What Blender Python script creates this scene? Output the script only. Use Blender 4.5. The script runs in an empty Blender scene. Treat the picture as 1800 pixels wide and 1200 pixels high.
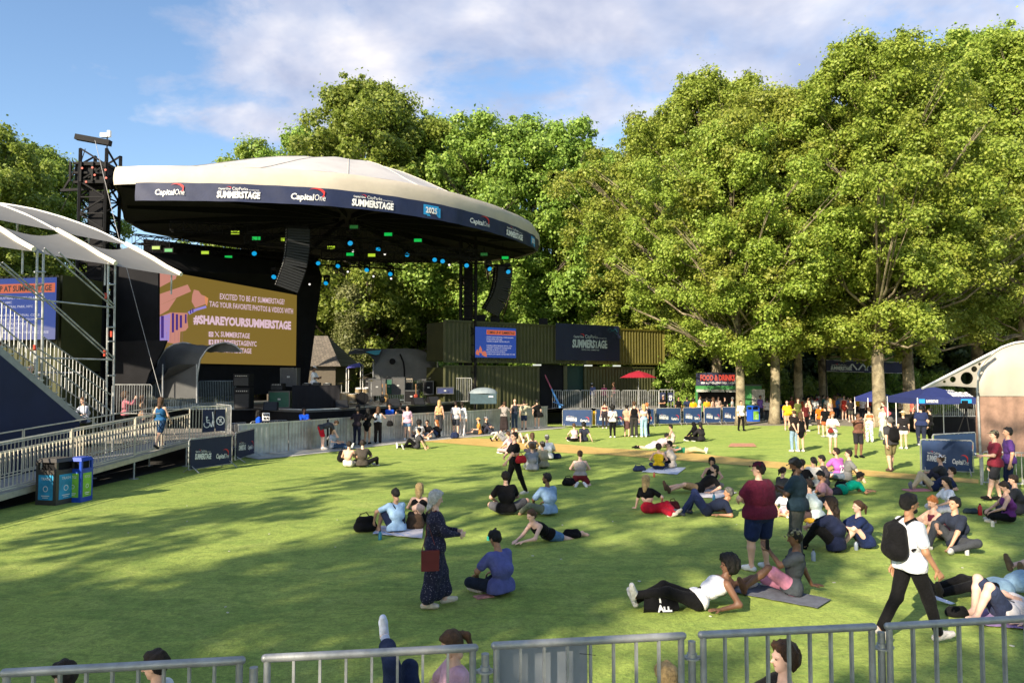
import bpy, math, random
import numpy as np
from mathutils import Vector, Matrix, noise as mnoise
random.seed(7); NP = np.random.RandomState(7)
scene = bpy.context.scene
COL = scene.collection
R = math.radians

FPX, CAMZ = 1300.0, 3.2
PITCH = math.atan(60/1300)
cd = bpy.data.cameras.new('camera'); cam = bpy.data.objects.new('camera', cd); COL.objects.link(cam)
cam.location = (0, 0, CAMZ); cam.rotation_euler = (math.pi/2+PITCH, 0, 0)
cd.sensor_width = 36; cd.lens = 36*FPX/1800; cd.clip_start = 0.1; cd.clip_end = 3000
scene.camera = cam

SUN_EL, SUN_AZ = 27.0, math.atan2(-0.6, -0.8)
def nd(nt, t, **k):
 n = nt.nodes.new(t)
 for a, v in k.items(): setattr(n, a, v)
 return n
w = bpy.data.worlds.new('World'); scene.world = w; w.use_nodes = True
nt = w.node_tree; nt.nodes.clear()
out = nd(nt, 'ShaderNodeOutputWorld'); bg = nd(nt, 'ShaderNodeBackground'); bg.inputs[1].default_value = 0.118
sky = nd(nt, 'ShaderNodeTexSky', sky_type='NISHITA', sun_disc=False, sun_elevation=R(SUN_EL), sun_rotation=SUN_AZ)
sky.air_density = 1.0; sky.dust_density = 0.6; sky.ozone_density = 2.2
tc = nd(nt, 'ShaderNodeTexCoord')
sp = nd(nt, 'ShaderNodeSeparateXYZ'); nt.links.new(tc.outputs['Generated'], sp.inputs[0])
def mth(nt, op, a, b=None, c=None, clamp=False):
 n = nd(nt, 'ShaderNodeMath', operation=op); n.use_clamp = clamp
 for i, v in enumerate((a, b, c)):
  if v is None: continue
  if isinstance(v, (int, float)): n.inputs[i].default_value = v
  else: nt.links.new(v, n.inputs[i])
 return n.outputs[0]
def noise_n(nt, vec, scale, detail=4, rough=.55, dist=0.0, lac=2.0):
 n = nd(nt, 'ShaderNodeTexNoise'); n.inputs['Scale'].default_value = scale; n.inputs['Detail'].default_value = detail
 n.inputs['Roughness'].default_value = rough; n.inputs['Distortion'].default_value = dist
 if vec is not None: nt.links.new(vec, n.inputs['Vector'])
 return n
def mixc(nt, fac, a, b, blend='MIX'):
 n = nd(nt, 'ShaderNodeMix', data_type='RGBA', blend_type=blend)
 if isinstance(fac, (int, float)): n.inputs[0].default_value = fac
 else: nt.links.new(fac, n.inputs[0])
 for i, v in ((6, a), (7, b)):
  if isinstance(v, tuple): n.inputs[i].default_value = (*v[:3], 1)
  else: nt.links.new(v, n.inputs[i])
 return n.outputs[2]
def ramp(nt, fac, stops):
 n = nd(nt, 'ShaderNodeValToRGB'); e = n.color_ramp.elements
 while len(e) < len(stops): e.new(0.5)
 for el, (p, c) in zip(e, stops):
  el.position = p; el.color = (*c[:3], 1) if isinstance(c, tuple) else (c, c, c, 1)
 nt.links.new(fac, n.inputs[0]); return n.outputs[0]
zz = mth(nt, 'MAXIMUM', sp.outputs[2], 0.0); zz = mth(nt, 'ADD', zz, 0.30)
cx = mth(nt, 'DIVIDE', sp.outputs[0], zz); cy = mth(nt, 'DIVIDE', sp.outputs[1], zz)
cv = nd(nt, 'ShaderNodeCombineXYZ'); nt.links.new(cx, cv.inputs[0]); nt.links.new(cy, cv.inputs[1]); cv.inputs[2].default_value = 3.7
n1 = noise_n(nt, cv.outputs[0], 3.1, 10, .58, .15)
n2 = noise_n(nt, cv.outputs[0], 0.9, 3, .5, .2)
def bank(dx, dz, sx, sz, amt):
 a = mth(nt, 'DIVIDE', mth(nt, 'SUBTRACT', sp.outputs[0], dx), sx)
 b = mth(nt, 'DIVIDE', mth(nt, 'SUBTRACT', sp.outputs[2], dz), sz)
 r2 = mth(nt, 'ADD', mth(nt, 'MULTIPLY', a, a), mth(nt, 'MULTIPLY', b, b))
 e = mth(nt, 'POWER', 2.718, mth(nt, 'MULTIPLY', r2, -1.0))
 return mth(nt, 'MULTIPLY', e, amt)
def dirpx(px, py):
 v = Vector(((px-CXP)/FPX, 1, (CYP-py)/FPX))
 v.rotate(Matrix.Rotation(PITCH, 3, 'X')); return v.normalized()
CXP, CYP = 900, 600
banks = [(480, 75, .13, .07, .17), (760, 120, .17, .07, .10), (1000, 60, .2, .06, .10), (620, 205, .12, .03, .11), (400, 140, .07, .03, .10), (40, 25, .05, .02, .10), (1150, 190, .16, .05, .10), (640, 30, .06, .03, -.08), (330, 165, .2, .02, -.12), (330, 210, .13, .035, .25), (190, 128, .06, .02, .26), (290, 60, .07, .05, .15),
         (1650, 30, .3, .10, .15), (-40, 95, .05, .03, .12), (60, 250, .16, .22, -.22), (60, 30, .2, .1, -.16), (1120, 250, .1, .03, -.05), (1040, 0, .3, .05, .12), (160, 55, .02, .012, .14)]
acc = None
for bx_, by_, sx_, sz_, am_ in banks:
 d_ = dirpx(bx_, by_); o_ = bank(d_.x, d_.z, sx_, sz_, am_)
 acc = o_ if acc is None else mth(nt, 'ADD', acc, o_)
dens = mth(nt, 'ADD', mth(nt, 'MULTIPLY', n1.outputs[0], 1.0), mth(nt, 'MULTIPLY', n2.outputs[0], .12))
dens = mth(nt, 'ADD', dens, acc)
cf = ramp(nt, dens, [(.58, 0.0), (.64, .30), (.70, .72), (.84, .95)])
shade = ramp(nt, noise_n(nt, cv.outputs[0], 3.4, 5, .55, .2).outputs[0], [(.36, (2.15, 2.4, 3.25)), (.50, (3.2, 3.3, 3.9)), (.62, (4.6, 4.45, 4.55))])
skyc = nd(nt, 'ShaderNodeHueSaturation'); skyc.inputs['Saturation'].default_value = 1.04; skyc.inputs['Value'].default_value = 1.0
nt.links.new(sky.outputs[0], skyc.inputs['Color'])
fin = mixc(nt, cf, skyc.outputs[0], shade)
nt.links.new(fin, bg.inputs[0]); nt.links.new(bg.outputs[0], out.inputs[0])

sd = bpy.data.lights.new('sun', 'SUN'); so = bpy.data.objects.new('sun', sd); COL.objects.link(so)
sd.energy = 5.0; sd.angle = R(0.53); sd.color = (1.0, 0.86, 0.66)
SUNV = Vector((-0.6*math.cos(R(SUN_EL)), -0.8*math.cos(R(SUN_EL)), math.sin(R(SUN_EL))))
so.rotation_euler = SUNV.to_track_quat('Z', 'Y').to_euler(); so.location = (-20, -20, 40)
scene.view_settings.view_transform = 'Standard'; scene.view_settings.look = 'None'
scene.view_settings.exposure = 1.0; scene.view_settings.gamma = 1
scene.render.engine = 'CYCLES'
scene.cycles.max_bounces = 6; scene.cycles.diffuse_bounces = 3; scene.cycles.transparent_max_bounces = 6; scene.cycles.transmission_bounces = 3
scene.cycles.use_denoising = True

def ray(px, py):
 v = Vector(((px-900)/FPX, 1, (600-py)/FPX)); v.rotate(Matrix.Rotation(PITCH, 3, 'X')); return v
def gp(px, py, z=0.0):
 d = ray(px, py); t = (z-CAMZ)/d.z; return Vector((d.x*t, d.y*t, z))
def at(px, py, Y):
 d = ray(px, py); t = Y/d.y; return Vector((d.x*t, Y, CAMZ+d.z*t))
def onplane(px, py, p0, n):
 d = ray(px, py); c = Vector((0, 0, CAMZ)); t = (p0-c).dot(n)/d.dot(n); return c+d*t

MATS = {}
def mat(name, color=(.5, .5, .5), rough=.6, metal=0.0, var=.12, vscale=6.0, bump=0.0, bscale=40.0, spec=.4, emit=None, estr=0.0, trans=0.0, alpha=1.0, coat=0.0):
 if name in MATS: return MATS[name]
 m = bpy.data.materials.new(name); m.use_nodes = True; nt = m.node_tree
 b = nt.nodes['Principled BSDF']
 b.inputs['Roughness'].default_value = rough; b.inputs['Metallic'].default_value = metal
 b.inputs['Specular IOR Level'].default_value = spec; b.inputs['Coat Weight'].default_value = coat
 tc = nd(nt, 'ShaderNodeTexCoord')
 n = noise_n(nt, tc.outputs['Object'], vscale, 4, .6)
 if var > 0:
  d = tuple(max(0, c*(1-var)) for c in color); l = tuple(min(1, c*(1+var)) for c in color)
  nt.links.new(ramp(nt, n.outputs[0], [(.3, d), (.7, l)]), b.inputs['Base Color'])
 else: b.inputs['Base Color'].default_value = (*color, 1)
 if bump > 0:
  bn = noise_n(nt, tc.outputs['Object'], bscale, 3, .6)
  bp = nd(nt, 'ShaderNodeBump'); bp.inputs['Strength'].default_value = bump; bp.inputs['Distance'].default_value = .02
  nt.links.new(bn.outputs[0], bp.inputs['Height']); nt.links.new(bp.outputs[0], b.inputs['Normal'])
 if emit: b.inputs['Emission Color'].default_value = (*emit, 1); b.inputs['Emission Strength'].default_value = estr
 if alpha < 1: b.inputs['Alpha'].default_value = alpha
 if trans > 0:
  o = nt.nodes['Material Output']; tr = nd(nt, 'ShaderNodeBsdfTranslucent'); tr.inputs[0].default_value = (*color, 1)
  mx = nd(nt, 'ShaderNodeMixShader'); mx.inputs[0].default_value = trans
  nt.links.new(b.outputs[0], mx.inputs[1]); nt.links.new(tr.outputs[0], mx.inputs[2]); nt.links.new(mx.outputs[0], o.inputs[0])
 MATS[name] = m; return m
def emat(name, color, s):      # something that gives off light (screens, lamps)
 s *= .45
 if name in MATS: return MATS[name]
 m = bpy.data.materials.new(name); m.use_nodes = True; nt = m.node_tree; b = nt.nodes['Principled BSDF']
 b.inputs['Base Color'].default_value = (.02, .02, .02, 1); b.inputs['Roughness'].default_value = .5
 b.inputs['Emission Color'].default_value = (*color, 1); b.inputs['Emission Strength'].default_value = s
 MATS[name] = m; return m

class MB:
 def __init__(s): s.v = []; s.f = []; s.m = []; s.cur = 0
 def mi(s, i): s.cur = i; return s
 def add(s, vs, fs):
  o = len(s.v); s.v += [Vector(v) for v in vs]
  for f in fs: s.f.append([o+i for i in f]); s.m.append(s.cur)
  return s
 def box(s, c, size, rz=0.0, M=None):
  hx, hy, hz = size[0]/2, size[1]/2, size[2]/2
  vs = [Vector((x, y, z)) for z in (-hz, hz) for x, y in ((-hx, -hy), (hx, -hy), (hx, hy), (-hx, hy))]
  if rz: vs = [Matrix.Rotation(rz, 3, 'Z') @ v for v in vs]
  if M: vs = [M @ v for v in vs]
  vs = [v+Vector(c) for v in vs]
  return s.add(vs, [(0, 3, 2, 1), (4, 5, 6, 7), (0, 1, 5, 4), (1, 2, 6, 5), (2, 3, 7, 6), (3, 0, 4, 7)])
 def beam(s, a, b, w, h, up=(0, 0, 1)):
  a, b = Vector(a), Vector(b); d = (b-a); L = d.length; d.normalize()
  u = Vector(up); x = d.cross(u)
  if x.length < 1e-3: x = d.cross(Vector((1, 0, 0)))
  x.normalize(); y = x.cross(d).normalized()
  vs = [p+x*sx*w/2+y*sy*h/2 for p in (a, b) for sx, sy in ((-1, -1), (1, -1), (1, 1), (-1, 1))]
  return s.add(vs, [(0, 1, 2, 3), (7, 6, 5, 4), (0, 4, 5, 1), (1, 5, 6, 2), (2, 6, 7, 3), (3, 7, 4, 0)])
 def tube(s, a, b, r, r2=None, n=8, caps=True):
  r2 = r if r2 is None else r2
  a, b = Vector(a), Vector(b); d = (b-a)
  if d.length < 1e-6: return s
  d.normalize(); x = d.orthogonal().normalized(); y = d.cross(x)
  vs = []
  for p, rr in ((a, r), (b, r2)):
   for i in range(n):
    t = 2*math.pi*i/n; vs.append(p+(x*math.cos(t)+y*math.sin(t))*rr)
  fs = [(i, (i+1) % n, n+(i+1) % n, n+i) for i in range(n)]
  if caps: fs += [tuple(range(n-1, -1, -1)), tuple(range(n, 2*n))]
  return s.add(vs, fs)
 def path(s, pts, rs, n=8, caps=True):
  pts = [Vector(p) for p in pts]
  if isinstance(rs, (int, float)): rs = [rs]*len(pts)
  vs = []; x = None
  for k, p in enumerate(pts):
   d = (pts[min(k+1, len(pts)-1)]-pts[max(k-1, 0)]).normalized()
   x = d.orthogonal().normalized() if x is None else (x-d*x.dot(d)).normalized()
   y = d.cross(x)
   for i in range(n):
    t = 2*math.pi*i/n; vs.append(p+(x*math.cos(t)+y*math.sin(t))*rs[k])
  fs = []
  for k in range(len(pts)-1):
   for i in range(n):
    fs.append((k*n+i, k*n+(i+1) % n, (k+1)*n+(i+1) % n, (k+1)*n+i))
  if caps: fs += [tuple(range(n-1, -1, -1)), tuple(range((len(pts)-1)*n, len(pts)*n))]
  return s.add(vs, fs)
 def quad(s, a, b, c, d): return s.add([a, b, c, d], [(0, 1, 2, 3)])
 def grid(s, rows, thick=None):      # rows of points -> surface
  nr, nc = len(rows), len(rows[0])
  vs = [Vector(p) for r in rows for p in r]
  fs = [(r*nc+c, r*nc+c+1, (r+1)*nc+c+1, (r+1)*nc+c) for r in range(nr-1) for c in range(nc-1)]
  if not thick: return s.add(vs, fs)
  t = Vector(thick); n0 = len(vs)
  vs2 = vs+[v+t for v in vs]; f2 = [tuple(reversed([i+n0 for i in f])) for f in fs]
  ed = []
  for c in range(nc-1): ed.append((c, c+1)); ed.append(((nr-1)*nc+c+1, (nr-1)*nc+c))
  for r in range(nr-1): ed.append(((r+1)*nc, r*nc)); ed.append((r*nc+nc-1, (r+1)*nc+nc-1))
  return s.add(vs2, fs+f2+[(b, a, a+n0, b+n0) for a, b in ed])
 def prism(s, poly, t):              # poly of points extruded by vector t
  n = len(poly); p = [Vector(q) for q in poly]; t = Vector(t)
  return s.add(p+[q+t for q in p], [tuple(range(n-1, -1, -1)), tuple(range(n, 2*n))]+[(i, (i+1) % n, n+(i+1) % n, n+i) for i in range(n)])
 def sphere(s, c, r, n=10, m=7, sc=(1, 1, 1), zmin=-1.0):
  c = Vector(c); vs = []; t0 = math.asin(max(-1, zmin))
  for j in range(m+1):
   t = t0+(math.pi/2-t0)*j/m
   for i in range(n):
    p = 2*math.pi*i/n
    vs.append(c+Vector((math.cos(t)*math.cos(p)*r*sc[0], math.cos(t)*math.sin(p)*r*sc[1], math.sin(t)*r*sc[2])))
  fs = [(j*n+i, j*n+(i+1) % n, (j+1)*n+(i+1) % n, (j+1)*n+i) for j in range(m) for i in range(n)]
  if zmin > -1: fs.append(tuple(range(n-1, -1, -1)))
  return s.add(vs, fs)
 def lathe(s, c, prof, n=16):
  c = Vector(c); vs = []
  for r, z in prof:
   for i in range(n): t = 2*math.pi*i/n; vs.append(c+Vector((r*math.cos(t), r*math.sin(t), z)))
  fs = [(j*n+i, j*n+(i+1) % n, (j+1)*n+(i+1) % n, (j+1)*n+i) for j in range(len(prof)-1) for i in range(n)]
  fs += [tuple(range(n-1, -1, -1)), tuple(range((len(prof)-1)*n, len(prof)*n))]
  return s.add(vs, fs)
 def build(s, name, mats, parent=None, world=True, smooth=False, origin=None):
  me = bpy.data.meshes.new(name); o = bpy.data.objects.new(name, me)
  if not isinstance(mats, (list, tuple)): mats = [mats]
  vs = s.v
  if parent is not None:
   o.parent = parent
   if world:
    inv = wmat(parent).inverted(); vs = [inv @ v for v in vs]
  elif origin is None and vs:
   xs = [v.x for v in vs]; ys = [v.y for v in vs]; zs = [v.z for v in vs]
   oo = Vector(((min(xs)+max(xs))/2, (min(ys)+max(ys))/2, min(zs))); o.location = oo; vs = [v-oo for v in vs]
  me.from_pydata([tuple(v) for v in vs], [], s.f)
  for m in mats: me.materials.append(m)
  me.polygons.foreach_set('material_index', s.m)
  if smooth:
   me.polygons.foreach_set('use_smooth', [True]*len(s.f))
   if smooth != 'all': me.set_sharp_from_angle(angle=R(40))
  me.update(); COL.objects.link(o); return o
def wmat(o):
 m = Matrix.Translation(o.location) @ o.rotation_euler.to_matrix().to_4x4() @ Matrix.Diagonal((*o.scale, 1))
 return (wmat(o.parent) @ m) if o.parent else m
def tag(o, label=None, cat=None, group=None, kind=None):
 if label: o['label'] = label
 if cat: o['category'] = cat
 if group: o['group'] = group
 if kind: o['kind'] = kind
 return o
def thing(name, loc, label, cat, group=None, rz=0.0):
 o = bpy.data.objects.new(name, None); o.empty_display_size = .2; COL.objects.link(o)
 o.location = Vector(loc); o.rotation_euler = (0, 0, rz); return tag(o, label, cat, group)
def copy_tree(o, loc=None, rz=None, label=None, parent=None):
 c = o.copy(); COL.objects.link(c); c.parent = parent
 if loc is not None: c.location = Vector(loc)
 if rz is not None: c.rotation_euler = (0, 0, rz)
 if label: c['label'] = label
 for ch in [x for x in o.children]: copy_tree(ch, parent=c)
 return c

def text_mb(mb, txt, p0, right, up, height, width=None, bold=0.0, align='LEFT', lift=.006, depth=0.004, italic=0.0):
 cu = bpy.data.curves.new('t', 'FONT'); cu.body = txt; cu.size = 1.0; cu.resolution_u = 2; cu.offset = bold
 cu.extrude = 0
 ob = bpy.data.objects.new('t', cu); COL.objects.link(ob)
 dg = bpy.context.evaluated_depsgraph_get(); me = bpy.data.meshes.new_from_object(ob.evaluated_get(dg))
 vs = np.array([v.co[:] for v in me.vertices]); fs = [tuple(p.vertices) for p in me.polygons]
 bpy.data.objects.remove(ob); bpy.data.curves.remove(cu)
 if not len(vs): return
 x0, x1 = vs[:, 0].min(), vs[:, 0].max(); cap = 0.70
 sy = height/cap; sx = (width/(x1-x0)) if width else sy*.8
 W = (x1-x0)*sx; off = {'LEFT': 0, 'CENTER': -W/2, 'RIGHT': -W}[align]
 right = Vector(right).normalized(); up = Vector(up).normalized(); n = right.cross(up)
 mb.add([Vector(p0)+right*((v[0]-x0)*sx+off+italic*v[1]*sy)+up*(v[1]*sy)+n*lift for v in vs], fs)
 me_ = me; bpy.data.meshes.remove(me_)
# ================================================================ SETTING: ground
def ground_mat():
 m = bpy.data.materials.new('turf'); m.use_nodes = True; nt = m.node_tree; b = nt.nodes['Principled BSDF']
 tc = nd(nt, 'ShaderNodeTexCoord'); v = tc.outputs['Object']
 big = noise_n(nt, v, .16, 3, .6, .6); mid = noise_n(nt, v, .9, 6, .72, .8); sm = noise_n(nt, v, 4.5, 5, .75, .6)
 mp = nd(nt, 'ShaderNodeMapping'); mp.inputs['Scale'].default_value = (.8, 1.9, 1); mp.inputs['Rotation'].default_value = (0, 0, R(24)); nt.links.new(v, mp.inputs[0])
 st = noise_n(nt, mp.outputs[0], .75, 6, .7, 1.2)
 fine = noise_n(nt, v, 18, 4, .85); fine2 = noise_n(nt, v, 60, 3, .85)
 c = ramp(nt, big.outputs[0], [(.3, (.215, .285, .040)), (.7, (.290, .350, .062))])
 c = mixc(nt, mth(nt, 'MULTIPLY', ramp(nt, st.outputs[0], [(.47, 0.0), (.60, 1.0)]), .6), c, (.115, .195, .026))
 c = mixc(nt, mth(nt, 'MULTIPLY', ramp(nt, mid.outputs[0], [(.52, 0.0), (.68, 1.0)]), .5), c, (.33, .36, .09))
 c = mixc(nt, .7, c, ramp(nt, sm.outputs[0], [(.30, .55), (.5, 1.0), (.7, 1.45)]), 'MULTIPLY')
 c = mixc(nt, .8, c, ramp(nt, fine.outputs[0], [(.30, .45), (.5, 1.0), (.70, 1.55)]), 'MULTIPLY'); c = mixc(nt, .6, c, ramp(nt, fine2.outputs[0], [(.3, .5), (.7, 1.5)]), 'MULTIPLY')
 hs = nd(nt, 'ShaderNodeHueSaturation'); hs.inputs['Saturation'].default_value = .97; nt.links.new(c, hs.inputs['Color']); c = hs.outputs[0]
 nt.links.new(c, b.inputs['Base Color']); b.inputs['Roughness'].default_value = .8; b.inputs['Specular IOR Level'].default_value = .3
 b.inputs['Sheen Weight'].default_value = .25; b.inputs['Sheen Tint'].default_value = (.5, .7, .2, 1)
 bp = nd(nt, 'ShaderNodeBump'); bp.inputs['Strength'].default_value = .9; bp.inputs['Distance'].default_value = .03
 h = mth(nt, 'ADD', fine.outputs[0], mth(nt, 'MULTIPLY', sm.outputs[0], 1.6))
 nt.links.new(h, bp.inputs['Height']); nt.links.new(bp.outputs[0], b.inputs['Normal'])
 return m
TURF = ground_mat()
def speck_mat(name, c1, c2, scale, c3=None, rough=.9, bump=.5):
 m = bpy.data.materials.new(name); m.use_nodes = True; nt = m.node_tree; b = nt.nodes['Principled BSDF']
 tc = nd(nt, 'ShaderNodeTexCoord'); v = tc.outputs['Object']
 a = noise_n(nt, v, scale, 6, .7, .3); f = noise_n(nt, v, scale*9, 3, .7)
 c = ramp(nt, a.outputs[0], [(.32, c1), (.68, c2)])
 if c3: c = mixc(nt, ramp(nt, noise_n(nt, v, scale*.4, 3, .5, 1).outputs[0], [(.5, 0.0), (.62, 1.0)]), c, c3)
 c = mixc(nt, .5, c, ramp(nt, f.outputs[0], [(.3, .55), (.7, 1.3)]), 'MULTIPLY')
 nt.links.new(c, b.inputs['Base Color']); b.inputs['Roughness'].default_value = rough; b.inputs['Specular IOR Level'].default_value = .2
 bp = nd(nt, 'ShaderNodeBump'); bp.inputs['Strength'].default_value = bump; bp.inputs['Distance'].default_value = .05
 nt.links.new(f.outputs[0], bp.inputs['Height']); nt.links.new(bp.outputs[0], b.inputs['Normal'])
 return m
SOIL = speck_mat('soil', (.05, .055, .025), (.10, .085, .05), .5)
PAVE = speck_mat('paving', (.22, .20, .17), (.33, .30, .25), .8)
STRIP = speck_mat('tan_mat', (.52, .35, .10), (.70, .50, .17), 1.6, (.60, .40, .13))
BARK = speck_mat('plane_bark', (.16, .13, .08), (.42, .36, .24), 2.2, (.10, .085, .06), .9, .8)
BARKD = speck_mat('dark_bark', (.07, .06, .045), (.16, .13, .10), 2.2, None, .9, .8)
MB().quad((-900, -700, -.03), (900, -700, -.03), (900, 1100, -.03), (-900, 1100, -.03)).build('ground', SOIL, origin=0)
tag(bpy.data.objects['ground'], kind='structure')
pv = MB(); pv.add([(3, 44, -.010), (60, 30, -.010), (70, 66, -.010), (2, 66, -.010)], [(0, 1, 2, 3)])
tag(pv.build('paving', PAVE), kind='structure')
edge = [(-70, -30), (60, -30), (45, 33), tuple(gp(1720, 768)[:2]), tuple(gp(1640, 765)[:2]), tuple(gp(1560, 751)[:2]), tuple(gp(1450, 747)[:2]), tuple(gp(1330, 748)[:2]), tuple(gp(1200, 746)[:2]), (3, 52), (-6, 60), (-70, 60)]
lw = MB(); lw.add([(x, y, 0) for x, y in edge], [tuple(range(len(edge)))])
tag(lw.build('lawn', TURF), kind='structure')
top = [(738, 771), (800, 768.5), (870, 771.5), (1000, 781), (1060, 787), (1200, 794), (1340, 809), (1400, 814), (1560, 829), (1720, 842)]
bot = [(738, 775), (800, 779.5), (900, 788), (1000, 796), (1060, 798), (1200, 809), (1340, 820), (1400, 826), (1560, 839), (1720, 849)]
st = MB(); st.grid([[gp(*p, .012) for p in bot], [gp(*p, .012) for p in top]])
tag(st.build('tan_path', STRIP), kind='structure')
shade_mb = MB(); shade_mb.add([(-12.6, 12, .006), (-11.7, 26.5, .006), (-11.2, 29.6, .006), (-8, 34.5, .006), (-3, 44, .006), (3, 53, .006), (-6, 58, .006), (-45, 56, .006), (-45, 8, .006), (-16, 8, .006)], [tuple(range(10))])
tag(shade_mb.build('shade_sheet', speck_mat('ground_shade', (.03, .03, .03), (.055, .052, .048), 2.0)), kind='structure')  # dark sheet that puts the shade beside the ramp into the ground colour
WALL = [gp(445, 806), gp(500, 801), gp(540, 796.5), gp(572, 793), gp(610, 788), gp(641, 784.5), gp(690, 779), gp(741, 774), gp(800, 769), gp(860, 764), gp(925, 757), gp(989, 751)]
kb = MB()
for a, b in zip(WALL[:-1], WALL[1:]):
 n = Vector((b.y-a.y, -(b.x-a.x), 0)).normalized()
 kb.quad(a+n*.45+Vector((0, 0, .016)), b+n*.45+Vector((0, 0, .016)), b-n*1.3+Vector((0, 0, .016)), a-n*1.3+Vector((0, 0, .016)))
tag(kb.build('kerb', mat('concrete', (.42, .41, .38), .85, bump=.3)), kind='structure')

# ================================================================ TREES
def leaf_mat(name, c1, c2, c3, trans=.35):
 m = bpy.data.materials.new(name); m.use_nodes = True; nt = m.node_tree; b = nt.nodes['Principled BSDF']; o = nt.nodes['Material Output']
 g = nd(nt, 'ShaderNodeNewGeometry'); oi = nd(nt, 'ShaderNodeObjectInfo')
 c = ramp(nt, g.outputs['Random Per Island'], [(.0, c1), (.55, c2), (1.0, c3)])
 hs = nd(nt, 'ShaderNodeHueSaturation'); nt.links.new(c, hs.inputs['Color'])
 nt.links.new(mth(nt, 'ADD', mth(nt, 'MULTIPLY', oi.outputs['Random'], .035), .485), hs.inputs['Hue'])
 nt.links.new(mth(nt, 'ADD', mth(nt, 'MULTIPLY', oi.outputs['Random'], .4), .85), hs.inputs['Value'])
 nt.links.new(hs.outputs[0], b.inputs['Base Color']); b.inputs['Roughness'].default_value = .5; b.inputs['Specular IOR Level'].default_value = .35
 t = nd(nt, 'ShaderNodeBsdfTranslucent'); h2 = mixc(nt, .6, hs.outputs[0], (.30, .40, .05)); nt.links.new(h2, t.inputs[0])
 mx = nd(nt, 'ShaderNodeMixShader'); mx.inputs[0].default_value = trans
 nt.links.new(b.outputs[0], mx.inputs[1]); nt.links.new(t.outputs[0], mx.inputs[2]); nt.links.new(mx.outputs[0], o.inputs[0])
 return m
LEAF_Y = leaf_mat('leaves_yellow_green', (.165, .225, .028), (.265, .335, .045), (.37, .41, .075))  # yellow green leaf colour of the plane trees
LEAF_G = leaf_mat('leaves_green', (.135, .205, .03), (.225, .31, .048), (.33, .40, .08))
LEAF_SH = leaf_mat('leaves_shaded', (.030, .055, .014), (.055, .085, .02), (.085, .115, .03), .25)  # leaf colour darkened to stand for the shade under the canopy

def leaves_mesh(name, centers, radii, nper, size, rs, squash=.75, shell=.55):
 """many small bent leaf faces scattered through a set of leaf clumps"""
 K = len(centers); N = int(sum(nper)); idx = np.repeat(np.arange(K), nper)
 d = rs.normal(size=(N, 3)); d /= np.linalg.norm(d, axis=1)[:, None]
 d[:, 2] = np.where(rs.rand(N) < .35, np.abs(d[:, 2]), d[:, 2])
 rr = np.where(rs.rand(N) < .72, (.45+.55*rs.rand(N)), .35+np.abs(rs.normal(size=N))*.50)
 lump = 1+.25*np.sin(d[:, 0]*5+idx)*np.cos(d[:, 1]*4+idx*1.7)
 P = centers[idx]+d*(radii[idx]*rr*lump)[:, None]*np.array([1, 1, squash])
 nrm = d*1.2+rs.normal(size=(N, 3))*.62; nrm[:, 2] += .35; nrm /= np.linalg.norm(nrm, axis=1)[:, None]
 t = np.cross(nrm, rs.normal(size=(N, 3))); t /= np.linalg.norm(t, axis=1)[:, None]; b = np.cross(nrm, t)
 s = size*(.6+.8*rs.rand(N))[:, None]
 V = np.stack([P-t*s*.55, P+b*s*.42+nrm*s*.1, P+t*s*.6, P-b*s*.42+nrm*s*.1], axis=1).reshape(-1, 3)
 me = bpy.data.meshes.new(name); me.vertices.add(4*N); me.vertices.foreach_set('co', V.astype(np.float32).ravel())
 me.loops.add(4*N); me.loops.foreach_set('vertex_index', np.arange(4*N, dtype=np.int32))
 me.polygons.add(N); me.polygons.foreach_set('loop_start', np.arange(0, 4*N, 4, dtype=np.int32)); me.polygons.foreach_set('loop_total', np.full(N, 4, dtype=np.int32))
 me.update(calc_edges=True); return me

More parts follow.
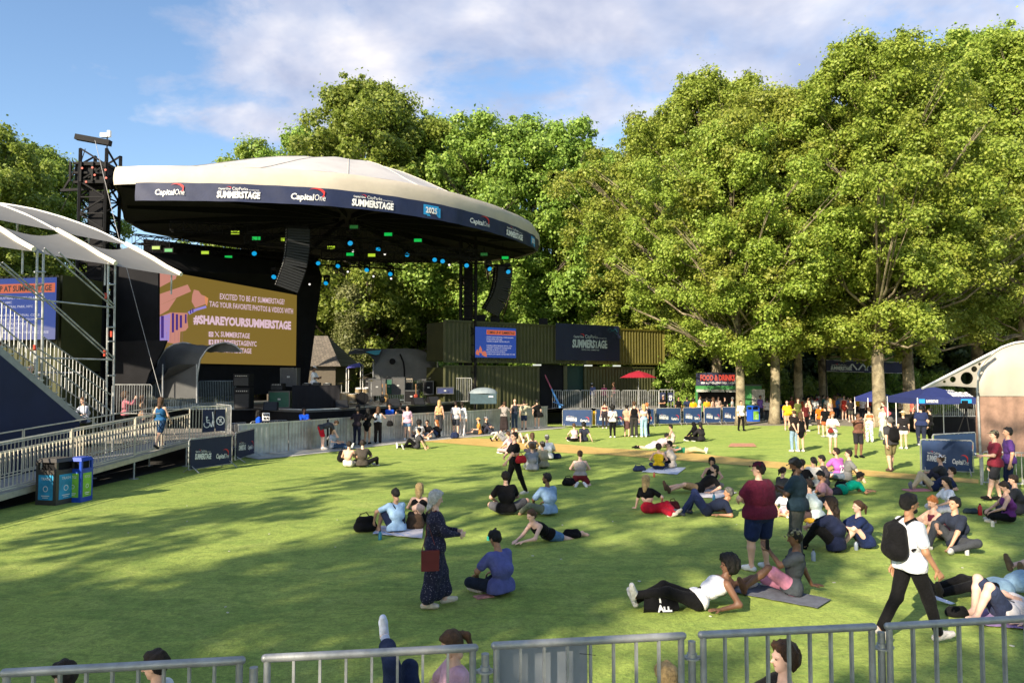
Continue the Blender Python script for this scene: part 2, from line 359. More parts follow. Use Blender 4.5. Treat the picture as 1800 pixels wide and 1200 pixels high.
def make_tree(seed, H, CR, base, nclump, leafn, leafsize, trunk_r, bark, leaf, fork=.35, lean=0.0, shape='round', clump_r=1.25, top_r=.75):
 """returns (trunk mesh, crown mesh) in local coordinates: a forked trunk with limbs that carry clumps of leaves"""
 rs = np.random.RandomState(seed); rnd = random.Random(seed)
 C = []; Rr = []
 cz0, cz1 = base, H
 tries = 0
 while len(C) < nclump and tries < nclump*40:
  tries += 1
  u = rs.rand(); z = cz0+(cz1-cz0)*u
  if u < .10 and shape != 'cone': z -= 2.4*rs.rand()*min(1, base/4)
  if shape == 'round': prof = math.sin(math.pi*min(1, max(0.0, .12+.80*u)))**.6
  elif shape == 'wide': prof = (1-abs(u-.40)/.62)**.5 if abs(u-.4) < .62 else .05
  else: prof = max(.12, 1-u)**.75*(.65+.35*min(1, u*6))
  a = rs.rand()*6.283
  wob = 1+.22*math.sin(a*3+seed)+.15*math.sin(a*5+u*7+seed*2)
  r = CR*prof*wob*(.12+.88*rs.rand()**.6)
  cr = clump_r*(.45+1.15*rs.rand()**1.3)
  r = max(0, r-cr*.5)
  C.append((r*math.cos(a), r*math.sin(a), z)); Rr.append(cr)
 for q in range(int(nclump*.45)):      # loose sprays that stick out of the crown
  k = rs.randint(len(C)); c = np.array(C[k]); o = c-np.array([0, 0, base+(H-base)*.35]); o = o/max(.1, np.linalg.norm(o))+rs.normal(size=3)*.45; o /= np.linalg.norm(o)
  C.append(tuple(c+o*Rr[k]*rs.uniform(.7, 1.15))); Rr.append(clump_r*rs.uniform(.25, .5))
 C = np.array(C); Rr = np.array(Rr)
 w_ = Rr**2; nper = np.maximum(8, (leafn*w_/w_.sum())).astype(int)
 cm = leaves_mesh('crown', C, Rr, nper, leafsize, rs)
 cm.materials.append(leaf)
 t = MB(); pts = []; rads = []; hz = base+(H-base)*.72; n = 9; ph = rnd.random()*6
 for i in range(n):
  f = i/(n-1); pts.append(Vector((lean*f*H*.3+.25*math.sin(f*3+ph)*f*2, .25*math.cos(f*4+ph)*f*2, hz*f)))
  rads.append(trunk_r*(1.25 if i == 0 else (1-.78*f)))
 pts.insert(1, Vector((pts[0].x, pts[0].y, .5))); rads.insert(1, trunk_r*1.02)
 t.path(pts, rads, 10)
 def pt(z):
  for k in range(len(pts)-1):
   if pts[k].z <= z <= pts[k+1].z: f = (z-pts[k].z)/(pts[k+1].z-pts[k].z); return pts[k].lerp(pts[k+1], f), rads[k]*(1-f)+rads[k+1]*f
  return pts[-1], rads[-1]
 order = rs.permutation(len(C))[:max(14, nclump//4)]
 for k in order:
  c = Vector(C[k]); dist = math.hypot(c.x, c.y)
  z0 = min(hz*.97, max(base*.8, c.z-dist*.55-.6)); p0, r0 = pt(z0)
  mid = p0.lerp(c, .45)+Vector((rnd.uniform(-.4, .4), rnd.uniform(-.4, .4), -.12*dist+rnd.uniform(0, .5)))
  rr = min(r0*.38, .03+.012*(c-p0).length*trunk_r/.4)
  t.path([p0, p0.lerp(mid, .5)+Vector((0, 0, .1)), mid, mid.lerp(c, .6)+Vector((0, 0, .2)), c+Vector((0, 0, Rr[k]*.3))], [rr, rr*.85, rr*.65, rr*.4, rr*.15], 6)
  for q in range(2):
   e = c+Vector((rnd.uniform(-1, 1), rnd.uniform(-1, 1), rnd.uniform(-.2, .9)))*Rr[k]*.9
   t.path([mid, mid.lerp(e, .5)+Vector((0, 0, .15)), e], [rr*.45, rr*.3, rr*.1], 5)
 me = bpy.data.meshes.new('trunk'); me.from_pydata([tuple(v) for v in t.v], [], t.f); me.materials.append(bark)
 me.polygons.foreach_set('use_smooth', [True]*len(t.f)); me.update()
 return me, cm
TREEKINDS = {}
def place_tree(kind, loc, s=1.0, rz=0.0, label='', group=None, sz=None, cat='tree'):
 tm, cm = TREEKINDS[kind]
 r = thing('tree', loc, label, cat, group, rz); r.scale = (s, s, sz or s)
 a = bpy.data.objects.new('trunk', tm); b = bpy.data.objects.new('crown', cm)
 for o in (a, b): COL.objects.link(o); o.parent = r
 return r
TREEKINDS['planeA'] = make_tree(11, 25, 9.0, 6.8, 480, 215000, .155, .43, BARK, LEAF_Y, shape='wide', clump_r=.80)
TREEKINDS['planeB'] = make_tree(12, 21, 7.6, 6.6, 360, 155000, .155, .35, BARK, LEAF_Y, shape='round', clump_r=.78)
TREEKINDS['planeC'] = make_tree(13, 26, 6.5, 8.0, 300, 130000, .17, .38, BARK, LEAF_Y, shape='round', clump_r=.85)
TREEKINDS['oakA'] = make_tree(21, 24, 10.5, 4.0, 420, 205000, .20, .5, BARKD, LEAF_G, shape='wide', clump_r=1.05)
TREEKINDS['oakB'] = make_tree(22, 22, 7.4, 3.5, 300, 150000, .20, .45, BARKD, LEAF_G, shape='round', clump_r=1.0)
TREEKINDS['shadedA'] = make_tree(31, 16, 6.8, .8, 110, 40000, .36, .35, BARKD, LEAF_SH, shape='round', clump_r=1.8)
TREEKINDS['shade'] = make_tree(51, 21, 7.5, 7, 75, 7000, .34, .4, BARK, LEAF_Y, shape='round', clump_r=1.15)
TREEKINDS['bush'] = make_tree(41, 4.2, 3.2, .4, 60, 24000, .13, .10, BARKD, LEAF_G, shape='wide', clump_r=.7)
TREEKINDS['cone'] = make_tree(42, 11, 3.6, .8, 110, 42000, .17, .2, BARKD, leaf_mat('leaves_olive', (.12, .13, .045), (.18, .18, .07), (.24, .23, .10)), shape='cone', clump_r=.8)
def X(px, Y): return (px-900)/FPX*Y
PT = [(1300, 48, 'planeB', .92, 0.3, 'plane tree with a low fork behind the food truck queue'),
      (1360, 49.5, 'planeB', 1.02, 1.2, 'plane tree with a thick mottled trunk between the food truck and the second bin'),
      (1403, 55, 'planeC', .93, 2.2, 'slender plane tree behind the woman with the yellow backpack'),
      (1447, 60, 'planeC', .95, 3.3, 'thin leaning plane tree left of the dark banner truss'),
      (1545, 46.5, 'planeA', .97, 4.0, 'tallest pale mottled plane tree standing in front of the small blue tent'),
      (1597, 50, 'planeA', .98, 5.4, 'heavy dark plane tree just right of the small blue tent'),
      (1715, 62, 'planeA', 1.27, .9, 'plane tree behind the holed white awning'),
      (1800, 55, 'planeA', 1.14, 2.7, 'plane tree rising behind the white tent roof'),
      (1262, 56, 'planeA', 1.03, 4.4, 'plane tree behind the food truck sign'),
      (1178, 66, 'planeB', 1.24, 5.0, 'plane tree above the sunlit end of the green containers')]
for px, Y, k, s, rz, lb in PT:
 place_tree(k, (X(px, Y), Y, 0), s, rz, lb, 'plane trees along the lawn edge')
OT = [(640, 74, 'oakA', 1.33, .5, 'broad dark green tree with a flat top right behind the roof ridge'),
      (745, 80, 'oakB', 1.40, 1.5, 'green tree beside the broad flat topped tree behind the stage'),
      (865, 74, 'oakB', 1.30, 2.5, 'round green tree above the right half of the stage roof'),
      (985, 76, 'oakB', 1.30, 3.7, 'round green tree just right of the stage roof tip'),
      (1060, 82, 'oakA', 1.14, 2.9, 'green tree above the container banner'),
      (560, 84, 'oakB', 1.34, 4.6, 'green tree left of the broad flat topped tree behind the stage'),
      (452, 88, 'oakB', 1.33, 5.2, 'tree whose tip pokes up over the stage roof'),
      (40, 62, 'oakA', .92, 1.0, 'tree behind the grandstand canopy at the left edge'),
      (-60, 52, 'oakB', .95, 2.0, 'tree at the far left edge behind the canopy'),
      (135, 74, 'oakB', .80, 3.0, 'tree between the canopy and the black tower'),
      (250, 84, 'oakB', .72, 3.9, 'tree seen under the roof beside the tower')]
for px, Y, k, s, rz, lb in OT:
 place_tree(k, (X(px, Y), Y, 0), s, rz, lb, 'trees behind the stage')
place_tree('cone', (X(612, 66), 66, 0), 1.0, .4, 'olive green conical tree right of the black stage wing')
k = 0
for px, Y, s in [(1130, 88, 1.1), (1210, 84, 1.0), (1290, 90, 1.15), (1370, 86, 1.0), (1440, 92, 1.2), (1510, 84, 1.05), (1580, 90, 1.2), (1650, 86, 1.05), (1730, 88, 1.15), (1810, 84, 1.1), (1890, 84, 1.2),
                 (720, 92, .9), (820, 95, .95), (920, 96, .95), (1030, 96, 1.0), (620, 96, .85), (500, 96, .8), (390, 92, .75), (200, 90, .75), (60, 84, .8)]:
 place_tree('shadedA', (X(px, Y), Y, 0), s, k*1.1, 'dense tree coloured dark for the shade of the wood behind the site', 'dark trees of the far wood'); k += 1
for px, Y, s, lb in [(1180, 57, 1.0, 'leafy green bush at the right end of the green containers'), (1205, 62, .7, 'leafy bush behind the food queue left of the truck'),
                 (1640, 60, .75, 'low bush in the shade behind the big navy tent'), (700, 66, 1.1, 'bush behind the arched grey tent'), (790, 64, 1.1, 'bush between the arched tent and the containers'), (600, 62, .8, 'bush beside the shingled house'), (1345, 70, 1.2, 'shaded bush behind the food truck'), (1480, 72, 1.1, 'shaded bush under the dark banner'), (1560, 74, 1.2, 'shaded bush behind the small blue tent')]:
 place_tree('bush', (X(px, Y), Y, 0), s, px*.1, lb, None, cat='bush')
for x, y, k, s, rz in [(-18, -7, 'shade', 1.05, 0), (-23, -17, 'shade', .95, 2), (-9, -11, 'shade', 1.05, 1), (3, -14, 'shade', .95, 4), (-30, -17, 'shade', .85, 3), (13, -11, 'shade', .9, 2.5)]:
 place_tree(k, (x, y, 0), s, rz, 'tree behind the viewpoint that shades the lawn', 'trees behind the viewpoint')
# ================================================================ materials
BLACK = mat('black_cloth', (.010, .010, .012), .85, var=.3, vscale=1.2, spec=.2)
BLKM = mat('black_steel', (.009, .009, .010), .65, var=.25, spec=.15)
GALV = mat('galvanised', (.36, .37, .38), .45, .45, var=.22, vscale=9, bump=.1)
GALVW = mat('galvanised_worn', (.42, .43, .42), .5, .5, var=.4, vscale=3.5, bump=.15)
ALU = mat('aluminium', (.55, .55, .53), .42, .75, var=.18, vscale=4)
ALUP = mat('barrier_sheet', (.40, .41, .40), .45, .65, var=.28, vscale=2.2, bump=.2, bscale=12)
WHITE = mat('white_paint', (.78, .77, .74), .5, var=.05)
CREAM = mat('cream_beam', (.80, .74, .60), .5, var=.06)
ROOFW = mat('roof_membrane', (.46, .44, .42), .6, var=.10, vscale=.7, bump=.25, bscale=1.5)
ROOFC = mat('fascia_membrane', (.50, .445, .36), .6, var=.09, vscale=.9, bump=.5, bscale=3)
NAVY = mat('navy_banner', (.012, .020, .062), .6, var=.12, vscale=2, bump=.3, bscale=2.5)
NAVYD = mat('navy_skirt', (.012, .018, .055), .7, var=.15, vscale=1, bump=.25, bscale=1.2)
NAVYB = mat('navy_sheet_blue', (.018, .045, .125), .5, var=.15, vscale=2, bump=.3, bscale=3)
TXW = mat('print_white', (.75, .75, .74), .6, var=0)
TXG = mat('print_grey', (.40, .48, .50), .6, var=.1)
TXR = mat('print_red', (.55, .03, .03), .6, var=0)
TXC = mat('print_cyan', (.02, .28, .60), .6, var=0)
SAIL = mat('canopy_fabric', (.29, .285, .27), .7, var=.08, vscale=1.2, trans=.35, bump=.2, bscale=4)
GREYT = mat('grey_tent_fabric', (.085, .088, .09), .7, var=.15, vscale=1.5, bump=.6, bscale=2.5, trans=.15)
GREYD = mat('dark_grey', (.016, .017, .019), .6, var=.2)
GREEN_SHADED = mat('container_green_shaded', (.045, .048, .013), .5, var=.25, vscale=1.0, bump=.1, bscale=8)  # container green darkened for the shade that lies on it
SCR_W = emat('screen_white', (.86, .66, .74), .62)
DECKM = mat('stage_deck', (.10, .10, .10), .5, var=.2)
WOODD = mat('ply_deck', (.22, .20, .17), .7, var=.2, vscale=3)

def text2d(txt, bold=0.0):
 cu = bpy.data.curves.new('t', 'FONT'); cu.body = txt; cu.size = 1.0; cu.resolution_u = 2; cu.offset = bold
 ob = bpy.data.objects.new('t', cu); COL.objects.link(ob)
 dg = bpy.context.evaluated_depsgraph_get(); me = bpy.data.meshes.new_from_object(ob.evaluated_get(dg))
 vs = [(v.co.x, v.co.y) for v in me.vertices]; fs = [tuple(p.vertices) for p in me.polygons]
 bpy.data.objects.remove(ob); bpy.data.curves.remove(cu); bpy.data.meshes.remove(me)
 x0 = min(v[0] for v in vs); x1 = max(v[0] for v in vs)
 return [((v[0]-x0)/(x1-x0), v[1]/.70) for v in vs], fs
def write(mb, fmap, txt, u, v, width, height, bold=.0, italic=0.0, mi=0, align='L'):
 """text with its lower left corner at (u, v) of a surface map fmap(u, v) -> point"""
 if align == 'C': u -= width/2
 vs, fs = text2d(txt, bold); mb.mi(mi)
 mb.add([fmap(u+a*width+italic*b*height, v+b*height) for a, b in vs], fs)
def rect(mb, fmap, u0, v0, u1, v1, mi=0):
 mb.mi(mi); mb.add([fmap(u0, v0), fmap(u1, v0), fmap(u1, v1), fmap(u0, v1)], [(0, 1, 2, 3)])
def swoosh(mb, fmap, u, v, w_, h_, mi=0):
 """red crescent mark"""
 n = 12; up = []; lo = []
 for i in range(n+1):
  t = i/n; a = R(165-150*t)
  up.append((u+w_*(.5+.5*math.cos(a))*1.0, v+h_*(.25+.75*math.sin(a))*(1 if t < .6 else 1)))
  lo.append((u+w_*(.5+.5*math.cos(a))*(.98 if t > .05 else 1)-w_*.06*t, v+h_*(.25+.75*math.sin(a))-h_*.42*t**1.3))
 up.append((u+w_*.93, v-h_*.35)); lo.append((u+w_*.80, v-h_*.30))
 mb.mi(mi); pts = up+lo; m = len(up)
 mb.add([fmap(*p) for p in pts], [(m+i, m+i+1, i+1, i) for i in range(m-1)])
def logo_cap(mb, fmap, u, v, w_, h_):        # bank wordmark with its red crescent
 write(mb, fmap, 'Capital', u, v, w_*.66, h_*.50, .028, .12, 0)
 write(mb, fmap, 'One', u+w_*.68, v, w_*.32, h_*.52, -.006, .12, 0)
 swoosh(mb, fmap, u+w_*.50, v+h_*.50, w_*.5, h_*.55, 1)
def logo_sum(mb, fmap, u, v, w_, h_):        # park concert series wordmark
 write(mb, fmap, 'SUMMERSTAGE', u, v, w_, h_*.52, .045, .06, 0)
 write(mb, fmap, 'Capital One', u+w_*.04, v+h_*.66, w_*.28, h_*.15, .02, 0, 0)
 swoosh(mb, fmap, u+w_*.20, v+h_*.80, w_*.14, h_*.14, 1)
 write(mb, fmap, 'CityParks', u+w_*.36, v+h_*.64, w_*.36, h_*.25, .0, 0, 0)
 write(mb, fmap, 'FOUNDATION', u+w_*.74, v+h_*.64, w_*.24, h_*.08, .0, 0, 0)
def plane_map(p0, p1, up=Vector((0, 0, 1)), lift=.008, n=None):
 """u, v in metres along the line p0->p1 and up; lifted along the normal that faces the camera side"""
 d = (Vector(p1)-Vector(p0)).normalized(); n = d.cross(up).normalized()
 return lambda u, v: Vector(p0)+d*u+up*v+n*lift

# ================================================================ front guard rail (on the viewing platform)
ZR = 1.54
g5 = [((12, 1182), (421, 1160)), ((470, 1156), (831, 1138)), ((873, 1134), (1197, 1117)), ((1236, 1115), (1532, 1101)), ((1563, 1100), (1880, 1082))]
lbls = ['galvanised guard rail panel at the bottom left corner of the view', 'galvanised guard rail panel in front of the ponytailed woman in pink',
  'galvanised guard rail panel with a white board tied behind it', 'galvanised guard rail panel in front of the curly haired man in black', 'galvanised guard rail panel at the bottom right corner, before the man with the backpack']
for i, ((a, b), lb) in enumerate(zip(g5, lbls)):
 A = gp(*a, ZR); B = gp(*b, ZR); d = (B-A); L = d.length; d.normalize(); dn = Vector((0, 0, -1))
 t = thing('guard_rail', (A+B)/2+dn*1.09, lb, 'guard rail', 'guard rail panels of the viewing platform')
 m = MB(); m.tube(A-d*.012, B+d*.012, .0245, n=14)
 m.sphere(A-d*.012, .0247, 10, 6); m.sphere(B+d*.012, .0247, 10, 6); m.build('top_rail', GALV, t, smooth=True)
 m = MB(); m.tube(A+dn*1.0, B+dn*1.0, .017, n=10); m.build('bottom_rail', GALV, t, smooth=True)
 for E in (A, B):
  m = MB(); m.tube(E+dn*.01, E+dn*1.09, .021, n=10); m.build('end_post', GALV, t, smooth=True)
 nb = 8 if i != 0 else 9
 for k in range(1, nb):
  p = A+d*(L*k/nb); m = MB(); m.beam(p+dn*.012, p+dn*1.0, .015, .029, up=d.cross(dn)); m.build('bar', GALV, t)
for px, py in [(446, 1172), (853, 1148), (1216, 1126), (1549, 1110)]:
 P = gp(px, py, ZR-.05)
 t = thing('scaffold_post', (P.x, P.y, .45), {446: 'short scaffold post with no clamp visible between the two left guard rail panels', 853: 'scaffold post with a disc clamp left of the white board', 1216: 'scaffold post with a disc clamp between the third and fourth guard rails', 1549: 'scaffold post with a disc clamp before the walking man with the backpack'}[px], 'scaffold post', 'scaffold posts between guard rail panels')
 m = MB(); m.tube((P.x, P.y, .45), P, .0245, n=14); m.build('pole', GALV, t, smooth=True)
 if px != 446 or True:
  z = P.z-.105-(.06 if px == 446 else 0)
  m = MB(); m.tube((P.x, P.y, z-.005), (P.x, P.y, z+.005), .052, n=16); m.tube((P.x, P.y, z+.004), (P.x, P.y, z+.03), .031, n=12)
  m.box((P.x, P.y, z+.0), (.17, .022, .018), rz=.1); m.build('clamp', GALVW, t, smooth=True)
A = gp(868, 1141, ZR-.045); B = gp(1034, 1134, ZR-.045); n = Vector((B.y-A.y, A.x-B.x, 0)).normalized()*-1
m = MB(); q = A+n*.03; r_ = B+n*.03; m.prism([q, r_, r_+Vector((0, 0, -.8)), q+Vector((0, 0, -.8))], n*.004)
o = tag(m.build('white_board', mat('coroplast', (.26, .29, .33), .5, var=.05)), 'pale grey white plastic board tied behind the third guard rail', 'board')
A = gp(1016, 1150, ZR-.02)
m = MB(); m.path([gp(1019, 1148, ZR-.03), gp(1032, 1149, ZR-.03), gp(1047, 1151, ZR-.03)], .002, 5); m.build('cable_tie', BLACK, o)
m = MB(); A = gp(-60, 1180, .45); A = gp(12, 1182, ZR); B = gp(1880, 1082, ZR); d = (B-A).normalized(); n = Vector((-d.y, d.x, 0))
A = A-d*2; B = B+d*1; A.z = B.z = .40
t = thing('viewing_platform', (A+B)/2-n*1.2-Vector((0, 0, .4)), 'low steel and plywood viewing platform that carries the guard rails', 'platform')
m.prism([A+n*.06, B+n*.06, B-n*2.6, A-n*2.6], (0, 0, .05)); m.build('deck', WOODD, t)
for i in range(6):
 for k in (0.1, 2.4):
  p = A.lerp(B, i/5)-n*k; m = MB(); m.tube((p.x, p.y, -.03), (p.x, p.y, .40), .03); m.build('leg', GALV, t)

# ================================================================ barriers
def bar_barrier(a, b, h, nb, label, group, parent=None, mats=None, foot=True, rr=.016, banner=None, name='barrier', rb=None, legs=True):
 a, b = Vector(a), Vector(b); up = Vector((0, 0, 1)); M_ = mats or GALVW
 t = thing(name, (a+b)/2, label, 'barrier', group)
 d = (b-a); L = d.length; dd = d.normalized(); nn = dd.cross(up)
 lo = .12 if foot else .03
 m = MB(); m.path([a+up*lo, a+up*(h-.06), a+up*h+dd*.06, b+up*h-dd*.06, b+up*(h-.06), b+up*lo, a+up*lo], rr, 6); m.build('frame', M_, t, smooth=True)
 if nb:
  m = MB()
  for k in range(1, nb): p = a+dd*(L*k/nb); m.tube(p+up*lo, p+up*h, rb or rr*.55, n=5, caps=False)
  m.build('bar_infill', M_, t)
 if foot and legs:
  for p in (a+dd*.12, b-dd*.12):
   m = MB(); m.path([p+nn*.34+up*.012, p+up*(lo+.12), p-nn*.34+up*.012], rr*.8, 5); m.build('foot', M_, t)
 if banner:
  m = MB(); rows = []
  for j in range(4):
   f = j/3; rows.append([a+dd*(L*(.02+.96*i/14))+up*((lo+.02)*(1-f)+(h-.03)*f)+nn*(rr+.012+.006*math.sin(i*1.9+j*1.3)) for i in range(15)])
  m.grid(rows, thick=nn*-.004); bo = m.build('banner', banner, t, smooth=True)
  fm = plane_map(a+dd*L*.02+up*(lo+.02), b, lift=rr+.026)
  hh = h-lo; m = MB(); W = L*.96
  logo_sum(m, fm, W*.10, hh*.32, W*.38, hh*.34); m.build('lettering', [TXW, TXR], bo)
  m = MB(); logo_cap(m, fm, W*.60, hh*.32, W*.32, hh*.30); m.build('lettering', [TXW, TXR], bo)
 return t
pts = [WALL[0]]
for p in WALL[1:]:
 n_ = max(1, round((p-pts[-1]).length/1.25)); s0 = pts[-1].copy()
 for k in range(n_): pts.append(s0.lerp(p, (k+1)/n_))
for i, (a, b) in enumerate(zip(pts[:-1], pts[1:])):
 up = Vector((0, 0, 1)); d = (b-a); L = d.length; d.normalize(); n = d.cross(up); a = a-n*1.15; b = b-n*1.15
 t = thing('crowd_barrier', (a+b)/2, 'waist high sheet aluminium crowd barrier section standing along the stage pit', 'crowd barrier', 'sheet metal crowd barrier sections')
 rows = []; K = 24
 prof = [(.012 if (k//2) % 2 else 0) for k in range(K+1)]
 rows = [[a+d*(.01+(L-.02)*k/K)+n*prof[k]+up*z for k in range(K+1)] for z in (.03, 1.24)]
 m = MB(); m.grid(rows, thick=n*-.02); m.build('panel', ALUP, t)
 m = MB(); m.beam(a+up*1.26+n*-.02, b+up*1.26+n*-.02, .10, .045); m.build('top_ledge', ALU, t)
 m = MB(); m.prism([a+n*1.1+up*.02, b+n*1.1+up*.02, b-n*.2+up*.02, a-n*.2+up*.02], (0, 0, .012)); m.build('tread_plate', ALU, t)
 m = MB(); m.beam(a.lerp(b, .5)-n*.03+up*1.0, a.lerp(b, .5)-n*.9+up*.04, .05, .05); m.build('brace', ALU, t)
segs = [(989, 751, 1041, 751.5), (1047, 751, 1098, 750.5), (1101, 750, 1150, 749), (1153, 748, 1197, 747), (1201, 746.5, 1233, 746), (1238, 746, 1267, 745.5), (1270, 745, 1300, 744.5)]
nm = ['bannered navy barrier that joins the end of the sheet metal crowd wall', 'bannered navy barrier behind the woman with the bare orange back', 'bannered navy barrier behind the man in the black vest', 'bannered navy barrier under the round sign', 'bannered navy barrier behind the seated pair in black', 'bannered navy barrier right in front of the food queue', 'last bannered navy barrier, beside the walking man in the white shirt']
for (x0, y0, x1, y1), lb in zip(segs, nm):
 bar_barrier(gp(x0, y0), gp(x1, y1), 1.12, 8, lb, 'navy bannered barriers along the lawn', banner=NAVYB, rr=.02)
bar_barrier(gp(1619, 832), gp(1712, 836), 1.12, 10, 'bannered navy barrier with large white lettering before the camera tripod', 'navy bannered barriers along the lawn', banner=NAVYB, rr=.02)
bar_barrier(gp(1640, 812), gp(1716, 806), 1.02, 10, 'second navy barrier half hidden behind the one with large lettering', 'navy bannered barriers along the lawn', banner=NAVYB, rr=.02)
bar_barrier(gp(331, 832), gp(407, 820), 1.12, 10, 'navy barrier with white and red print at the foot of the ramp', 'navy barriers by the ramp', banner=NAVYD, rr=.02)
bar_barrier(gp(413, 814), gp(446, 802), 1.12, 10, 'narrow looking navy barrier between the ramp barrier and the crowd wall', 'navy barriers by the ramp', banner=NAVYD, rr=.02)
bar_barrier(gp(400, 792), gp(432, 788), 1.15, 14, 'bare grey barrier with round corners behind the navy ones by the ramp', 'navy barriers by the ramp', mats=GALV)
bar_barrier(gp(440, 786), gp(505, 782), 1.15, 14, 'bare grey barrier in the pit behind the crowd wall', 'navy barriers by the ramp', mats=GALV)

# ================================================================ left: ramp, landing, stairs, canopy
up = Vector((0, 0, 1))
def rp(Y, off=0.0, dz=0.0):        # ramp edge line: near (lawn) side; off to the far side
 return Vector((-12.1+.0667*(Y-17.5)-off, Y+off*.0667, .41+.0496*(Y-17.5)+dz))
ramp_o = thing('access_ramp', (rp(20).x, 20, 0), 'long aluminium wheelchair ramp with barred railings along the left of the lawn', 'ramp')
m = MB(); a0, a1 = rp(9), rp(26.5); b0, b1 = rp(9, 1.35), rp(26.5, 1.35)
m.prism([a0, a1, b1, b0], (0, 0, -.05)); m.build('deck', mat('ramp_deck', (.33, .33, .32), .6, .3, var=.15, vscale=6), ramp_o)
m = MB(); m.beam(a0-up*.10, a1-up*.10, .05, .14); m.beam(b0-up*.10, b1-up*.10, .05, .14); m.build('side_beam', CREAM if False else mat('ramp_beam', (.52, .47, .36), .5, .3, var=.15), ramp_o)
RAIL = mat('ramp_rail', (.60, .56, .46), .45, .25, var=.15, vscale=3)
ys = [9.0, 12.0, 14.6, 17.3, 20.1, 23.1, 26.5]
for off, nmr in ((0.0, 'near'), (1.35, 'far')):
 for s0, s1 in zip(ys[:-1], ys[1:]):
  P, Q = rp(s0+.03, off, .03), rp(s1-.03, off, .03)
  m = MB(); m.path([P, P+up*1.17, Q+up*1.17, Q, P+up*.04], .021, 6); m.tube(P+up*.95, Q+up*.95, .014, n=6); m.tube(P+up*.08, Q+up*.08, .014, n=6)
  ro = m.build('railing', RAIL, ramp_o, smooth=True)
  m = MB(); nb = 20
  for k in range(1, nb): p = P.lerp(Q, k/nb); m.beam(p+up*.08, p+up*.95, .014, .02)
  m.build('bar_infill', RAIL, ro)
 m = MB(); P, Q = rp(9, off+(.10 if off == 0 else -.1), .92), rp(26.3, off+(.10 if off == 0 else -.1), .92); m.tube(P, Q, .02, n=8); m.build('handrail', RAIL, ramp_o, smooth=True)
for Y in (14.6, 17.3, 20.1, 23.1, 26.3):
 for off in (0.0, 1.35):
  p = rp(Y, off); m = MB(); m.tube((p.x, p.y, 0.02), p, .028); m.tube((p.x, p.y, 0.005), (p.x, p.y, .02), .14, n=12); m.build('support_leg', GALVW, ramp_o, smooth=True)
land = thing('landing', (-13.5, 29, 0), 'plywood landing deck where ramp and stair meet behind the signs', 'landing')
m = MB(); m.prism([(-10.6, 27.6, .86), (-11.5, 26.52, .86), (-13.2, 26.6, .86), (-17, 26.6, .86), (-17, 33, .86), (-12.6, 33, .86), (-10.9, 29.5, .86)], (0, 0, -.08)); m.build('deck', WOODD, land)
for x, y in [(-11.6, 27), (-11.2, 29), (-12.8, 32.5), (-16.5, 27), (-16.5, 32.5)]:
 m = MB(); m.tube((x, y, 0), (x, y, .78), .04); m.build('leg', GALVW, land)
m = MB(); m.prism([(-11.3, 27.2, .05), (-11.1, 29.3, .05), (-12.7, 32.8, .05), (-12.75, 32.8, .05), (-11.2, 29.35, .05), (-11.4, 27.25, .05)], (0, 0, .7)); m.build('skirt', BLACK, land)
G1, G2 = at(334, 716, 26.55), at(398, 713, 27.6); G1.z = G2.z = .88
gt = bar_barrier(G1, G2, 1.2, 12, 'gold grey gate barrier at the ramp top carrying two pictogram signs', None, foot=False, mats=RAIL, rr=.024)
fm = plane_map(G1, G2, lift=.03); L = (G2-G1).length
sg = MB(); rect(sg, fm, L*.33, .28, L*.66, 1.08); rect(sg, fm, L*.69, .28, L*.96, 1.08)
so_ = sg.build('sign_panel', NAVYD, gt)
fm2 = plane_map(G1, G2, lift=.036); sg = MB()
def ring(mb, fmap, u, v, r0, r1, n=20, a0=0, a1=360, mi=0):
 mb.mi(mi); vs = []
 for i in range(n+1):
  a = R(a0+(a1-a0)*i/n); vs += [fmap(u+r0*math.cos(a), v+r0*math.sin(a)), fmap(u+r1*math.cos(a), v+r1*math.sin(a))]
 mb.add(vs, [(2*i, 2*i+1, 2*i+3, 2*i+2) for i in range(n)])
def stroke(mb, fmap, pts, w_, mi=0):
 mb.mi(mi)
 for (x0, y0), (x1, y1) in zip(pts[:-1], pts[1:]):
  dx, dy = x1-x0, y1-y0; l = math.hypot(dx, dy) or 1; nx, ny = -dy/l*w_/2, dx/l*w_/2
  mb.add([fmap(x0+nx, y0+ny), fmap(x0-nx, y0-ny), fmap(x1-nx, y1-ny), fmap(x1+nx, y1+ny)], [(0, 1, 2, 3)])
def wheelchair(mb, fmap, u, v, s):
 ring(mb, fmap, u, v, s*.36, s*.46, a0=150, a1=400); ring(mb, fmap, u-.02*s, v+.95*s, 0.0, s*.14)
 stroke(mb, fmap, [(u-.05*s, v+.8*s), (u, v+.25*s), (u+.38*s, v+.25*s), (u+.62*s, v-.35*s)], s*.13); stroke(mb, fmap, [(u, v+.55*s), (u+.35*s, v+.55*s)], s*.1)
wheelchair(sg, fm2, L*.45, .55, .27)
stroke(sg, fm2, [(L*.58, .45), (L*.62, .75), (L*.60, 1.0)], .04); stroke(sg, fm2, [(L*.64, .45), (L*.62, .75), (L*.645, .6)], .03)
ring(sg, fm2, L*.825, .66, .13, .165); stroke(sg, fm2, [(L*.825-.11, .77), (L*.825+.11, .55)], .03); stroke(sg, fm2, [(L*.80, .6), (L*.85, .72), (L*.83, .74)], .04)
sg.build('pictogram', TXW, so_)
bar_barrier(at(196, 728, 27.5), at(266, 728, 27.5), 1.1, 16, 'short barred rail on the landing below the pink jacket', 'rails on the landing', foot=False, mats=GALVW)
bar_barrier(Vector((-12.55, 31.5, .86)), Vector((-11.2, 29.6, .86)), 1.15, 18, 'barred rail on the landing behind the woman in the blue tank top', 'rails on the landing', foot=False, mats=GALVW)

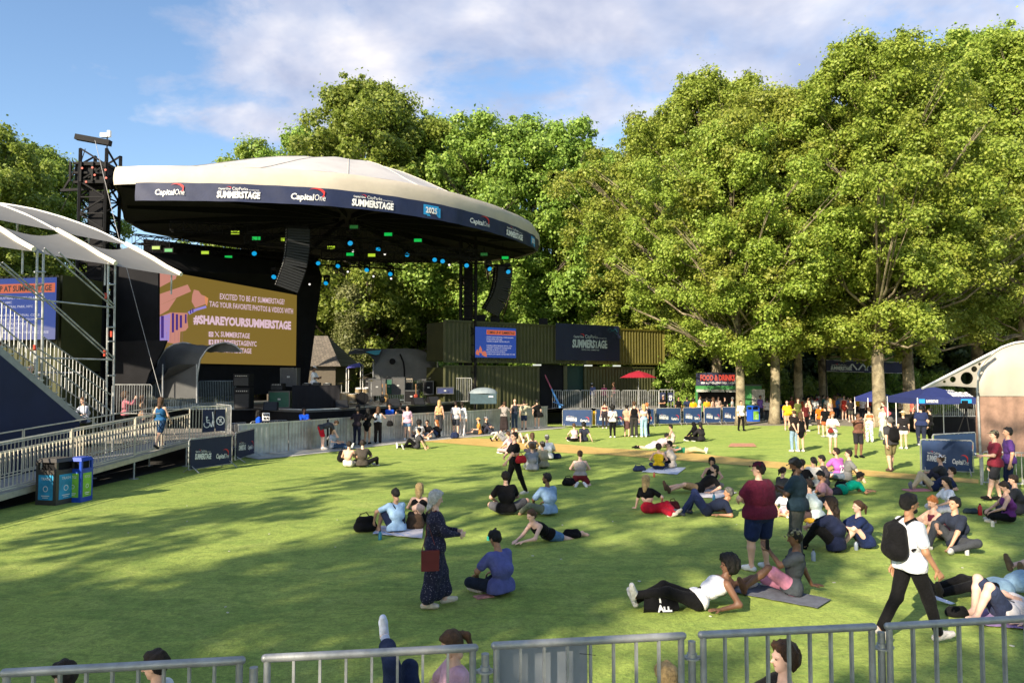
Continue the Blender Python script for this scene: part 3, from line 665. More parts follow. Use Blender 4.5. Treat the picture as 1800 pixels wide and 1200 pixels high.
SC = 1.15
def S(x, y, z): return Vector((x*SC, y*SC, CAMZ+(z-CAMZ)*SC))
T1, T2 = Vector((-14.4, 22.7, 0)), Vector((-13.6, 25.3, 0)); ld = (T2-T1).normalized(); bk = Vector((-ld.y, ld.x, 0))
def linept(px, off=0.0):       # point of the scaffold line (offset off backwards) seen in direction px
 r_ = (px-900)/FPX; p = T1+bk*off
 s = (r_*p.y-p.x)/(ld.x-r_*ld.y); return p+ld*s
def lp(px, py, off=0.0):
 p = linept(px, off); return at(px, py, p.y)
gs = thing('canopy_scaffold', T1, 'grey scaffold frame with diagonal tubes that holds the grandstand canopy', 'scaffold')
for px in (65.5, 76.5, 190.5, 202.5, -60):
 p = linept(px); top = at(px, 440 if px < 100 else 462, p.y)
 m = MB(); m.tube((p.x, p.y, 0), top, .034, n=8); m.build('standard', GALVW, gs, smooth=True)
for a, b in [((-50, 514), (201, 541)), ((77, 629), (196, 632)), ((0, 465), (77, 530)), ((4, 461), (81, 527)), ((82, 530), (196, 633)), ((86, 527), (200, 629)), ((78, 436), (198, 539)), ((104, 444), (201, 536)), ((-50, 425), (0, 463)), ((64, 560), (76, 560)), ((190, 500), (202, 500)), ((190, 575), (202, 575)), ((190, 600), (202, 600)), ((64, 500), (76, 500)), ((190, 660), (202, 660)), ((60, 478), (80, 478))]:
 m = MB(); m.tube(lp(*a, off=-.05), lp(*b, off=-.05), .027, n=7); m.build('brace', GALVW, gs, smooth=True)
RED = mat('red_tag', (.5, .06, .03), .5)
for px, py in [(196, 587), (61, 611), (184, 621), (186, 520)]:
 m = MB(); a = lp(px, py-5, -.06); b = lp(px, py+5, -.06); m.tube(a, b, .042, n=8); m.build('red_band', RED, gs, smooth=True)
base = np.array([-12.7, 19.4]); stp = np.array([.86, 2.42]); bkd = np.array([-.94, .33])
prof = [(0, 6.5), (1.0, 7.05), (2, 7.52), (3.5, 8.2), (5, 8.72), (6.5, 9.15), (8, 9.47), (10, 9.75), (12, 9.9)]
def cp(k, s):
 z = np.interp(s, [a for a, b in prof], [b for a, b in prof]); q = base+stp*k+bkd*s; return S(q[0], q[1], z)
can = thing('fabric_canopy', S(-14, 22, 3.2)-up*3.2, 'pale translucent sail canopy on cream ribs over the grandstand', 'canopy')
for k in (-1, 0, 1, 2):
 m = MB(); m.path([cp(k, s)+up*.03 for s in np.linspace(-.1, 2.3, 5)], .085, 6); 
 m.build('rib_tip', CREAM, can, smooth=True)
 m = MB(); m.path([cp(k, s)+up*.0 for s in np.linspace(2.2, 12, 14)], .045, 6); m.build('rib', WHITE, can, smooth=True)
 for q in (.3, 4.0):
  m = MB(); p = cp(k, q); m.tube(p, (p.x, p.y, p.z-.9), .03); m.build('rib_bracket', GALVW, can)
for k in (-1, 0, 1):
 for s0, s1, nmf in ((0.0, 2.15, 'lower_sail'), (2.25, 12, 'upper_sail')):
  rows = []
  for s in np.linspace(s0, s1, 10):
   row = []
   for f in np.linspace(0, 1, 12):
    bow = math.sin(math.pi*f)
    ss = s+(.32*bow*(1-(s-s0)/(s1-s0)) if s0 == 0 else .5*bow*max(0, 1-(s-s0)/1.5))-(.32*bow*((s-s0)/(s1-s0)) if s0 == 0 else 0)
    row.append(cp(k+f, ss)-up*(.16*bow+(.0 if s0 else .03)))
   rows.append(row)
  m = MB(); m.grid(rows); m.build(nmf, SAIL, can, smooth='all')
st_ = thing('grandstand_stair', T1+bk*.8, 'steel stair with barred railings climbing to the grandstand at the left edge', 'stair')
def rail(parent, pa, pb, h, nb, mm=GALVW):
 m = MB(); m.path([pa, pa-up*h], .024, 6); m.path([pb, pb-up*h], .024, 6); m.tube(pa, pb, .024, n=6); m.tube(pa-up*h*.97, pb-up*h*.97, .02, n=6)
 ro = m.build('railing', mm, parent, smooth=True); m = MB()
 for k in range(1, nb): p = pa.lerp(pb, k/nb); m.beam(p, p-up*h*.97, .02, .02)
 m.build('bar_infill', mm, ro)
A_, B_ = lp(-60, 485, 1.3), lp(62, 574, 1.3); C_, D_ = lp(76, 592, 1.3), lp(188, 672, 1.3)
rail(st_, A_, B_, 1.25, 16); rail(st_, C_, D_, 1.25, 18)
A_, B_ = lp(-60, 518, 0), lp(64, 625, 0); C_, D_ = lp(66, 625, 0), lp(194, 722, 0)
rail(st_, A_, B_, .80, 12); rail(st_, C_, D_, .80, 16)
m = MB(); m.tube(lp(66, 612, -.08), lp(194, 693, -.08), .022); m.build('handrail', GALVW, st_)
a, b = lp(-60, 566, 0), lp(142, 739, 0); m = MB(); m.beam(a, b, .05, .22); m.build('stringer', mat('stringer', (.30, .31, .30), .5, .4), st_)
for k in range(15):
 p = a.lerp(b, (k+.5)/15); m = MB(); m.prism([p+up*.02, p+up*.02+ld*.30, p+up*.02+ld*.30+bk*1.3, p+up*.02+bk*1.3], (0, 0, .04)); m.build('tread', GALVW, st_)
kk = thing('shade_skirt', rp(24, 1.45), 'black cloth added as shade under the far side of the ramp', 'skirt')
m = MB(); a, b = rp(12, 1.5, -.12), rp(26.5, 1.5, -.12); m.prism([Vector((a.x, a.y, .02)), Vector((b.x, b.y, .02)), b, a], (-.02, 0, 0)); m.build('cloth', BLACK, kk)  # black cloth added where only shade lies under the ramp
m = MB(); a = Vector((-15.2, 19.5, .02)); m.prism([a, Vector((-16.5, 6, .02)), Vector((-16.5, 6, 4.4)), Vector((-15.2, 19.5, 4.4))], (-.03, 0, 0)); m.build('cloth', NAVYD, kk)
sk = thing('navy_skirt', (T1.x, T1.y, 0), 'large navy cloth skirt closing the side of the grandstand', 'skirt')
pa, pb, pc, pd = lp(-80, 556, -.08), lp(140, 741, -.08), lp(140, 800, -.08), lp(-80, 800, -.08)
pc.z = .1; pd.z = .1
m = MB(); m.add([pd, pc, pb, pa], [(0, 1, 2, 3)]); m2 = MB(); m2.prism([pd, pc, pb, pa], bk*.02); m2.build('cloth', NAVYD, sk)
m = MB()
m = MB(); m.box(((lp(30, 700, 2.5)).x-1.5, lp(30, 700, 2.5).y, 1.6), (2.0, 4.0, 3.2), rz=-.3); tag(m.build('seating_block', mat('olive_dark', (.05, .055, .03), .8)), 'dark olive back wall of the grandstand seating under the stair', 'seating block')

def bin_(name, px, py, w_, h_, col, colm, label, poster=None, pn='poster', rz=.35):
 b = gp(px, py); t = thing('litter_bin', b, label, 'litter bin', None, rz)
 M1 = mat(colm, col, .4, var=.1)
 m = MB(); m.box((0, 0, h_*.36), (w_, w_, h_*.72)); m.build('body', M1, t, world=False)
 m = MB()
 for sx in (-1, 1):
  for sy in (-1, 1): m.box((sx*(w_/2-.03), sy*(w_/2-.03), h_*.82), (.06, .06, h_*.2))
 m.box((0, 0, h_*.735), (w_+.012, w_+.012, .03)); m.build('hood_frame', M1, t, world=False)
 m = MB(); m.box((0, 0, h_*.82), (w_*.7, w_*.7, h_*.19)); m.build('liner', BLKM, t, world=False)
 m = MB(); hw = w_/2+.012
 m.add([(-hw, -hw, h_*.92), (hw, -hw, h_*.92), (hw, hw, h_*.92), (-hw, hw, h_*.92), (-hw*.8, -hw*.8, h_), (hw*.8, -hw*.8, h_), (hw*.8, hw*.8, h_), (-hw*.8, hw*.8, h_)], [(3, 2, 1, 0), (4, 5, 6, 7), (0, 1, 5, 4), (1, 2, 6, 5), (2, 3, 7, 6), (3, 0, 4, 7)])
 m.build('lid', M1, t, world=False)
 for (nx, ny) in ((0, -1), (1, 0)):
  m = MB(); c = Vector((nx*(w_/2+.006), ny*(w_/2+.006), h_*.37)); r_ = Vector((-ny, nx, 0)); f = lambda u, v, c=c, r_=r_, l=0: c+r_*u+up*v
  m.add([f(-w_*.36, -h_*.26), f(w_*.36, -h_*.26), f(w_*.36, h_*.28), f(-w_*.36, h_*.28)], [(0, 1, 2, 3)])
  po = m.build('poster', poster, t, world=False); m = MB(); n_ = Vector((nx, ny, 0))*.004; g = lambda u, v: f(u, v)+n_
  if pn: write(m, g, pn, 0, h_*.17, w_*.45, h_*.055, .01, align='C')
  ring(m, g, 0, -h_*.02, w_*.09, w_*.12); stroke(m, g, [(-w_*.2, -h_*.17), (w_*.2, -h_*.17)], .02); stroke(m, g, [(-w_*.14, -h_*.21), (w_*.14, -h_*.21)], .015)
  m.build('print', TXW, po, world=False)
 return t
PBL = mat('poster_blue', (.03, .28, .50), .5, var=.35, vscale=3); PGR = mat('poster_green', (.22, .50, .05), .5, var=.2)
bin_('b', 97, 884, .60, 1.14, (.055, .05, .045), 'bin_dark', 'dark grey litter bin with pale blue posters beside the ramp', PBL, 'TRASH', rz=-.22)
bin_('b', 138, 880, .44, 1.12, (.012, .06, .42), 'bin_blue', 'blue recycling bin with a green poster touching the dark bin by the ramp', PGR, 'RECYCLE', rz=-.12)
bin_('b', 1324, 740, .62, 1.10, (.015, .09, .50), 'bin_blue2', 'blue bin with a yellow green poster beside the plane tree near the food truck', PGR, '')
bin_('b', 1379, 736, .55, 1.05, (.015, .09, .50), 'bin_blue2', 'blue bin with a yellow green poster left of the woman in orange', PGR, '')

def led_board(px0, py0, px1, py1, Y0, Y1, label, frame_pad, big=False):
 A = at(px0, py1, Y0); B = at(px1, py1, Y1); B.z = A.z; h = at(px0, py0, Y0).z-A.z
 t = thing('led_screen', (A+B)/2, label, 'screen')
 d = (B-A); L = d.length; d.normalize(); n = d.cross(up)
 m = MB(); m.prism([A-n*.12, B-n*.12, B-n*.12+up*h, A-n*.12+up*h], n*.12); m.build('casing', GREYD, t)
 fm = plane_map(A, B, lift=.008); m = MB(); rect(m, fm, 0, 0, L, h); s_ = m.build('display', emat('screen_blue', (.012, .065, .42), .75), t)
 fm = plane_map(A, B, lift=.014); m = MB()
 rect(m, fm, L*.27 if not big else L*.02, h*.76, L*.985, h*.91, 0)
 fm2 = plane_map(A, B, lift=.020)
 write(m, fm2, 'COMING UP AT SUMMERSTAGE', L*.29 if not big else L*.05, h*.79, L*(.67 if not big else .9), h*.09, .03, 0, 1); m.build('heading', [emat('screen_orange', (.85, .16, .05), .8), emat('screen_dark', (.02, .02, .08), .1)], s_)
 lines = ['SUN 6/8 / PLANTA INDUSTRIAL / TUNDE OLANIRAN', 'IN ASSOCIATION WITH LAMC', 'THURSDAY 6/12 @ 6PM / CENTRAL PARK, NYC', '', 'UNIVERSAL HIPHOP MUSEUM / REVIVAL CORE', 'CONCERT "RAISING UP" FOUNDATIONS', 'MASTERS OF MUSIC / DJ ACTION', 'IN ASSOCIATION WITH CITY MUSIC', 'THURSDAY, JUN 19 @ 6PM / CENTRAL PARK, NYC / FREE']
 wl = [.66, .38, .56, 0, .62, .60, .50, .46, .70]
 for i, (ln, ww) in enumerate(zip(lines, wl)):
  if ln: m = MB(); write(m, fm2, ln, L*(.27 if not big else .02), h*(.66-.07*i), L*ww*(1 if not big else 1.3), h*.038, .02, 0, 0); m.build('message_line', emat('screen_pale', (.75, .75, .95), .75), s_)
 m = MB()
 if not big:   # small coral flame shapes
  for (u, v, s) in ((.05, .10, .12), (.12, .16, .16), (.19, .08, .1), (.23, .05, .13)):
   m.add([fm(L*(u-.03), h*v), fm(L*(u+.05), h*(v-.03)), fm(L*(u+.04), h*(v+s*.7)), fm(L*u, h*(v+s*1.4)), fm(L*(u-.035), h*(v+s*.6))], [(0, 1, 2, 3, 4)])
 if not big: m.build('picture', emat('screen_coral', (.85, .22, .12), .7), s_)
 return t
led_board(-60, 492, 97, 598, 32.5, 31.6, 'large blue screen with an orange heading at the left edge behind the stair', 0, big=True)
bd = thing('green_container', at(30, 640, 33.5), 'dark green container wall that carries the blue screen at the left edge', 'container', 'green shipping containers')
def corr(mb, A, B, h, z0, pitch=.28, dep=.045, back=2.4):
 d = (B-A); L = d.length; d.normalize(); n = d.cross(up); k = int(L/pitch); row = []
 for i in range(k):
  for f, o_ in ((0, 0), (.32, 0), (.5, -dep), (.82, -dep)): row.append(A+d*((i+f)*L/k)+n*o_)
 row.append(B); rows = [[p+up*z0 for p in row], [p+up*(z0+h) for p in row]]
 mb.grid(rows)
 A2, B2 = A-n*back, B-n*back
 mb.add([A+up*z0, B+up*z0, B2+up*z0, A2+up*z0, A+up*(z0+h), B+up*(z0+h), B2+up*(z0+h), A2+up*(z0+h)], [(3, 2, 1, 0), (4, 5, 6, 7), (1, 2, 6, 5), (2, 3, 7, 6), (3, 0, 4, 7)])
A = at(-80, 640, 33.2); B = at(106, 640, 32.2); A.z = B.z = 0
m = MB(); corr(m, A, B, 4.2, 3.4); m.build('corrugated_body', GREEN_SHADED, bd)
m = MB(); corr(m, A, B, 3.3, 0.0); m.build('base_body', GREEN_SHADED, bd)
def house(px0, px1, Y, zw, zr, label, roofc, side=1):
 t = thing('shingled_house', (X((px0+px1)/2, Y), Y, 0), label, 'house')
 x0, x1 = X(px0, Y), X(px1, Y); D = 7
 m = MB(); m.box(((x0+x1)/2, Y+D/2, zw/2), (x1-x0, D, zw)); m.build('wall', mat('house_wall', (.10, .085, .065), .9, bump=.5, bscale=6), t)
 m = MB(); xm = (x0+x1)/2; o_ = .5
 m.add([(x0-o_, Y-o_, zw), (x1+o_, Y-o_, zw), (x1+o_, Y+D+o_, zw), (x0-o_, Y+D+o_, zw), (x0+1.5, Y+D/2, zr), (x1-1.5, Y+D/2, zr)], [(0, 1, 5, 4), (1, 2, 5), (2, 3, 4, 5), (3, 0, 4), (3, 2, 1, 0)])
 m.build('roof', roofc, t)
 m = MB(); m.box((xm, Y-.01, zw*.5), (1.2, .04, 1.1)); wd = m.build('window', BLKM, t)
 m = MB()
 for s_ in (-.32, .32): m.box((xm, Y-.04, zw*.5+s_*1.75), (1.3, .05, .06)); m.box((xm+s_*2, Y-.04, zw*.5), (.06, .05, 1.06))
 m.build('frame', WHITE, wd)
def shingle(name, c1, c2):
 m = bpy.data.materials.new(name); m.use_nodes = True; nt = m.node_tree; b = nt.nodes['Principled BSDF']
 tc = nd(nt, 'ShaderNodeTexCoord'); br = nd(nt, 'ShaderNodeTexBrick'); mp = nd(nt, 'ShaderNodeMapping'); mp.inputs['Rotation'].default_value = (R(90), 0, 0)
 nt.links.new(tc.outputs['Object'], mp.inputs[0]); nt.links.new(mp.outputs[0], br.inputs['Vector'])
 br.inputs['Color1'].default_value = (*c1, 1); br.inputs['Color2'].default_value = (*c2, 1); br.inputs['Mortar'].default_value = (.05, .05, .05, 1)
 br.inputs['Scale'].default_value = 2.2; br.inputs['Mortar Size'].default_value = .03; br.inputs['Row Height'].default_value = .35
 nt.links.new(br.outputs[0], b.inputs['Base Color']); b.inputs['Roughness'].default_value = .9; return m
house(70, 175, 52, 2.6, 8.3, 'small shingled house seen between the left screen and the black tower', shingle('grey_shingle', (.20, .21, .23), (.28, .28, .30)))
house(470, 590, 56, 3.9, 6.4, 'brown shingled house behind the right wing of the stage', shingle('brown_shingle', (.12, .10, .08), (.19, .16, .125)))
# ================================================================ STAGE
SZ = 1.6
front = [(447, 716), (490, 718.5), (540, 720), (600, 717.5), (640, 714.8), (680, 713), (720, 711), (780, 707.5), (830, 704), (876, 699)]
FE = [Vector((-17.5, 37.5, SZ)), Vector((-15.0, 36.0, SZ))]+[gp(*p, SZ) for p in front]
BE = [Vector((-.4, 51.5, SZ)), Vector((-3, 53, SZ)), Vector((-8, 53, SZ)), Vector((-13.5, 52, SZ)), Vector((-18.5, 44, SZ))]
stg = thing('stage', (-9, 42, 0), 'raised black concert stage with a curved front edge', 'stage')
m = MB(); m.prism(FE+BE, (0, 0, -.12)); m.build('deck', DECKM, stg)
m = MB(); m.path([p+Vector((.0, -.02, .0)) for p in FE], .035, 5); m.build('front_trim', ALU, stg)
rows = []
dense = []
for a, b in zip(FE[:-1], FE[1:]):
 k = max(2, int((b-a).length/.22))
 for i in range(k): dense.append(a.lerp(b, i/k))
dense.append(FE[-1])
for z in (0.02, .8, 1.56): rows.append([Vector((p.x+.03*math.sin(i*1.7), p.y+.08+.03*math.cos(i*1.7), z)) for i, p in enumerate(dense)])
m = MB(); m.grid(rows); m.build('skirt', BLACK, stg, smooth='all')
m = MB(); fm = lambda u, v: at(u, v, 34.0)
m = MB(); rect(m, lambda u, v: at(u, v, 33.7), 461, 738, 474, 725); sgn = m.build('notice', TXW, stg)
m = MB(); f_ = lambda u, v: at(u, v, 33.66)
for (a, b, c, d) in ((462.5, 731, 465, 727), (466.5, 731, 468.5, 727), (470, 731, 472.5, 727), (463, 736.5, 467, 733), (469, 736.5, 472, 733)): rect(m, f_, a, b, c, d)
m.build('print', BLACK, sgn)
rim_px = [(200, 325), (240, 323.5), (330, 323.5), (400, 325), (490, 328), (580, 333.5), (640, 340), (700, 348), (760, 358.5), (800, 367), (845, 379), (880, 390), (915, 404), (936, 414)]
ZF = 11.9
rim = [gp(*p, ZF) for p in rim_px]
backp = [(1.55, 47.6), (1.9, 49.6), (1.7, 52), (.6, 54.4), (-1.6, 56), (-5, 56.8), (-9, 56.6), (-13.3, 55.2), (-17.5, 52), (-20.6, 48), (-22.3, 44.6), (-21.9, 41.5), (-20.3, 38), (-19.0, 35.4)]
rimall = rim+[Vector((x, y, ZF)) for x, y in backp]
def resample(pts, n, closed=True):
 P = pts+[pts[0]] if closed else pts
 L = [0]
 for a, b in zip(P[:-1], P[1:]): L.append(L[-1]+(b-a).length)
 out = []
 for i in range(n):
  s = L[-1]*i/(n if closed else n-1); k = max(j for j in range(len(L)) if L[j] <= s+1e-9); k = min(k, len(P)-2)
  f = (s-L[k])/max(1e-9, L[k+1]-L[k]); out.append(P[k].lerp(P[k+1], f))
 return out
NR = 120; RM = resample(rimall, NR)
cen = sum(RM, Vector())/NR
roof = thing('stage_roof', (cen.x, cen.y, 0), 'large lens shaped white stage roof with a navy printed banner round its rim', 'stage roof')
def outw(i):
 d = RM[(i+1) % NR]-RM[i-1]; return Vector((d.y, -d.x, 0)).normalized()
m = MB(); rows = []
for j, (dz, dr) in enumerate([(0, 0), (.28, .02), (.55, 0), (.80, -.05), (.88, -.14)]):
 rows.append([RM[i % NR]+up*dz+outw(i % NR)*(dr+.02*math.sin(i*1.3+j)) for i in range(NR+1)])
m.grid(rows); m.build('fascia', ROOFC, roof, smooth='all')
m = MB(); rows = []
nr = 10
for j in range(nr+1):
 f = (j/nr)**1.3; row = []
 for i in range(NR+1):
  p = RM[i % NR]+outw(i % NR)*-.14; q = p.lerp(cen, f); th = i/NR*2*math.pi
  z = ZF+.88+3.45*math.sin(math.pi/2*f)**1.55+.05*math.cos(i/NR*2*math.pi*10)*math.sin(math.pi*f)
  row.append(Vector((q.x, q.y, z)))
 rows.append(row)
m.grid(rows); m.build('membrane', ROOFW, roof, smooth='all')
m = MB()    # panel seams and lashing on the membrane
for k in range(14):
 i = int(k*NR/14); pts_ = [rows[j][i]+up*.02 for j in range(0, nr, 1)]; m.path(pts_, .02, 4)
m.build('seam', mat('seam', (.55, .51, .45), .7), roof)
m = MB()    # underside
rows = []
for j in range(7):
 f = j/6; rows.append([(RM[i % NR]+outw(i % NR)*-.05).lerp(cen, f)+up*(.08+1.0*math.sin(f*1.5)) for i in range(NR+1)])
m.grid(rows); m.build('underside', mat('underside_cloth', (.030, .027, .024), .9, var=.3), roof, smooth='all')
bn_px = [(240, 323), (330, 323), (420, 325), (500, 328.5), (580, 333.5), (640, 340), (700, 348), (760, 358.5), (800, 367), (845, 379), (880, 390), (915, 404), (934, 413), (942, 418)]
B0 = [gp(*p, ZF) for p in bn_px][:-1]+[Vector((1.62, 47.4, ZF))]
Lb = [0]
for a, b in zip(B0[:-1], B0[1:]): Lb.append(Lb[-1]+(b-a).length)
def bmap(s, v, lift=.10):
 k = min(max(j for j in range(len(Lb)) if Lb[j] <= max(0, s)+1e-9), len(B0)-2); f = (s-Lb[k])/(Lb[k+1]-Lb[k])
 d = (B0[k+1]-B0[k]).normalized(); n = Vector((d.y, -d.x, 0))
 k2 = min(k+1, len(B0)-2) if f > .5 else max(k-1, 0); d2 = (B0[k2+1]-B0[k2]).normalized(); n2 = Vector((d2.y, -d2.x, 0)); n = n.lerp(n2, abs(f-.5)).normalized()
 return B0[k].lerp(B0[k+1], f)+n*lift+up*(v-.80)
ns = 130; m = MB(); LB = Lb[-1]
m.grid([[bmap(LB*i/ns, v, .10+.022*math.sin(i*.9+v*6)+.015*math.sin(i*.37)) for i in range(ns+1)] for v in (0, .2, .4, .6, .82)], thick=None)
ban = m.build('banner', NAVY, roof, smooth='all')
def s_at(px):      # arc length of the banner point seen at px
 for k in range(len(B0)-1):
  x0 = 900+B0[k].x/B0[k].y*FPX; x1 = 900+B0[k+1].x/B0[k+1].y*FPX
  if x0 <= px <= x1+.01: return Lb[k]+(Lb[k+1]-Lb[k])*(px-x0)/(x1-x0)
 return LB
bm = lambda u, v: bmap(u, v, .145)
for a, b, kd, v0, hh in [(268, 320, 'cap', .26, .50), (377, 453, 'sum', .17, .55), (507, 568, 'cap', .22, .56), (614, 687, 'sum', .14, .60), (821, 856, 'cap', .24, .52), (886, 915, 'sum', .14, .60)]:
 m = MB(); s0, s1 = s_at(a), s_at(b)
 (logo_cap if kd == 'cap' else logo_sum)(m, bm, s0, v0, s1-s0, hh); m.build('lettering', [TXW, TXR], ban)
for a, b in ((740, 770), (930, 937)):
 m = MB(); s0, s1 = s_at(a), s_at(b); rect(m, lambda u, v: bmap(u, v, .13), s0, .17, s1-.12, .68, 0); m.mi(0); rect(m, lambda u, v: bmap(u, v, .128), s0+.2, .12, s1, .60, 0)
 pl = m.build('year_plate', TXC, ban); m = MB(); write(m, bm, '2025', s0+(s1-s0)*.12, .28, (s1-s0)*.66, .28, .03); m.build('lettering', TXW, pl)
def truss(mb, a, b, w_=.5, r=.028, bay=.6):
 a, b = Vector(a), Vector(b); d = (b-a); L = d.length; d.normalize(); x = d.cross(up)
 if x.length < .1: x = Vector((1, 0, 0))
 x.normalize(); y = d.cross(x).normalized(); cs = [(x*sx+y*sy)*w_/2 for sx, sy in ((-1, -1), (1, -1), (1, 1), (-1, 1))]
 for c in cs: mb.tube(a+c, b+c, r, n=5, caps=False)
 k = max(1, int(L/bay))
 for i in range(k):
  p, q = a+d*(L*i/k), a+d*(L*(i+1)/k)
  for j in range(4):
   c0, c1 = cs[j], cs[(j+1) % 4]
   if i % 2: c0, c1 = c1, c0
   mb.tube(p+c0, q+c1, r*.6, n=4, caps=False)
   mb.tube(p+cs[j], p+cs[(j+1) % 4], r*.5, n=4, caps=False)
TR = []
def addtruss(a, b, w_=.5, r=.03, bay=.6, label='', group='black lighting trusses hung under the roof'):
 t = thing('lighting_truss', (Vector(a)+Vector(b))/2, label, 'truss', group); m = MB(); truss(m, a, b, w_, r, bay); m.build('lattice', BLKM, t); TR.append(t); return t
addtruss(at(246, 437, 43), at(560, 478, 50), .6, label='black lattice truss along the top of the large screen')
addtruss(at(235, 420, 41), at(545, 452, 49), .5, label='upper black lattice truss behind the green lamps at the back left')
addtruss(at(560, 460, 50.5), at(712, 468, 50.5), .45, label='black lattice truss seen against the trees right of the screen')
addtruss(at(565, 448, 44), at(850, 456, 46), .5, label='black lattice truss carrying the row of cyan lamps on the right')
addtruss(at(430, 418, 37.5), at(840, 448, 43), .5, label='front black lattice truss across the middle of the roof')
addtruss(at(300, 398, 37), at(720, 414, 41), .5, label='highest black lattice truss close under the roof front')
addtruss(at(600, 412, 40), at(640, 470, 50), .4, label='short black lattice truss running to the back under the roof')
m = MB()
for k in range(16):      # roof beams
 i = int(k*NR/16); p = RM[i]+outw(i)*-.3+up*.15; q = p.lerp(cen, .92)+up*.95; m.beam(p, q, .09, .35)
m.build('beam', BLKM, roof)
for k in range(9):
 f = k/8; P = RM[5+int(f*50)]; q = P+outw(5+int(f*50))*-1.2
 m = MB(); m.tube(P-up*.05+outw(5+int(f*50))*-.2, P-up*1.2*0-up*.05+outw(5+int(f*50))*-3, .04); m.build('strut', BLKM, roof)
LENS = {'c': emat('lens_cyan', (.0, .42, .85), 1.0), 'g': emat('lens_green', (.0, .62, .09), .9), 'y': emat('lens_lime', (.55, .8, .04), 1.0), 'w': emat('lens_white', (1, .95, .85), 1.6), 'd': emat('lens_dim_green', (.02, .22, .04), .5)}
def lamp_proto(kind):
 t = thing('stage_lamp', (0, 0, 0), '', 'stage lamp')
 if kind in 'c':
  m = MB(); m.box((0, 0, .48), (.34, .30, .14)); m.build('base', BLKM, t, world=False)
  m = MB(); m.box((-.17, 0, .25), (.05, .14, .42)); m.box((.17, 0, .25), (.05, .14, .42)); m.build('yoke', BLKM, t, world=False)
  m = MB(); d = Vector((.25, -.80, -.55)).normalized(); m.tube(Vector((0, 0, .12))-d*.18, Vector((0, 0, .12))+d*.20, .12, .15, 12); m.build('head', BLKM, t, world=False)
  m = MB(); m.tube(Vector((0, 0, .12))+d*.20, Vector((0, 0, .12))+d*.215, .135, n=14); m.build('lens', LENS['c'], t, world=False)
 elif kind in 'gyd':
  m = MB(); m.box((0, 0, .0), (.52, .22, .26)); m.build('housing', BLKM, t, world=False)
  m = MB(); m.tube((0, 0, .1), (0, 0, .45), .03); m.build('bracket', BLKM, t, world=False)
  m = MB(); m.box((0, -.125, -.02), (.42, .02, .17)); m.build('lens', LENS[kind], t, world=False)
 else:
  m = MB(); m.tube((0, .2, .08), (0, -.1, 0), .09, .10, 10); m.tube((0, .1, .05), (0, .1, .4), .02); m.build('housing', BLKM, t, world=False)
  m = MB(); m.tube((0, -.1, 0), (.0, -.115, 0), .065, n=10); m.build('lens', LENS['w'], t, world=False)
 return t
lamps = {'c': [(328, 469.5, 41), (389, 476, 42.5), (446, 446, 42), (483, 487, 42), (558, 463, 46), (595, 468, 47), (574, 498, 47), (614, 428, 39.5), (665.5, 439, 42), (715.5, 448, 43), (764, 457, 44), (778, 459.5, 44), (820, 467, 44.4), (858.7, 473, 44.6), (892, 478, 45), (645, 475, 46), (686.6, 482, 46)],
         'g': [(298, 440, 41), (403, 452, 43), (452, 419, 38), (683, 412, 40), (735, 422.5, 41), (616, 447, 43), (888, 453, 47)],
         'd': [(623, 399, 38), (851, 447, 45)],
         'y': [(276, 435.5, 41), (362, 444, 42), (415, 409, 38), (502, 421, 39.5), (583, 435, 42), (654, 448.5, 43)],
         'w': [(355, 480, 42.6), (411, 486, 43.3), (451, 491, 44), (545, 500, 46.5), (621, 442, 41), (677, 447, 42), (612, 478, 47), (657, 486, 47), (688, 490, 47), (790, 466, 44.5)]}
LN = {'c': 'cyan glowing moving head lamp hanging under the roof', 'g': 'green glowing wash lamp under the roof', 'd': 'dim green wash lamp under the roof', 'y': 'lime glowing wash lamp under the roof', 'w': 'tiny white spot lamp on the truss'}
for kd, L_ in lamps.items():
 pr = lamp_proto(kd)
 for i, (px, py, Y) in enumerate(L_):
  o = pr if i == 0 else copy_tree(pr)
  o.location = at(px, py, Y)-Vector((0, 0, .0 if kd != 'c' else .02)); o.rotation_euler.z = (.0 if kd != 'c' else (px % 7)*.1-.3)
  o['label'] = LN[kd]; o['group'] = {'c': 'cyan lamps', 'g': 'green lamps', 'd': 'dim lamps', 'y': 'lime lamps', 'w': 'white spots'}[kd]+' under the stage roof'
SA, SB = Vector((X(274, 35.5), 35.5, 0)), Vector((X(520, 46.8), 46.8, 0)); zb, zt = 3.83, 8.3
ls = thing('video_wall', (SA+SB)/2, 'large ochre video wall at the back of the stage inviting guests to share photos', 'screen')
sdv = (SB-SA).normalized(); sn = sdv.cross(up); SLn = (SB-SA).length
m = MB(); m.prism([SA+up*zb-sn*.2, SB+up*zb-sn*.2, SB+up*zt-sn*.2, SA+up*zt-sn*.2], sn*.2); m.build('casing', BLKM, ls)
pm = lambda l: (lambda px, py: onplane(px, py, SA+sn*l, sn))
OCH = emat('screen_ochre', (.225, .145, .025), 1.0)
m = MB(); f0 = plane_map(SA+up*zb, SB+up*zb, lift=.01); rect(m, f0, 0, 0, SLn, zt-zb); disp = m.build('display', OCH, ls)
m = MB(); f = pm(.03)    # picture: pink rays, piano keys
def poly(mi, pts): m.mi(mi); m.add([f(*p) for p in pts], [tuple(range(len(pts)-1, -1, -1))])
poly(0, [(277.5, 475.5), (312, 479), (309, 490), (277, 507)]); poly(0, [(277, 518), (330, 500), (336, 512), (276, 538)]); poly(0, [(276, 538), (310, 524), (296, 545), (275, 557)])
poly(0, [(341, 509), (349, 511), (354, 518), (360, 520), (366, 525), (365, 533), (343, 541), (337, 530), (338, 518)])
poly(3, [(360, 520), (366, 524), (364, 538), (361, 534)])
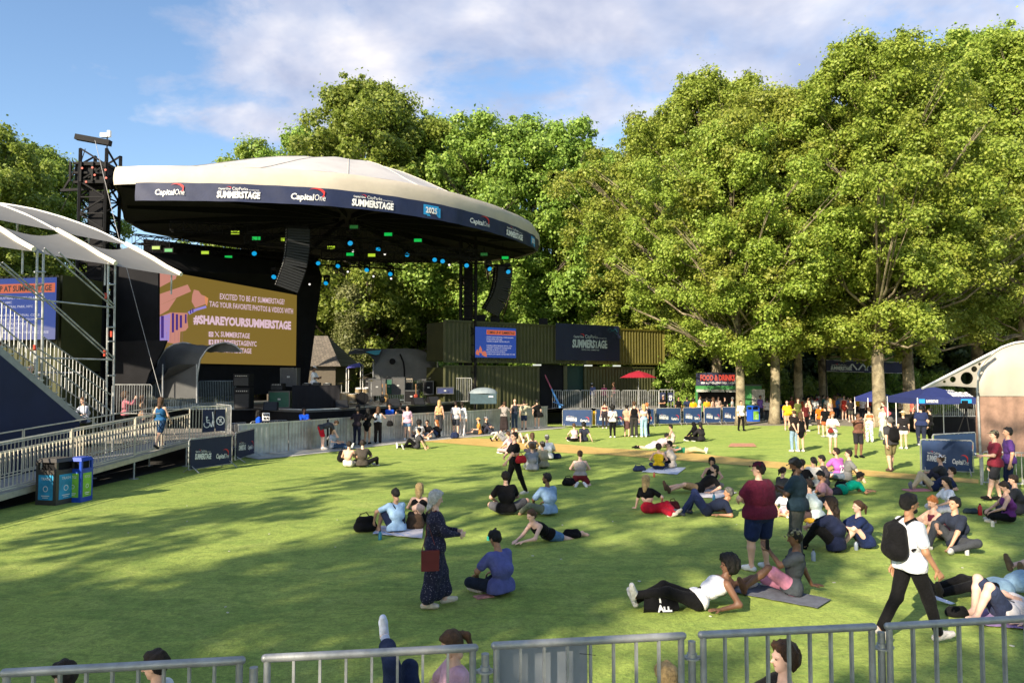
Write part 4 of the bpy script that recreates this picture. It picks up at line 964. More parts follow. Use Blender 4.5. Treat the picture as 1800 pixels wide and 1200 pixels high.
poly(2, [(330, 548), (345, 542), (362, 537), (363, 541), (346, 546), (333, 553)])
poly(0, [(276, 558), (300, 549), (330, 550), (329, 560), (331, 575), (326, 581), (317, 583), (316, 605), (274, 599)])
poly(2, [(276, 558), (300, 551), (297, 600), (274, 598)])
f = pm(.036)
for x0, y0, x1, y1 in ((275, 558, 279, 592), (283, 555, 288, 594), (302, 550, 306, 584), (309, 552, 313, 580), (316, 554, 320, 576), (325, 552, 328, 568), (334, 544, 336, 551), (338, 542, 340, 549)): poly(1, [(x0, y0), (x1, y0), (x1, y1), (x0, y1)])
for x in (293, 300, 307, 313, 320): poly(3 if 0 else 4, [(x, 583), (x+.5, 583), (x+.5, 601), (x, 601)])
m.build('picture', [emat('scr_pink', (.62, .26, .20), 1), emat('scr_navy', (.06, .02, .22), 1), emat('scr_lilac', (.32, .26, .72), 1), emat('scr_orange', (.8, .30, .10), 1), emat('scr_line', (.35, .15, .2), 1)], disp)
m = MB(); f = pm(.04)
def wr(txt, x0, y0, x1, y1, hpx0, hpx1, bold, mi=0):
 """lower-left (x0,y0) .. lower-right (x1,y1) in the view, letters hpx tall, on the screen plane"""
 P, Q = onplane(x0, y0, SA+sn*.04, sn), onplane(x1, y1, SA+sn*.04, sn); T = onplane(x0, y0-hpx0, SA+sn*.04, sn)
 h = (T-P).length; hr = (onplane(x1, y1-hpx1, SA+sn*.04, sn)-Q).length; m = MB()
 vs, fs = text2d(txt, bold); m.mi(mi); m.add([P.lerp(Q, a)+up*(b*(h*(1-a)+hr*a)) for a, b in vs], fs); m.build('message_line', emat('scr_text', (.80, .56, .66), 1.0), disp)
wr('EXCITED TO BE AT SUMMERSTAGE?', 386.5, 525.5, 500, 535, 10, 9, .012)
wr('TAG YOUR FAVORITE PHOTOS & VIDEOS WITH', 368, 538.5, 515, 551.5, 9.5, 9, .012)
wr('#SHAREYOURSUMMERSTAGE', 340, 567.5, 511.5, 578.5, 14, 13, .05)
wr('SUMMERSTAGE', 388, 591.5, 439, 594.5, 9, 8.5, .02); wr('SUMMERSTAGENYC', 386, 605.5, 451, 608.5, 9, 8.5, .02); wr('NYCSUMMERSTAGE', 377, 618.5, 442, 621, 9, 8.5, .02)
f = pm(.04)
for x, y in ((367, 591.5), (367, 605.5), (377, 605.5), (367, 618)):
 m.mi(0); m.add([f(x, y), f(x+8, y+.4), f(x+8, y-8.4), f(x, y-8.8)], [(0, 1, 2, 3)])
m.mi(0)
stroke(m, f, [(378, 582.5), (385, 592)], 1.6); stroke(m, f, [(385, 582.5), (378, 592)], .8)
f = pm(.046)
m.mi(1); ring(m, f, 371, 587.2, 1.7, 2.6, mi=1); stroke(m, f, [(371.5, 598), (371.5, 605)], 1.5, 1); stroke(m, f, [(369.5, 601), (374, 601)], 1.2, 1); stroke(m, f, [(381, 598), (381, 604)], 1.5, 1)
m.build('icon_row', [emat('scr_text', (.80, .56, .66), 1.0), OCH], disp)
def drape(pts_px, label, thick=.12):
 P = [at(*p) for p in pts_px]; c = sum(P, Vector())/len(P); t = thing('black_drape', (c.x, c.y, min(p.z for p in P)), label, 'drape')
 nn = (P[1]-P[0]).cross(P[2]-P[0]).normalized(); m = MB(); m.prism(P, nn*thick); m.build('cloth', BLACK, t)
drape([(197, 655, 35.5), (281, 700, 34.8), (281, 462, 34.8), (197, 440, 35.5)], 'tall black drape between the left tower and the video wall')
drape([(519, 690, 47.0), (538, 700, 47.2), (566, 487, 48.2), (560, 470, 48.2), (519, 470, 47.0)], 'tall slanting black drape right of the video wall')
drape([(240, 480, 36.3), (272, 480, 36.3), (522, 522, 47.4), (566, 488, 48.0), (545, 466, 48), (240, 446, 36.3)], 'black drape above the video wall')
drape([(276, 700, 36.3), (520, 690, 47.2), (520, 642, 47.2), (276, 630, 36.3)], 'black drape below the video wall')
drape([(143, 560, 36.6), (197, 560, 36.6), (197, 700, 36.6), (143, 700, 36.6)], 'dark cloth hung behind the foot of the left tower')
drape([(196, 600, 34), (292, 598, 33.4), (285, 616, 33.4), (262, 655, 33.6), (245, 712, 33.8), (196, 712, 34)], 'low black drape with a pointed corner beside the grey sail tent')
drape([(252, 448, 45), (560, 474, 52), (560, 448, 52), (400, 436, 49), (252, 420, 45)], 'long black cloth behind the lamps at the back of the roof', .05)
def tower(px, Y, wd, z0, z1, label, bay=.8):
 x = X(px, Y); t = thing('truss_tower', (x, Y, 0), label, 'tower'); m = MB()
 truss(m, (x, Y, z0), (x, Y, z1), wd, .085, bay); m.build('lattice', BLKM, t)
 m = MB(); m.box((x, Y, (z0+z1*.86)/2), (wd*.55, wd*.55, z1*.86-z0)); m.build('cable_core', BLACK, t)
 m = MB(); m.box((x, Y, .08), (wd*1.6, wd*1.6, .16)); m.build('base', BLKM, t); return t, x
tw, tx = tower(168, 35.4, 1.25, 0, 14.0, 'tall black lattice tower left of the stage roof', .75)
m = MB(); m.beam(at(134, 241, 35.4), at(194, 252, 35.4), .30, .26); m.build('head_beam', BLKM, tw)
m = MB(); c = at(166, 308, 35.4)
for z in (-.5, -.05, .42):
 m.box(c+up*z+Vector((.1, 0, 0)), (1.55, 1.3, .10))
for sx in (-.75, -.25, .3, .9): m.beam(c+Vector((sx, -.7, -.5)), c+Vector((sx, -.7, .45)), .09, .09)
m.beam(c+Vector((-1.5, 0, -.75)), c+Vector((-.8, 0, .5)), .08, .08); m.beam(c+Vector((-1.6, 0, -.75)), c+Vector((.8, 0, -.62)), .12, .12)
m.build('sleeve_block', BLKM, tw)
m = MB(); 
m.box(c+Vector((.1, .05, 0)), (1.5, 1.1, .95)); m.build('sleeve_core', BLKM, tw)
for px, py in ((145, 296), (163, 295), (186, 299), (187, 313), (152, 320), (167, 308)):
 m = MB(); p = at(px, py, 34.55); m.tube(p, p-Vector((0, .04, 0)), .05, n=10); m.build('red_cap', RED, tw)
p = at(188.5, 252, 35.3); t = thing('weather_sensor', p, 'small white weather sensor on a thin mast at the top of the black tower', 'sensor')
m = MB(); m.tube(p-up*1.3, at(188.5, 238, 35.3), .03); m.build('mast', BLKM, t)
m = MB(); m.box(at(184, 238, 35.3), (.35, .2, .2)); m.box(at(192, 235.5, 35.3), (.14, .14, .3)); m.tube(at(181, 240, 35.3), at(194, 240, 35.3), .035); m.build('housing', WHITE, t)
def cable(a, b, r, label, sag=.2):
 t = thing('steel_cable', (a+b)/2, label, 'cable', None); m = MB(); m.path([a.lerp(b, i/8)-up*sag*math.sin(math.pi*i/8) for i in range(9)], r, 5); m.build('wire', GREYD if r > .02 else mat('wire', (.3, .3, .3), .5), t)
cable(at(167, 247, 35), at(284, 700, 30.5), .012, 'thin pale guy wire from the top of the black tower down to the landing')
cable(at(150, 262, 36), at(108, 370, 40), .022, 'dark stay behind the tower top')
tw2, tx2 = tower(823, 46.6, .95, 0, 11.9, 'black lattice tower on the right side of the stage', .8)
for px in (847, ): pass
tower(606, 52, .45, 1.7, 11.5, 'thin black truss leg behind the drum kit', .7) if 0 else None
def line_array(pts, Yc, wd, label, dep=.75):
 """curved column of loudspeaker boxes; pts = centre line down the column in the view"""
 P = [at(px, py, Yc) for px, py in pts]; P = resample(P, len(P)*4, closed=False)
 t = thing('line_array', P[-1], label, 'loudspeaker', 'hanging loudspeaker columns'); k = 0
 nb = len(P)-1
 for a, b in zip(P[:-1], P[1:]):
  d = (b-a).normalized(); fw = Vector((.42, -.9, 0)); rt = fw.cross(d).normalized(); fw = d.cross(rt).normalized()*-1
  if fw.y > 0: fw = -fw
  h = (b-a).length*.94; c = (a+b)/2; M_ = Matrix((rt, fw, d)).transposed()
  m = MB(); m.box(c, (wd, dep, h), M=M_); bo = m.build('cabinet', BLKM, t)
  m = MB(); m.box(c+fw*dep*.5+fw*.01, (wd*.92, .02, h*.8), M=M_); m.build('grille', GREYD, bo)
  if k % 1 == 0:
   m = MB(); m.box(c+rt*wd*.5*(-1 if rt.x < 0 else -1)+fw*.1, (.02, .16, .05), M=M_); m.box(c+rt*wd*.5+fw*.1, (.02, .16, .05), M=M_); m.build('handle', GALVW, bo)
  k += 1
 a = P[0]; m = MB(); m.beam(a+up*.12+Vector((-.6, -.1, 0)), a+up*.12+Vector((.5, .1, 0)), .12, .15); m.tube(a+up*.1, (a.x, a.y, 11.8), .018); m.build('fly_bar', BLKM, t)
line_array([(523, 404), (523, 426), (521, 448), (517, 470), (509, 492), (503, 508)], 37, 1.15, 'large curved column of loudspeakers hanging at the front left of the roof')
line_array([(884, 470), (883, 490), (880, 508), (874, 526), (866, 540), (861, 549)], 47.5, 1.05, 'smaller curved column of loudspeakers hanging beside the right tower')
def vault(front_px, Yf, shift, label, mat_, nrow=8, ribs=True, name='arched_tent', wrink=.06):
 F_ = resample([at(px, py, Yf) for px, py in front_px], 22, closed=False); sh = Vector(shift)
 t = thing(name, (sum(F_, Vector())/22).xy.to_3d()+up*SZ, label, 'tent')
 rows = []
 for j in range(nrow+1):
  f = j/nrow; rows.append([p+sh*f+Vector((0, 0, -wrink*3*math.sin(math.pi*f)*math.sin(math.pi*i/21)+wrink*.6*math.sin(i*2.1+j*3))) for i, p in enumerate(F_)])
 m = MB(); m.grid(rows); m.build('fabric', mat_, t, smooth='all')
 for f in (0, 1):
  m = MB(); m.path([p+sh*f+up*.02 for p in F_], .035, 6); m.build('rib', GALV, t, smooth=True)
 return t
gtent = vault([(346, 700), (347, 660), (352, 632), (364, 614), (380, 605), (398, 602), (413, 607), (426, 619)], 34.2, (-2.15, .5, .02), 'grey mesh sail tent with an arched mouth on the left of the stage', GREYT)
m = MB(); m.grid([[at(243+4*i, 680-3.0*i+.25*i*i*0, 34.3) for i in range(8)], [at(243+8*i, 682+1.0*i, 34.0) for i in range(8)], ]); 
m = MB(); rows = [[at(*a, 34.6) for a in ((290, 617), (275, 645), (258, 668), (241, 681))], [at(*a, 34.4) for a in ((292, 655), (284, 668), (268, 676), (243, 683))], [at(*a, 34.2) for a in ((345, 640), (315, 640), (295, 648), (287, 664))]]
m.grid(rows); m.build('tail', GREYT, gtent, smooth='all')
for px in (286, 346):
 m = MB(); m.tube(at(px, 708, 34), at(px, 640, 34), .035); m.build('pole', GALV, gtent, smooth=True)
F_ = resample([at(px, py, 49.5) for px, py in [(769, 668), (768, 648), (762, 632), (750, 619), (735, 613.5), (716, 612), (690, 612.5), (672, 613.5)]], 20, closed=False)
GREYT2 = mat('grey_tent_pale', (.20, .205, .20), .7, var=.15, vscale=1.5, bump=.6, bscale=2.5, trans=.15)
t = thing('arched_tent', at(705, 672, 49.5), 'large grey arched tent with a round vent standing at the back right of the stage', 'tent')
G_ = resample([at(px, py, 49.2) for px, py in [(769, 668), (748, 668), (728, 668), (710, 668), (692, 668), (676, 668), (662, 668), (656, 668)]], 20, closed=False)
G2 = resample([at(px, py, 48.8) for px, py in [(769, 650), (752, 640), (732, 635), (712, 634), (692, 634), (672, 636), (660, 640), (655, 645)]], 20, closed=False)
m = MB(); m.grid([F_, [a.lerp(b, .5)+Vector((0, -.18+.04*math.sin(i*2.3), .1)) for i, (a, b) in enumerate(zip(F_, G2))], G2, G_]); m.build('fabric', GREYT2, t, smooth='all')
m = MB(); m.grid([[p+Vector((0, 3.2, -.2)) for p in F_], F_]); m.build('fabric', GREYT2, t, smooth='all')
m = MB(); m.path([at(*p, 48.7) for p in ((640, 616), (620, 613), (613, 620), (630, 622), (650, 624))], .03, 5); m.build('flap_pole', GALV, t)
m = MB(); m.grid([[at(*p, 48.9) for p in ((614, 618), (630, 612), (655, 612), (675, 613))], [at(*p, 48.3) for p in ((612, 623), (630, 621), (648, 622), (662, 640))]]); m.build('flap', GREYT, t, smooth='all')
m = MB(); m.grid([[at(*p, 48.2) for p in ((642, 618), (658, 616), (670, 615))], [at(*p, 48.2) for p in ((650, 621), (660, 624), (666, 623))]]); m.build('cyan_patch', mat('cyan_cloth', (.05, .30, .42), .7), t)
m = MB(); c = at(690, 635, 48.6); m.tube(c, c+Vector((0, -.05, 0)), .20, n=16); m.build('vent', BLACK, t)
for px in (656, 769): m = MB(); m.tube(at(px, 692, 48.6), at(px, 635, 48.6), .035); m.build('pole', GALV, t)
m = MB(); m.path([at(*p, 48.55) for p in ((703, 622), (709, 636), (711, 650), (711, 668))], .06, 6); m.build('zip_band', BLACK, t)
t = thing('pop_up_tent', at(622, 668, 52.5), 'small violet blue pop up tent behind the drum kit', 'tent'); VIO = mat('violet_cloth', (.10, .10, .42), .7)
a, b, c, d = at(609, 647, 51.5), at(634, 645, 51.5), at(638, 641, 54), at(613, 642, 54); pk = at(632, 637, 52.7); m = MB(); m.add([a, b, c, d, pk], [(0, 1, 4), (1, 2, 4), (2, 3, 4), (3, 0, 4)]); m.build('roof', VIO, t)
for p in (a, b, c, d): m = MB(); m.tube(p, (p.x, p.y, 0), .03); m.build('pole', WHITE, t)
def sbar(x0, x1, Ya, Yb, h, nb, lb, mm=GALV, zb=SZ): 
 a = Vector((X(x0, Ya), Ya, zb)); b = Vector((X(x1, Yb), Yb, zb)); return bar_barrier(a, b, h, nb, lb, 'barred barriers on the stage', foot=False, mats=mm, rr=.022, rb=.014)
BG = mat('blue_grey_shaded_steel', (.13, .17, .20), .45, .5, var=.2)  # blue grey bars; also the darkened tone for shaded terrace rails
sbar(286, 346, 34.6, 34.8, 1.35, 20, 'blue grey barred barrier under the mouth of the grey sail tent', BG)
sbar(350, 415, 34.8, 35.0, 1.35, 22, 'blue grey barred barrier left of the black speaker stack', BG)
sbar(216, 284, 34.4, 34.6, 1.20, 22, 'dark barred barrier left of the sail tent pole', BG)
sbar(735, 770, 47.5, 47, 1.35, 13, 'barred barrier before the big arched tent', GALV)
sbar(660, 733, 48, 47.5, 1.30, 24, 'long thin barred barrier behind the amplifiers', BG)
sbar(771, 829, 46, 45.2, 1.45, 18, 'bright barred barrier at the right end of the stage', GALVW)
TRIMG = mat('case_trim', (.10, .105, .11), .4, .6)
def case(px, py, Y, w_, d_, h_, label, color='BLACK', name='flight_case', cat='case', kind='case', rz=.0):
 b = at(px, py, Y); b.z = SZ if b.z < SZ+.35 else b.z; t = thing(name, b, label, cat, None, rz)
 body = {'BLACK': BLKM, 'GREEN': mat('case_green', (.02, .10, .06), .5), 'GREY': mat('amp_grey', (.07, .07, .07), .6), 'CREAM': mat('amp_cream', (.24, .21, .16), .6), 'NAVY': mat('case_navy', (.02, .03, .10), .5)}[color]
 m = MB(); m.box((0, 0, h_/2+.03), (w_, d_, h_-.03)); m.build('body', body, t, world=False)
 if kind == 'case':
  m = MB()
  for sx in (-1, 1):
   for sy in (-1, 1): m.box((sx*w_/2, sy*d_/2, h_/2+.03), (.05, .05, h_))
  for z in (.05, h_): m.box((0, -d_/2, z), (w_, .04, .05)); m.box((0, d_/2, z), (w_, .04, .05)); m.box((-w_/2, 0, z), (.04, d_, .05)); m.box((w_/2, 0, z), (.04, d_, .05))
  m.build('edge_trim', TRIMG, t, world=False)
  m = MB(); m.box((0, -d_/2-.012, h_*.55), (.14, .02, .08)); m.build('latch', GALVW, t, world=False)
 else:
  m = MB(); m.box((0, -d_/2-.008, h_*.42), (w_*.9, .02, h_*.62)); m.build('grille', GREYD, t, world=False)
  m = MB(); m.box((0, -d_/2-.012, h_*.86), (w_*.86, .02, h_*.13)); cp_ = m.build('control_panel', GREYD, t, world=False)
  m = MB()
  for k in range(6): m.tube((w_*(-.33+.13*k), -d_/2-.02, h_*.86), (w_*(-.33+.13*k), -d_/2-.045, h_*.86), .02, n=8)
  m.build('knob', ALU, cp_, world=False)
 return t
case(429, 710, 35, .72, .6, 1.02, 'tall black loudspeaker cabinet at the left of the stage', 'BLACK', 'speaker_cabinet', 'speaker', 'amp')
case(428, 671, 35, .75, .6, .60, 'black wedge speaker on top of the tall cabinet', 'BLACK', 'speaker_cabinet', 'speaker', 'amp'); bpy.data.objects['speaker_cabinet.001'].location.z = SZ+1.07
case(494, 706, 36.5, 1.0, .6, .82, 'dark green road case left of the DJ table', 'GREEN')
case(489, 676, 36.5, .6, .5, .35, 'small black amplifier on the green road case', 'BLACK', 'amplifier', 'amplifier', 'amp'); [o for o in bpy.data.objects if o.get('label','').startswith('small black amplifier')][0].location.z = SZ+.86
case(510, 680, 38, .8, .6, .95, 'grey equipment rack behind the green road case', 'GREY')
case(664, 696, 44, .95, .5, 1.0, 'grey guitar amplifier with white edges right of the drum kit', 'GREY', 'amplifier', 'amplifier', 'case')
case(651, 697, 45, .55, .5, 1.45, 'tall black bass amplifier beside the drum kit', 'BLACK', 'amplifier', 'amplifier', 'amp')
case(684, 694, 45, .5, .4, .95, 'narrow green case between guitar stand and amplifier', 'GREEN')
case(701, 694, 45, .75, .5, 1.05, 'cream edged open rack near the middle of the stage', 'GREY')
case(716, 692, 46, .7, .5, .95, 'cream amplifier behind the dark keyboard stack', 'CREAM', 'amplifier', 'amplifier', 'amp')
case(724, 700, 43.5, .8, .6, .72, 'black keyboard case standing in front of the cream amplifier', 'BLACK', 'flight_case')
case(754, 694, 46, .58, .5, .85, 'black amplifier with a pale outline before the big tent', 'BLACK', 'amplifier', 'amplifier', 'case')
case(753, 674, 46, .6, .4, .22, 'small red and black amplifier head on top of the outlined amplifier', 'BLACK', 'amplifier', 'amplifier', 'amp'); [o for o in bpy.data.objects if o.get('label','').startswith('small red and black')][0].location.z = SZ+.90
case(783, 693, 45, 1.0, .5, .42, 'low navy case before the bright barred barrier', 'NAVY')
case(830, 697, 45, .45, .4, .6, 'small black case at the right end of the stage', 'BLACK')
def wedge(px, py, Y, label, rz=0.0):
 b = at(px, py, Y); b.z = SZ; t = thing('monitor_wedge', b, label, 'monitor', 'floor monitors along the stage front', rz)
 m = MB(); m.prism([(-.32, -.28, .01), (-.32, .25, .01), (-.32, .25, .34), (-.32, .05, .40)], (.64, 0, 0)); m.build('body', BLKM, t, world=False)
 m = MB(); m.prism([(-.28, -.292, .03), (-.28, .03, .395), (-.28, .04, .402), (-.28, -.284, .02)], (.56, 0, 0)); m.build('grille', GREYD, t, world=False)
wedge(600, 713, 36.5, 'floor monitor near the foot of the drum kit', .4); wedge(762, 702, 42.5, 'floor monitor before the outlined amplifier', .5); wedge(692, 708, 38.5, 'floor monitor in front of the guitar stands', .4)
wedge(735, 703, 41, 'floor monitor near the keyboard case', .5); wedge(476, 716, 34, 'floor monitor at the left end of the stage front', .2)
t = thing('dj_table', at(556, 710, 36.2), 'wide table draped in black cloth with the DJ decks on it', 'table'); 
a, b = Vector((X(514, 36), 36, SZ)), Vector((X(598, 36.6), 36.6, SZ)); d = (b-a).normalized(); n = d.cross(up)
m = MB(); k = 30; m.grid([[a+d*((b-a).length*i/k)+n*(.03*math.sin(i*1.5))+up*.0 for i in range(k+1)], [a+d*((b-a).length*i/k)+up*1.10 for i in range(k+1)], [a+d*((b-a).length*i/k)+up*1.12-n*.8 for i in range(k+1)]]); m.build('cloth', BLACK, t, smooth='all')
m = MB()
for u in (.1, .9):
 for v in (.1, .7): p = a+(b-a)*u-n*v; m.tube(p, p+up*1.08, .02)
m.build('leg', BLKM, t)
for i, (u, w_, h_, lb) in enumerate([(.30, .35, .10, 'black record deck in front of the DJ'), (.52, .32, .14, 'black mixer on the DJ table'), (.74, .35, .10, 'black record deck on the right of the DJ table')]):
 p = a+(b-a)*u-n*.35+up*1.12; m = MB(); m.box(p+up*h_/2, (w_, .34, h_)); q = thing('dj_deck', p, lb, 'deck'); m.build('body', GREYD, q); m = MB(); m.tube(p+up*h_, p+up*(h_+.02), w_*.35, n=16); m.build('platter', GALVW, q)
DK = at(628, 706, 41.5); DK.z = SZ; t = thing('drum_kit', DK, 'drum kit with a dark ringed bass drum and cream toms', 'drum kit')
CRD = mat('drum_cream', (.34, .26, .15), .35, var=.15); CYM = mat('cymbal', (.55, .42, .12), .25, .9)
def drum(c, ax, r, h, nm, mm=CRD, hm=WHITE):
 c = DK+Vector(c); ax = Vector(ax).normalized(); m = MB(); m.tube(c-ax*h/2, c+ax*h/2, r, n=18); o = m.build(nm, mm, t, smooth=True)
 m = MB(); m.tube(c+ax*h/2, c+ax*(h/2+.012), r*.93, n=18); m.tube(c-ax*h/2, c-ax*(h/2+.012), r*.93, n=18); m.build('head', hm, o)
 m = MB(); 
 for s_ in (-1, 1): m.tube(c+ax*(s_*h/2-.012), c+ax*(s_*h/2+.016), r*1.03, n=18, caps=False)
 m.build('hoop', GALVW, o)
drum((.30, -.1, .34), (.25, -1, 0), .34, .42, 'bass_drum', BLKM, BLKM)
drum((-.28, .05, .36), (0, 0, 1), .25, .42, 'floor_tom'); drum((.05, .0, .78), (.1, -.3, 1), .17, .22, 'rack_tom'); drum((.45, .05, .78), (-.1, -.3, 1), .18, .24, 'rack_tom'); drum((-.75, .1, .42), (0, 0, 1), .28, .46, 'floor_tom')
for x, y, z, r in ((-.55, .1, 1.35, .25), (.75, .15, 1.30, .28), (.1, .3, 1.45, .22), (-.95, .25, 1.15, .2)):
 m = MB(); c = DK+Vector((x, y, z)); m.lathe(c, [(r, 0), (r*.3, .02), (.04, .045), (.0, .05)], 18); m.build('cymbal', CYM, t, smooth=True)
 m = MB(); m.tube(c, DK+Vector((x, y, .1)), .012, n=6)
 for q in range(3): m.tube(DK+Vector((x, y, .3)), DK+Vector((x+.22*math.cos(q*2.1), y+.22*math.sin(q*2.1), .0)), .010, n=5)
 m.build('stand', ALU, t)
m = MB(); m.tube(DK+Vector((-.1, .55, .45)), DK+Vector((-.1, .55, .55)), .17, n=14); m.tube(DK+Vector((-.1, .55, 0)), DK+Vector((-.1, .55, .45)), .025); m.build('stool', BLKM, t)
def mic(px, py, Y, label, h=1.5, bx=.3):
 b = at(px, py, Y); b.z = SZ; t = thing('microphone_stand', b, label, 'mic stand', 'microphone stands on the stage'); m = MB(); m.tube(b, b+up*h, .014, n=6); m.lathe(b, [(.14, 0), (.14, .02), (.02, .03)], 12); m.build('pole', BLKM, t)
 m = MB(); m.tube(b+up*h+Vector((-bx*.3, 0, -.03)), b+up*h+Vector((bx, -.05, .12)), .010, n=5); m.build('boom', BLKM, t); m = MB(); q = b+up*h+Vector((bx, -.05, .12)); m.tube(q, q+Vector((.1, -.02, .03)), .018, .028, 8); m.build('microphone', GREYD, t)
mic(640, 716, 36, 'thin microphone stand at the front of the stage before the drums', 1.6); mic(670, 704, 41, 'microphone stand left of the guitars', 1.4); mic(712, 703, 42, 'microphone stand beside the keyboards', 1.45); mic(596, 705, 41, 'short microphone stand beside the toms', 1.2, .4); mic(745, 700, 43.5, 'microphone stand before the outlined amplifier', 1.3)
def guitar(px, py, Y, label, col, rz=0.2):
 b = at(px, py, Y); b.z = SZ; t = thing('guitar', b, label, 'guitar', 'guitars on stands', rz); M1 = mat('guitar_'+col, {'red': (.3, .04, .02), 'tan': (.4, .24, .08), 'dark': (.02, .02, .02)}[col], .3)
 m = MB(); m.sphere((0, 0, .22), .17, 14, 8, (1, .28, 1)); m.sphere((0, 0, .42), .12, 12, 7, (1, .32, 1)); m.build('body', M1, t, world=False, smooth=True)
 m = MB(); m.beam((0, 0, .45), (0, .06, .98), .045, .03); m.beam((0, .06, .98), (0, .08, 1.12), .07, .02); m.build('neck', mat('neck_wood', (.25, .14, .06), .5), t, world=False)
 m = MB(); m.tube((-.15, .2, 0), (0, .06, .3), .012, n=5); m.tube((.15, .2, 0), (0, .06, .3), .012, n=5); m.tube((0, -.15, 0), (0, .06, .3), .012, n=5); m.build('stand', BLKM, t, world=False)
guitar(672, 704, 42.5, 'dark electric guitar standing left of the green case', 'dark'); guitar(679, 701, 43.5, 'tan guitar leaning beside the green case', 'tan', .5); guitar(731, 700, 43, 'red guitar on a stand before the cream amplifier', 'red', .3)
t = thing('covered_desk', at(850, 697, 44), 'console at the right stage edge under a domed pale blue grey cover', 'console')
b = at(850, 697, 44); b.z = SZ-.05; m = MB(); m.box(b+up*.30, (1.55, .8, .60)); m.build('body', mat('console_teal', (.05, .09, .11), .5), t)
m = MB(); m.sphere(b+up*.60, .84, 20, 6, (1, .6, .42), zmin=0.0); m.build('cover', mat('cover_blue', (.22, .27, .30), .6, bump=.3), t, smooth=True)
m = MB(); m.box(b+Vector((.45, -.42, .42)), (.26, .02, .08)); m.build('label_plate', WHITE, t)
# ================================================================ containers, terrace and everything right of the stage
P0, P1 = Vector((X(780, 45), 45, 0)), Vector((X(1168, 56), 56, 0)); cu_ = (P1-P0).normalized(); cn = cu_.cross(up)
def cpl(px, l=0.0, z=0.0):      # point of the container front seen at px
 r_ = (px-900)/FPX; p = P0+cn*l; s = (r_*p.y-p.x)/(cu_.x-r_*cu_.y); q = p+cu_*s; q.z = z; return q
def container(px0, px1, z0, h, label, col=None, doors=False):
 A, B = cpl(px0), cpl(px1); t = thing('green_container', (A+B)/2+up*z0, label, 'container', 'green shipping containers')
 m = MB(); corr(m, A+cu_*.12, B-cu_*.12, h-.24, z0+.12); m.build('corrugated_body', col or GREEN_SHADED, t)
 for a, b in ((A+up*(z0+.06), B+up*(z0+.06)), (A+up*(z0+h-.06), B+up*(z0+h-.06))):
  m = MB(); m.beam(a+cn*-.02, b+cn*-.02, .14, .12); m.build('rail', col or GREEN_SHADED, t)
 for p in (A+cu_*.06, B-cu_*.06):
  m = MB(); m.beam(p+up*(z0+.12)-cn*.02, p+up*(z0+h-.12)-cn*.02, .14, .14); m.build('corner_post', col or GREEN_SHADED, t)
 return t
GREEN_SUNLIT = mat('container_green_sunlit', (.105, .095, .016), .5, var=.2, vscale=1.2)  # same container green, with sunlight put into the colour
container(780, 836, 4.0, 2.62, 'upper green container left of the small blue screen')
container(836.6, 1030, 4.0, 2.62, 'upper green container carrying the small blue screen and half the banner')
container(1030.6, 1168, 4.0, 2.62, 'upper green container coloured yellow green for the sun on its end', GREEN_SUNLIT)
container(780, 876, 1.0, 2.84, 'lower green container behind the covered console')
container(876.6, 948, 1.0, 2.84, 'lower green container left of the dark doorway')
container(1028, 1150, 1.0, 2.84, 'lower green container behind the red umbrella')
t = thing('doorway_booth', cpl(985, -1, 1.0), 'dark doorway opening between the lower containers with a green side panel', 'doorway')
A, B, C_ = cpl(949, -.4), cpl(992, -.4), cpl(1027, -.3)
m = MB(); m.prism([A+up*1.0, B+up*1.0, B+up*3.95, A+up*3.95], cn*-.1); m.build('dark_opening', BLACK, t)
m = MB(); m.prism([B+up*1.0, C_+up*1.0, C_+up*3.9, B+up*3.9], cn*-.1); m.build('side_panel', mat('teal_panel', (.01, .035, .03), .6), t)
m = MB(); m.beam(B+up*1.0+cn*.1, B+up*3.9+cn*.1, .25, .25); m.build('door_post', GREEN_SHADED, t)
for px, w_ in ((944, .5), (1034, .5), (1084, .5)):
 m = MB(); p = cpl(px, .25, 3.9); m.box(p, (.55, .12, .09)); m.build('strip_light', emat('strip_light', (.9, .92, .8), 1.1), t)
led_board(835, 574, 907, 628, cpl(835, .22).y, cpl(907, .22).y, 'small blue screen with an orange heading on the upper green container', 0)
A, B = cpl(977, .12, 4.25), cpl(1089, .12, 4.25); h = 2.5
t = thing('container_banner', (A+B)/2, 'big navy banner with pale lettering on the upper containers', 'banner')
NAVYK = mat('navy_mesh', (.010, .016, .045), .6, var=.1, vscale=1)
m = MB(); m.grid([[A.lerp(B, i/20)+up*h*j/3+cn*(.02*math.sin(i*1.3+j)) for i in range(21)] for j in range(4)], thick=cn*-.02); bo = m.build('cloth', NAVYK, t, smooth=True)
fm = plane_map(A, B, lift=.05); L = (B-A).length
m = MB(); logo_sum(m, fm, L*.24, h*.36, L*.55, h*.40); m.build('lettering', [TXG, TXR], bo)
m = MB(); write(m, fm, 'CENTRAL PARK / SUMMERSTAGE', L*.38, h*.28, L*.28, h*.035, .01); m.build('lettering', TXG, bo)
m = MB(); rs = random.Random(3)
for i in range(9):
 u, v = L*rs.uniform(.45, .95), h*rs.uniform(.45, .9); m = MB(); m.add([fm(u, v), fm(u+.35, v-.1), fm(u+.42, v+.12), fm(u+.1, v+.28)], [(0, 1, 2, 3)]); m.build('printed_shape', mat('navy_pattern', (.018, .024, .055), .6, var=.2), bo)
m = MB(); stroke(m, fm, [(L*.80, h*.86), (L*.84, h*.95), (L*.87, h*.84), (L*.93, h*.92), (L*.96, h*.82)], .05); stroke(m, fm, [(L*.82, h*.80), (L*.88, h*.88), (L*.95, h*.76)], .03); m.build('scribble', mat('cyan_ink', (.02, .12, .16), .6), bo)
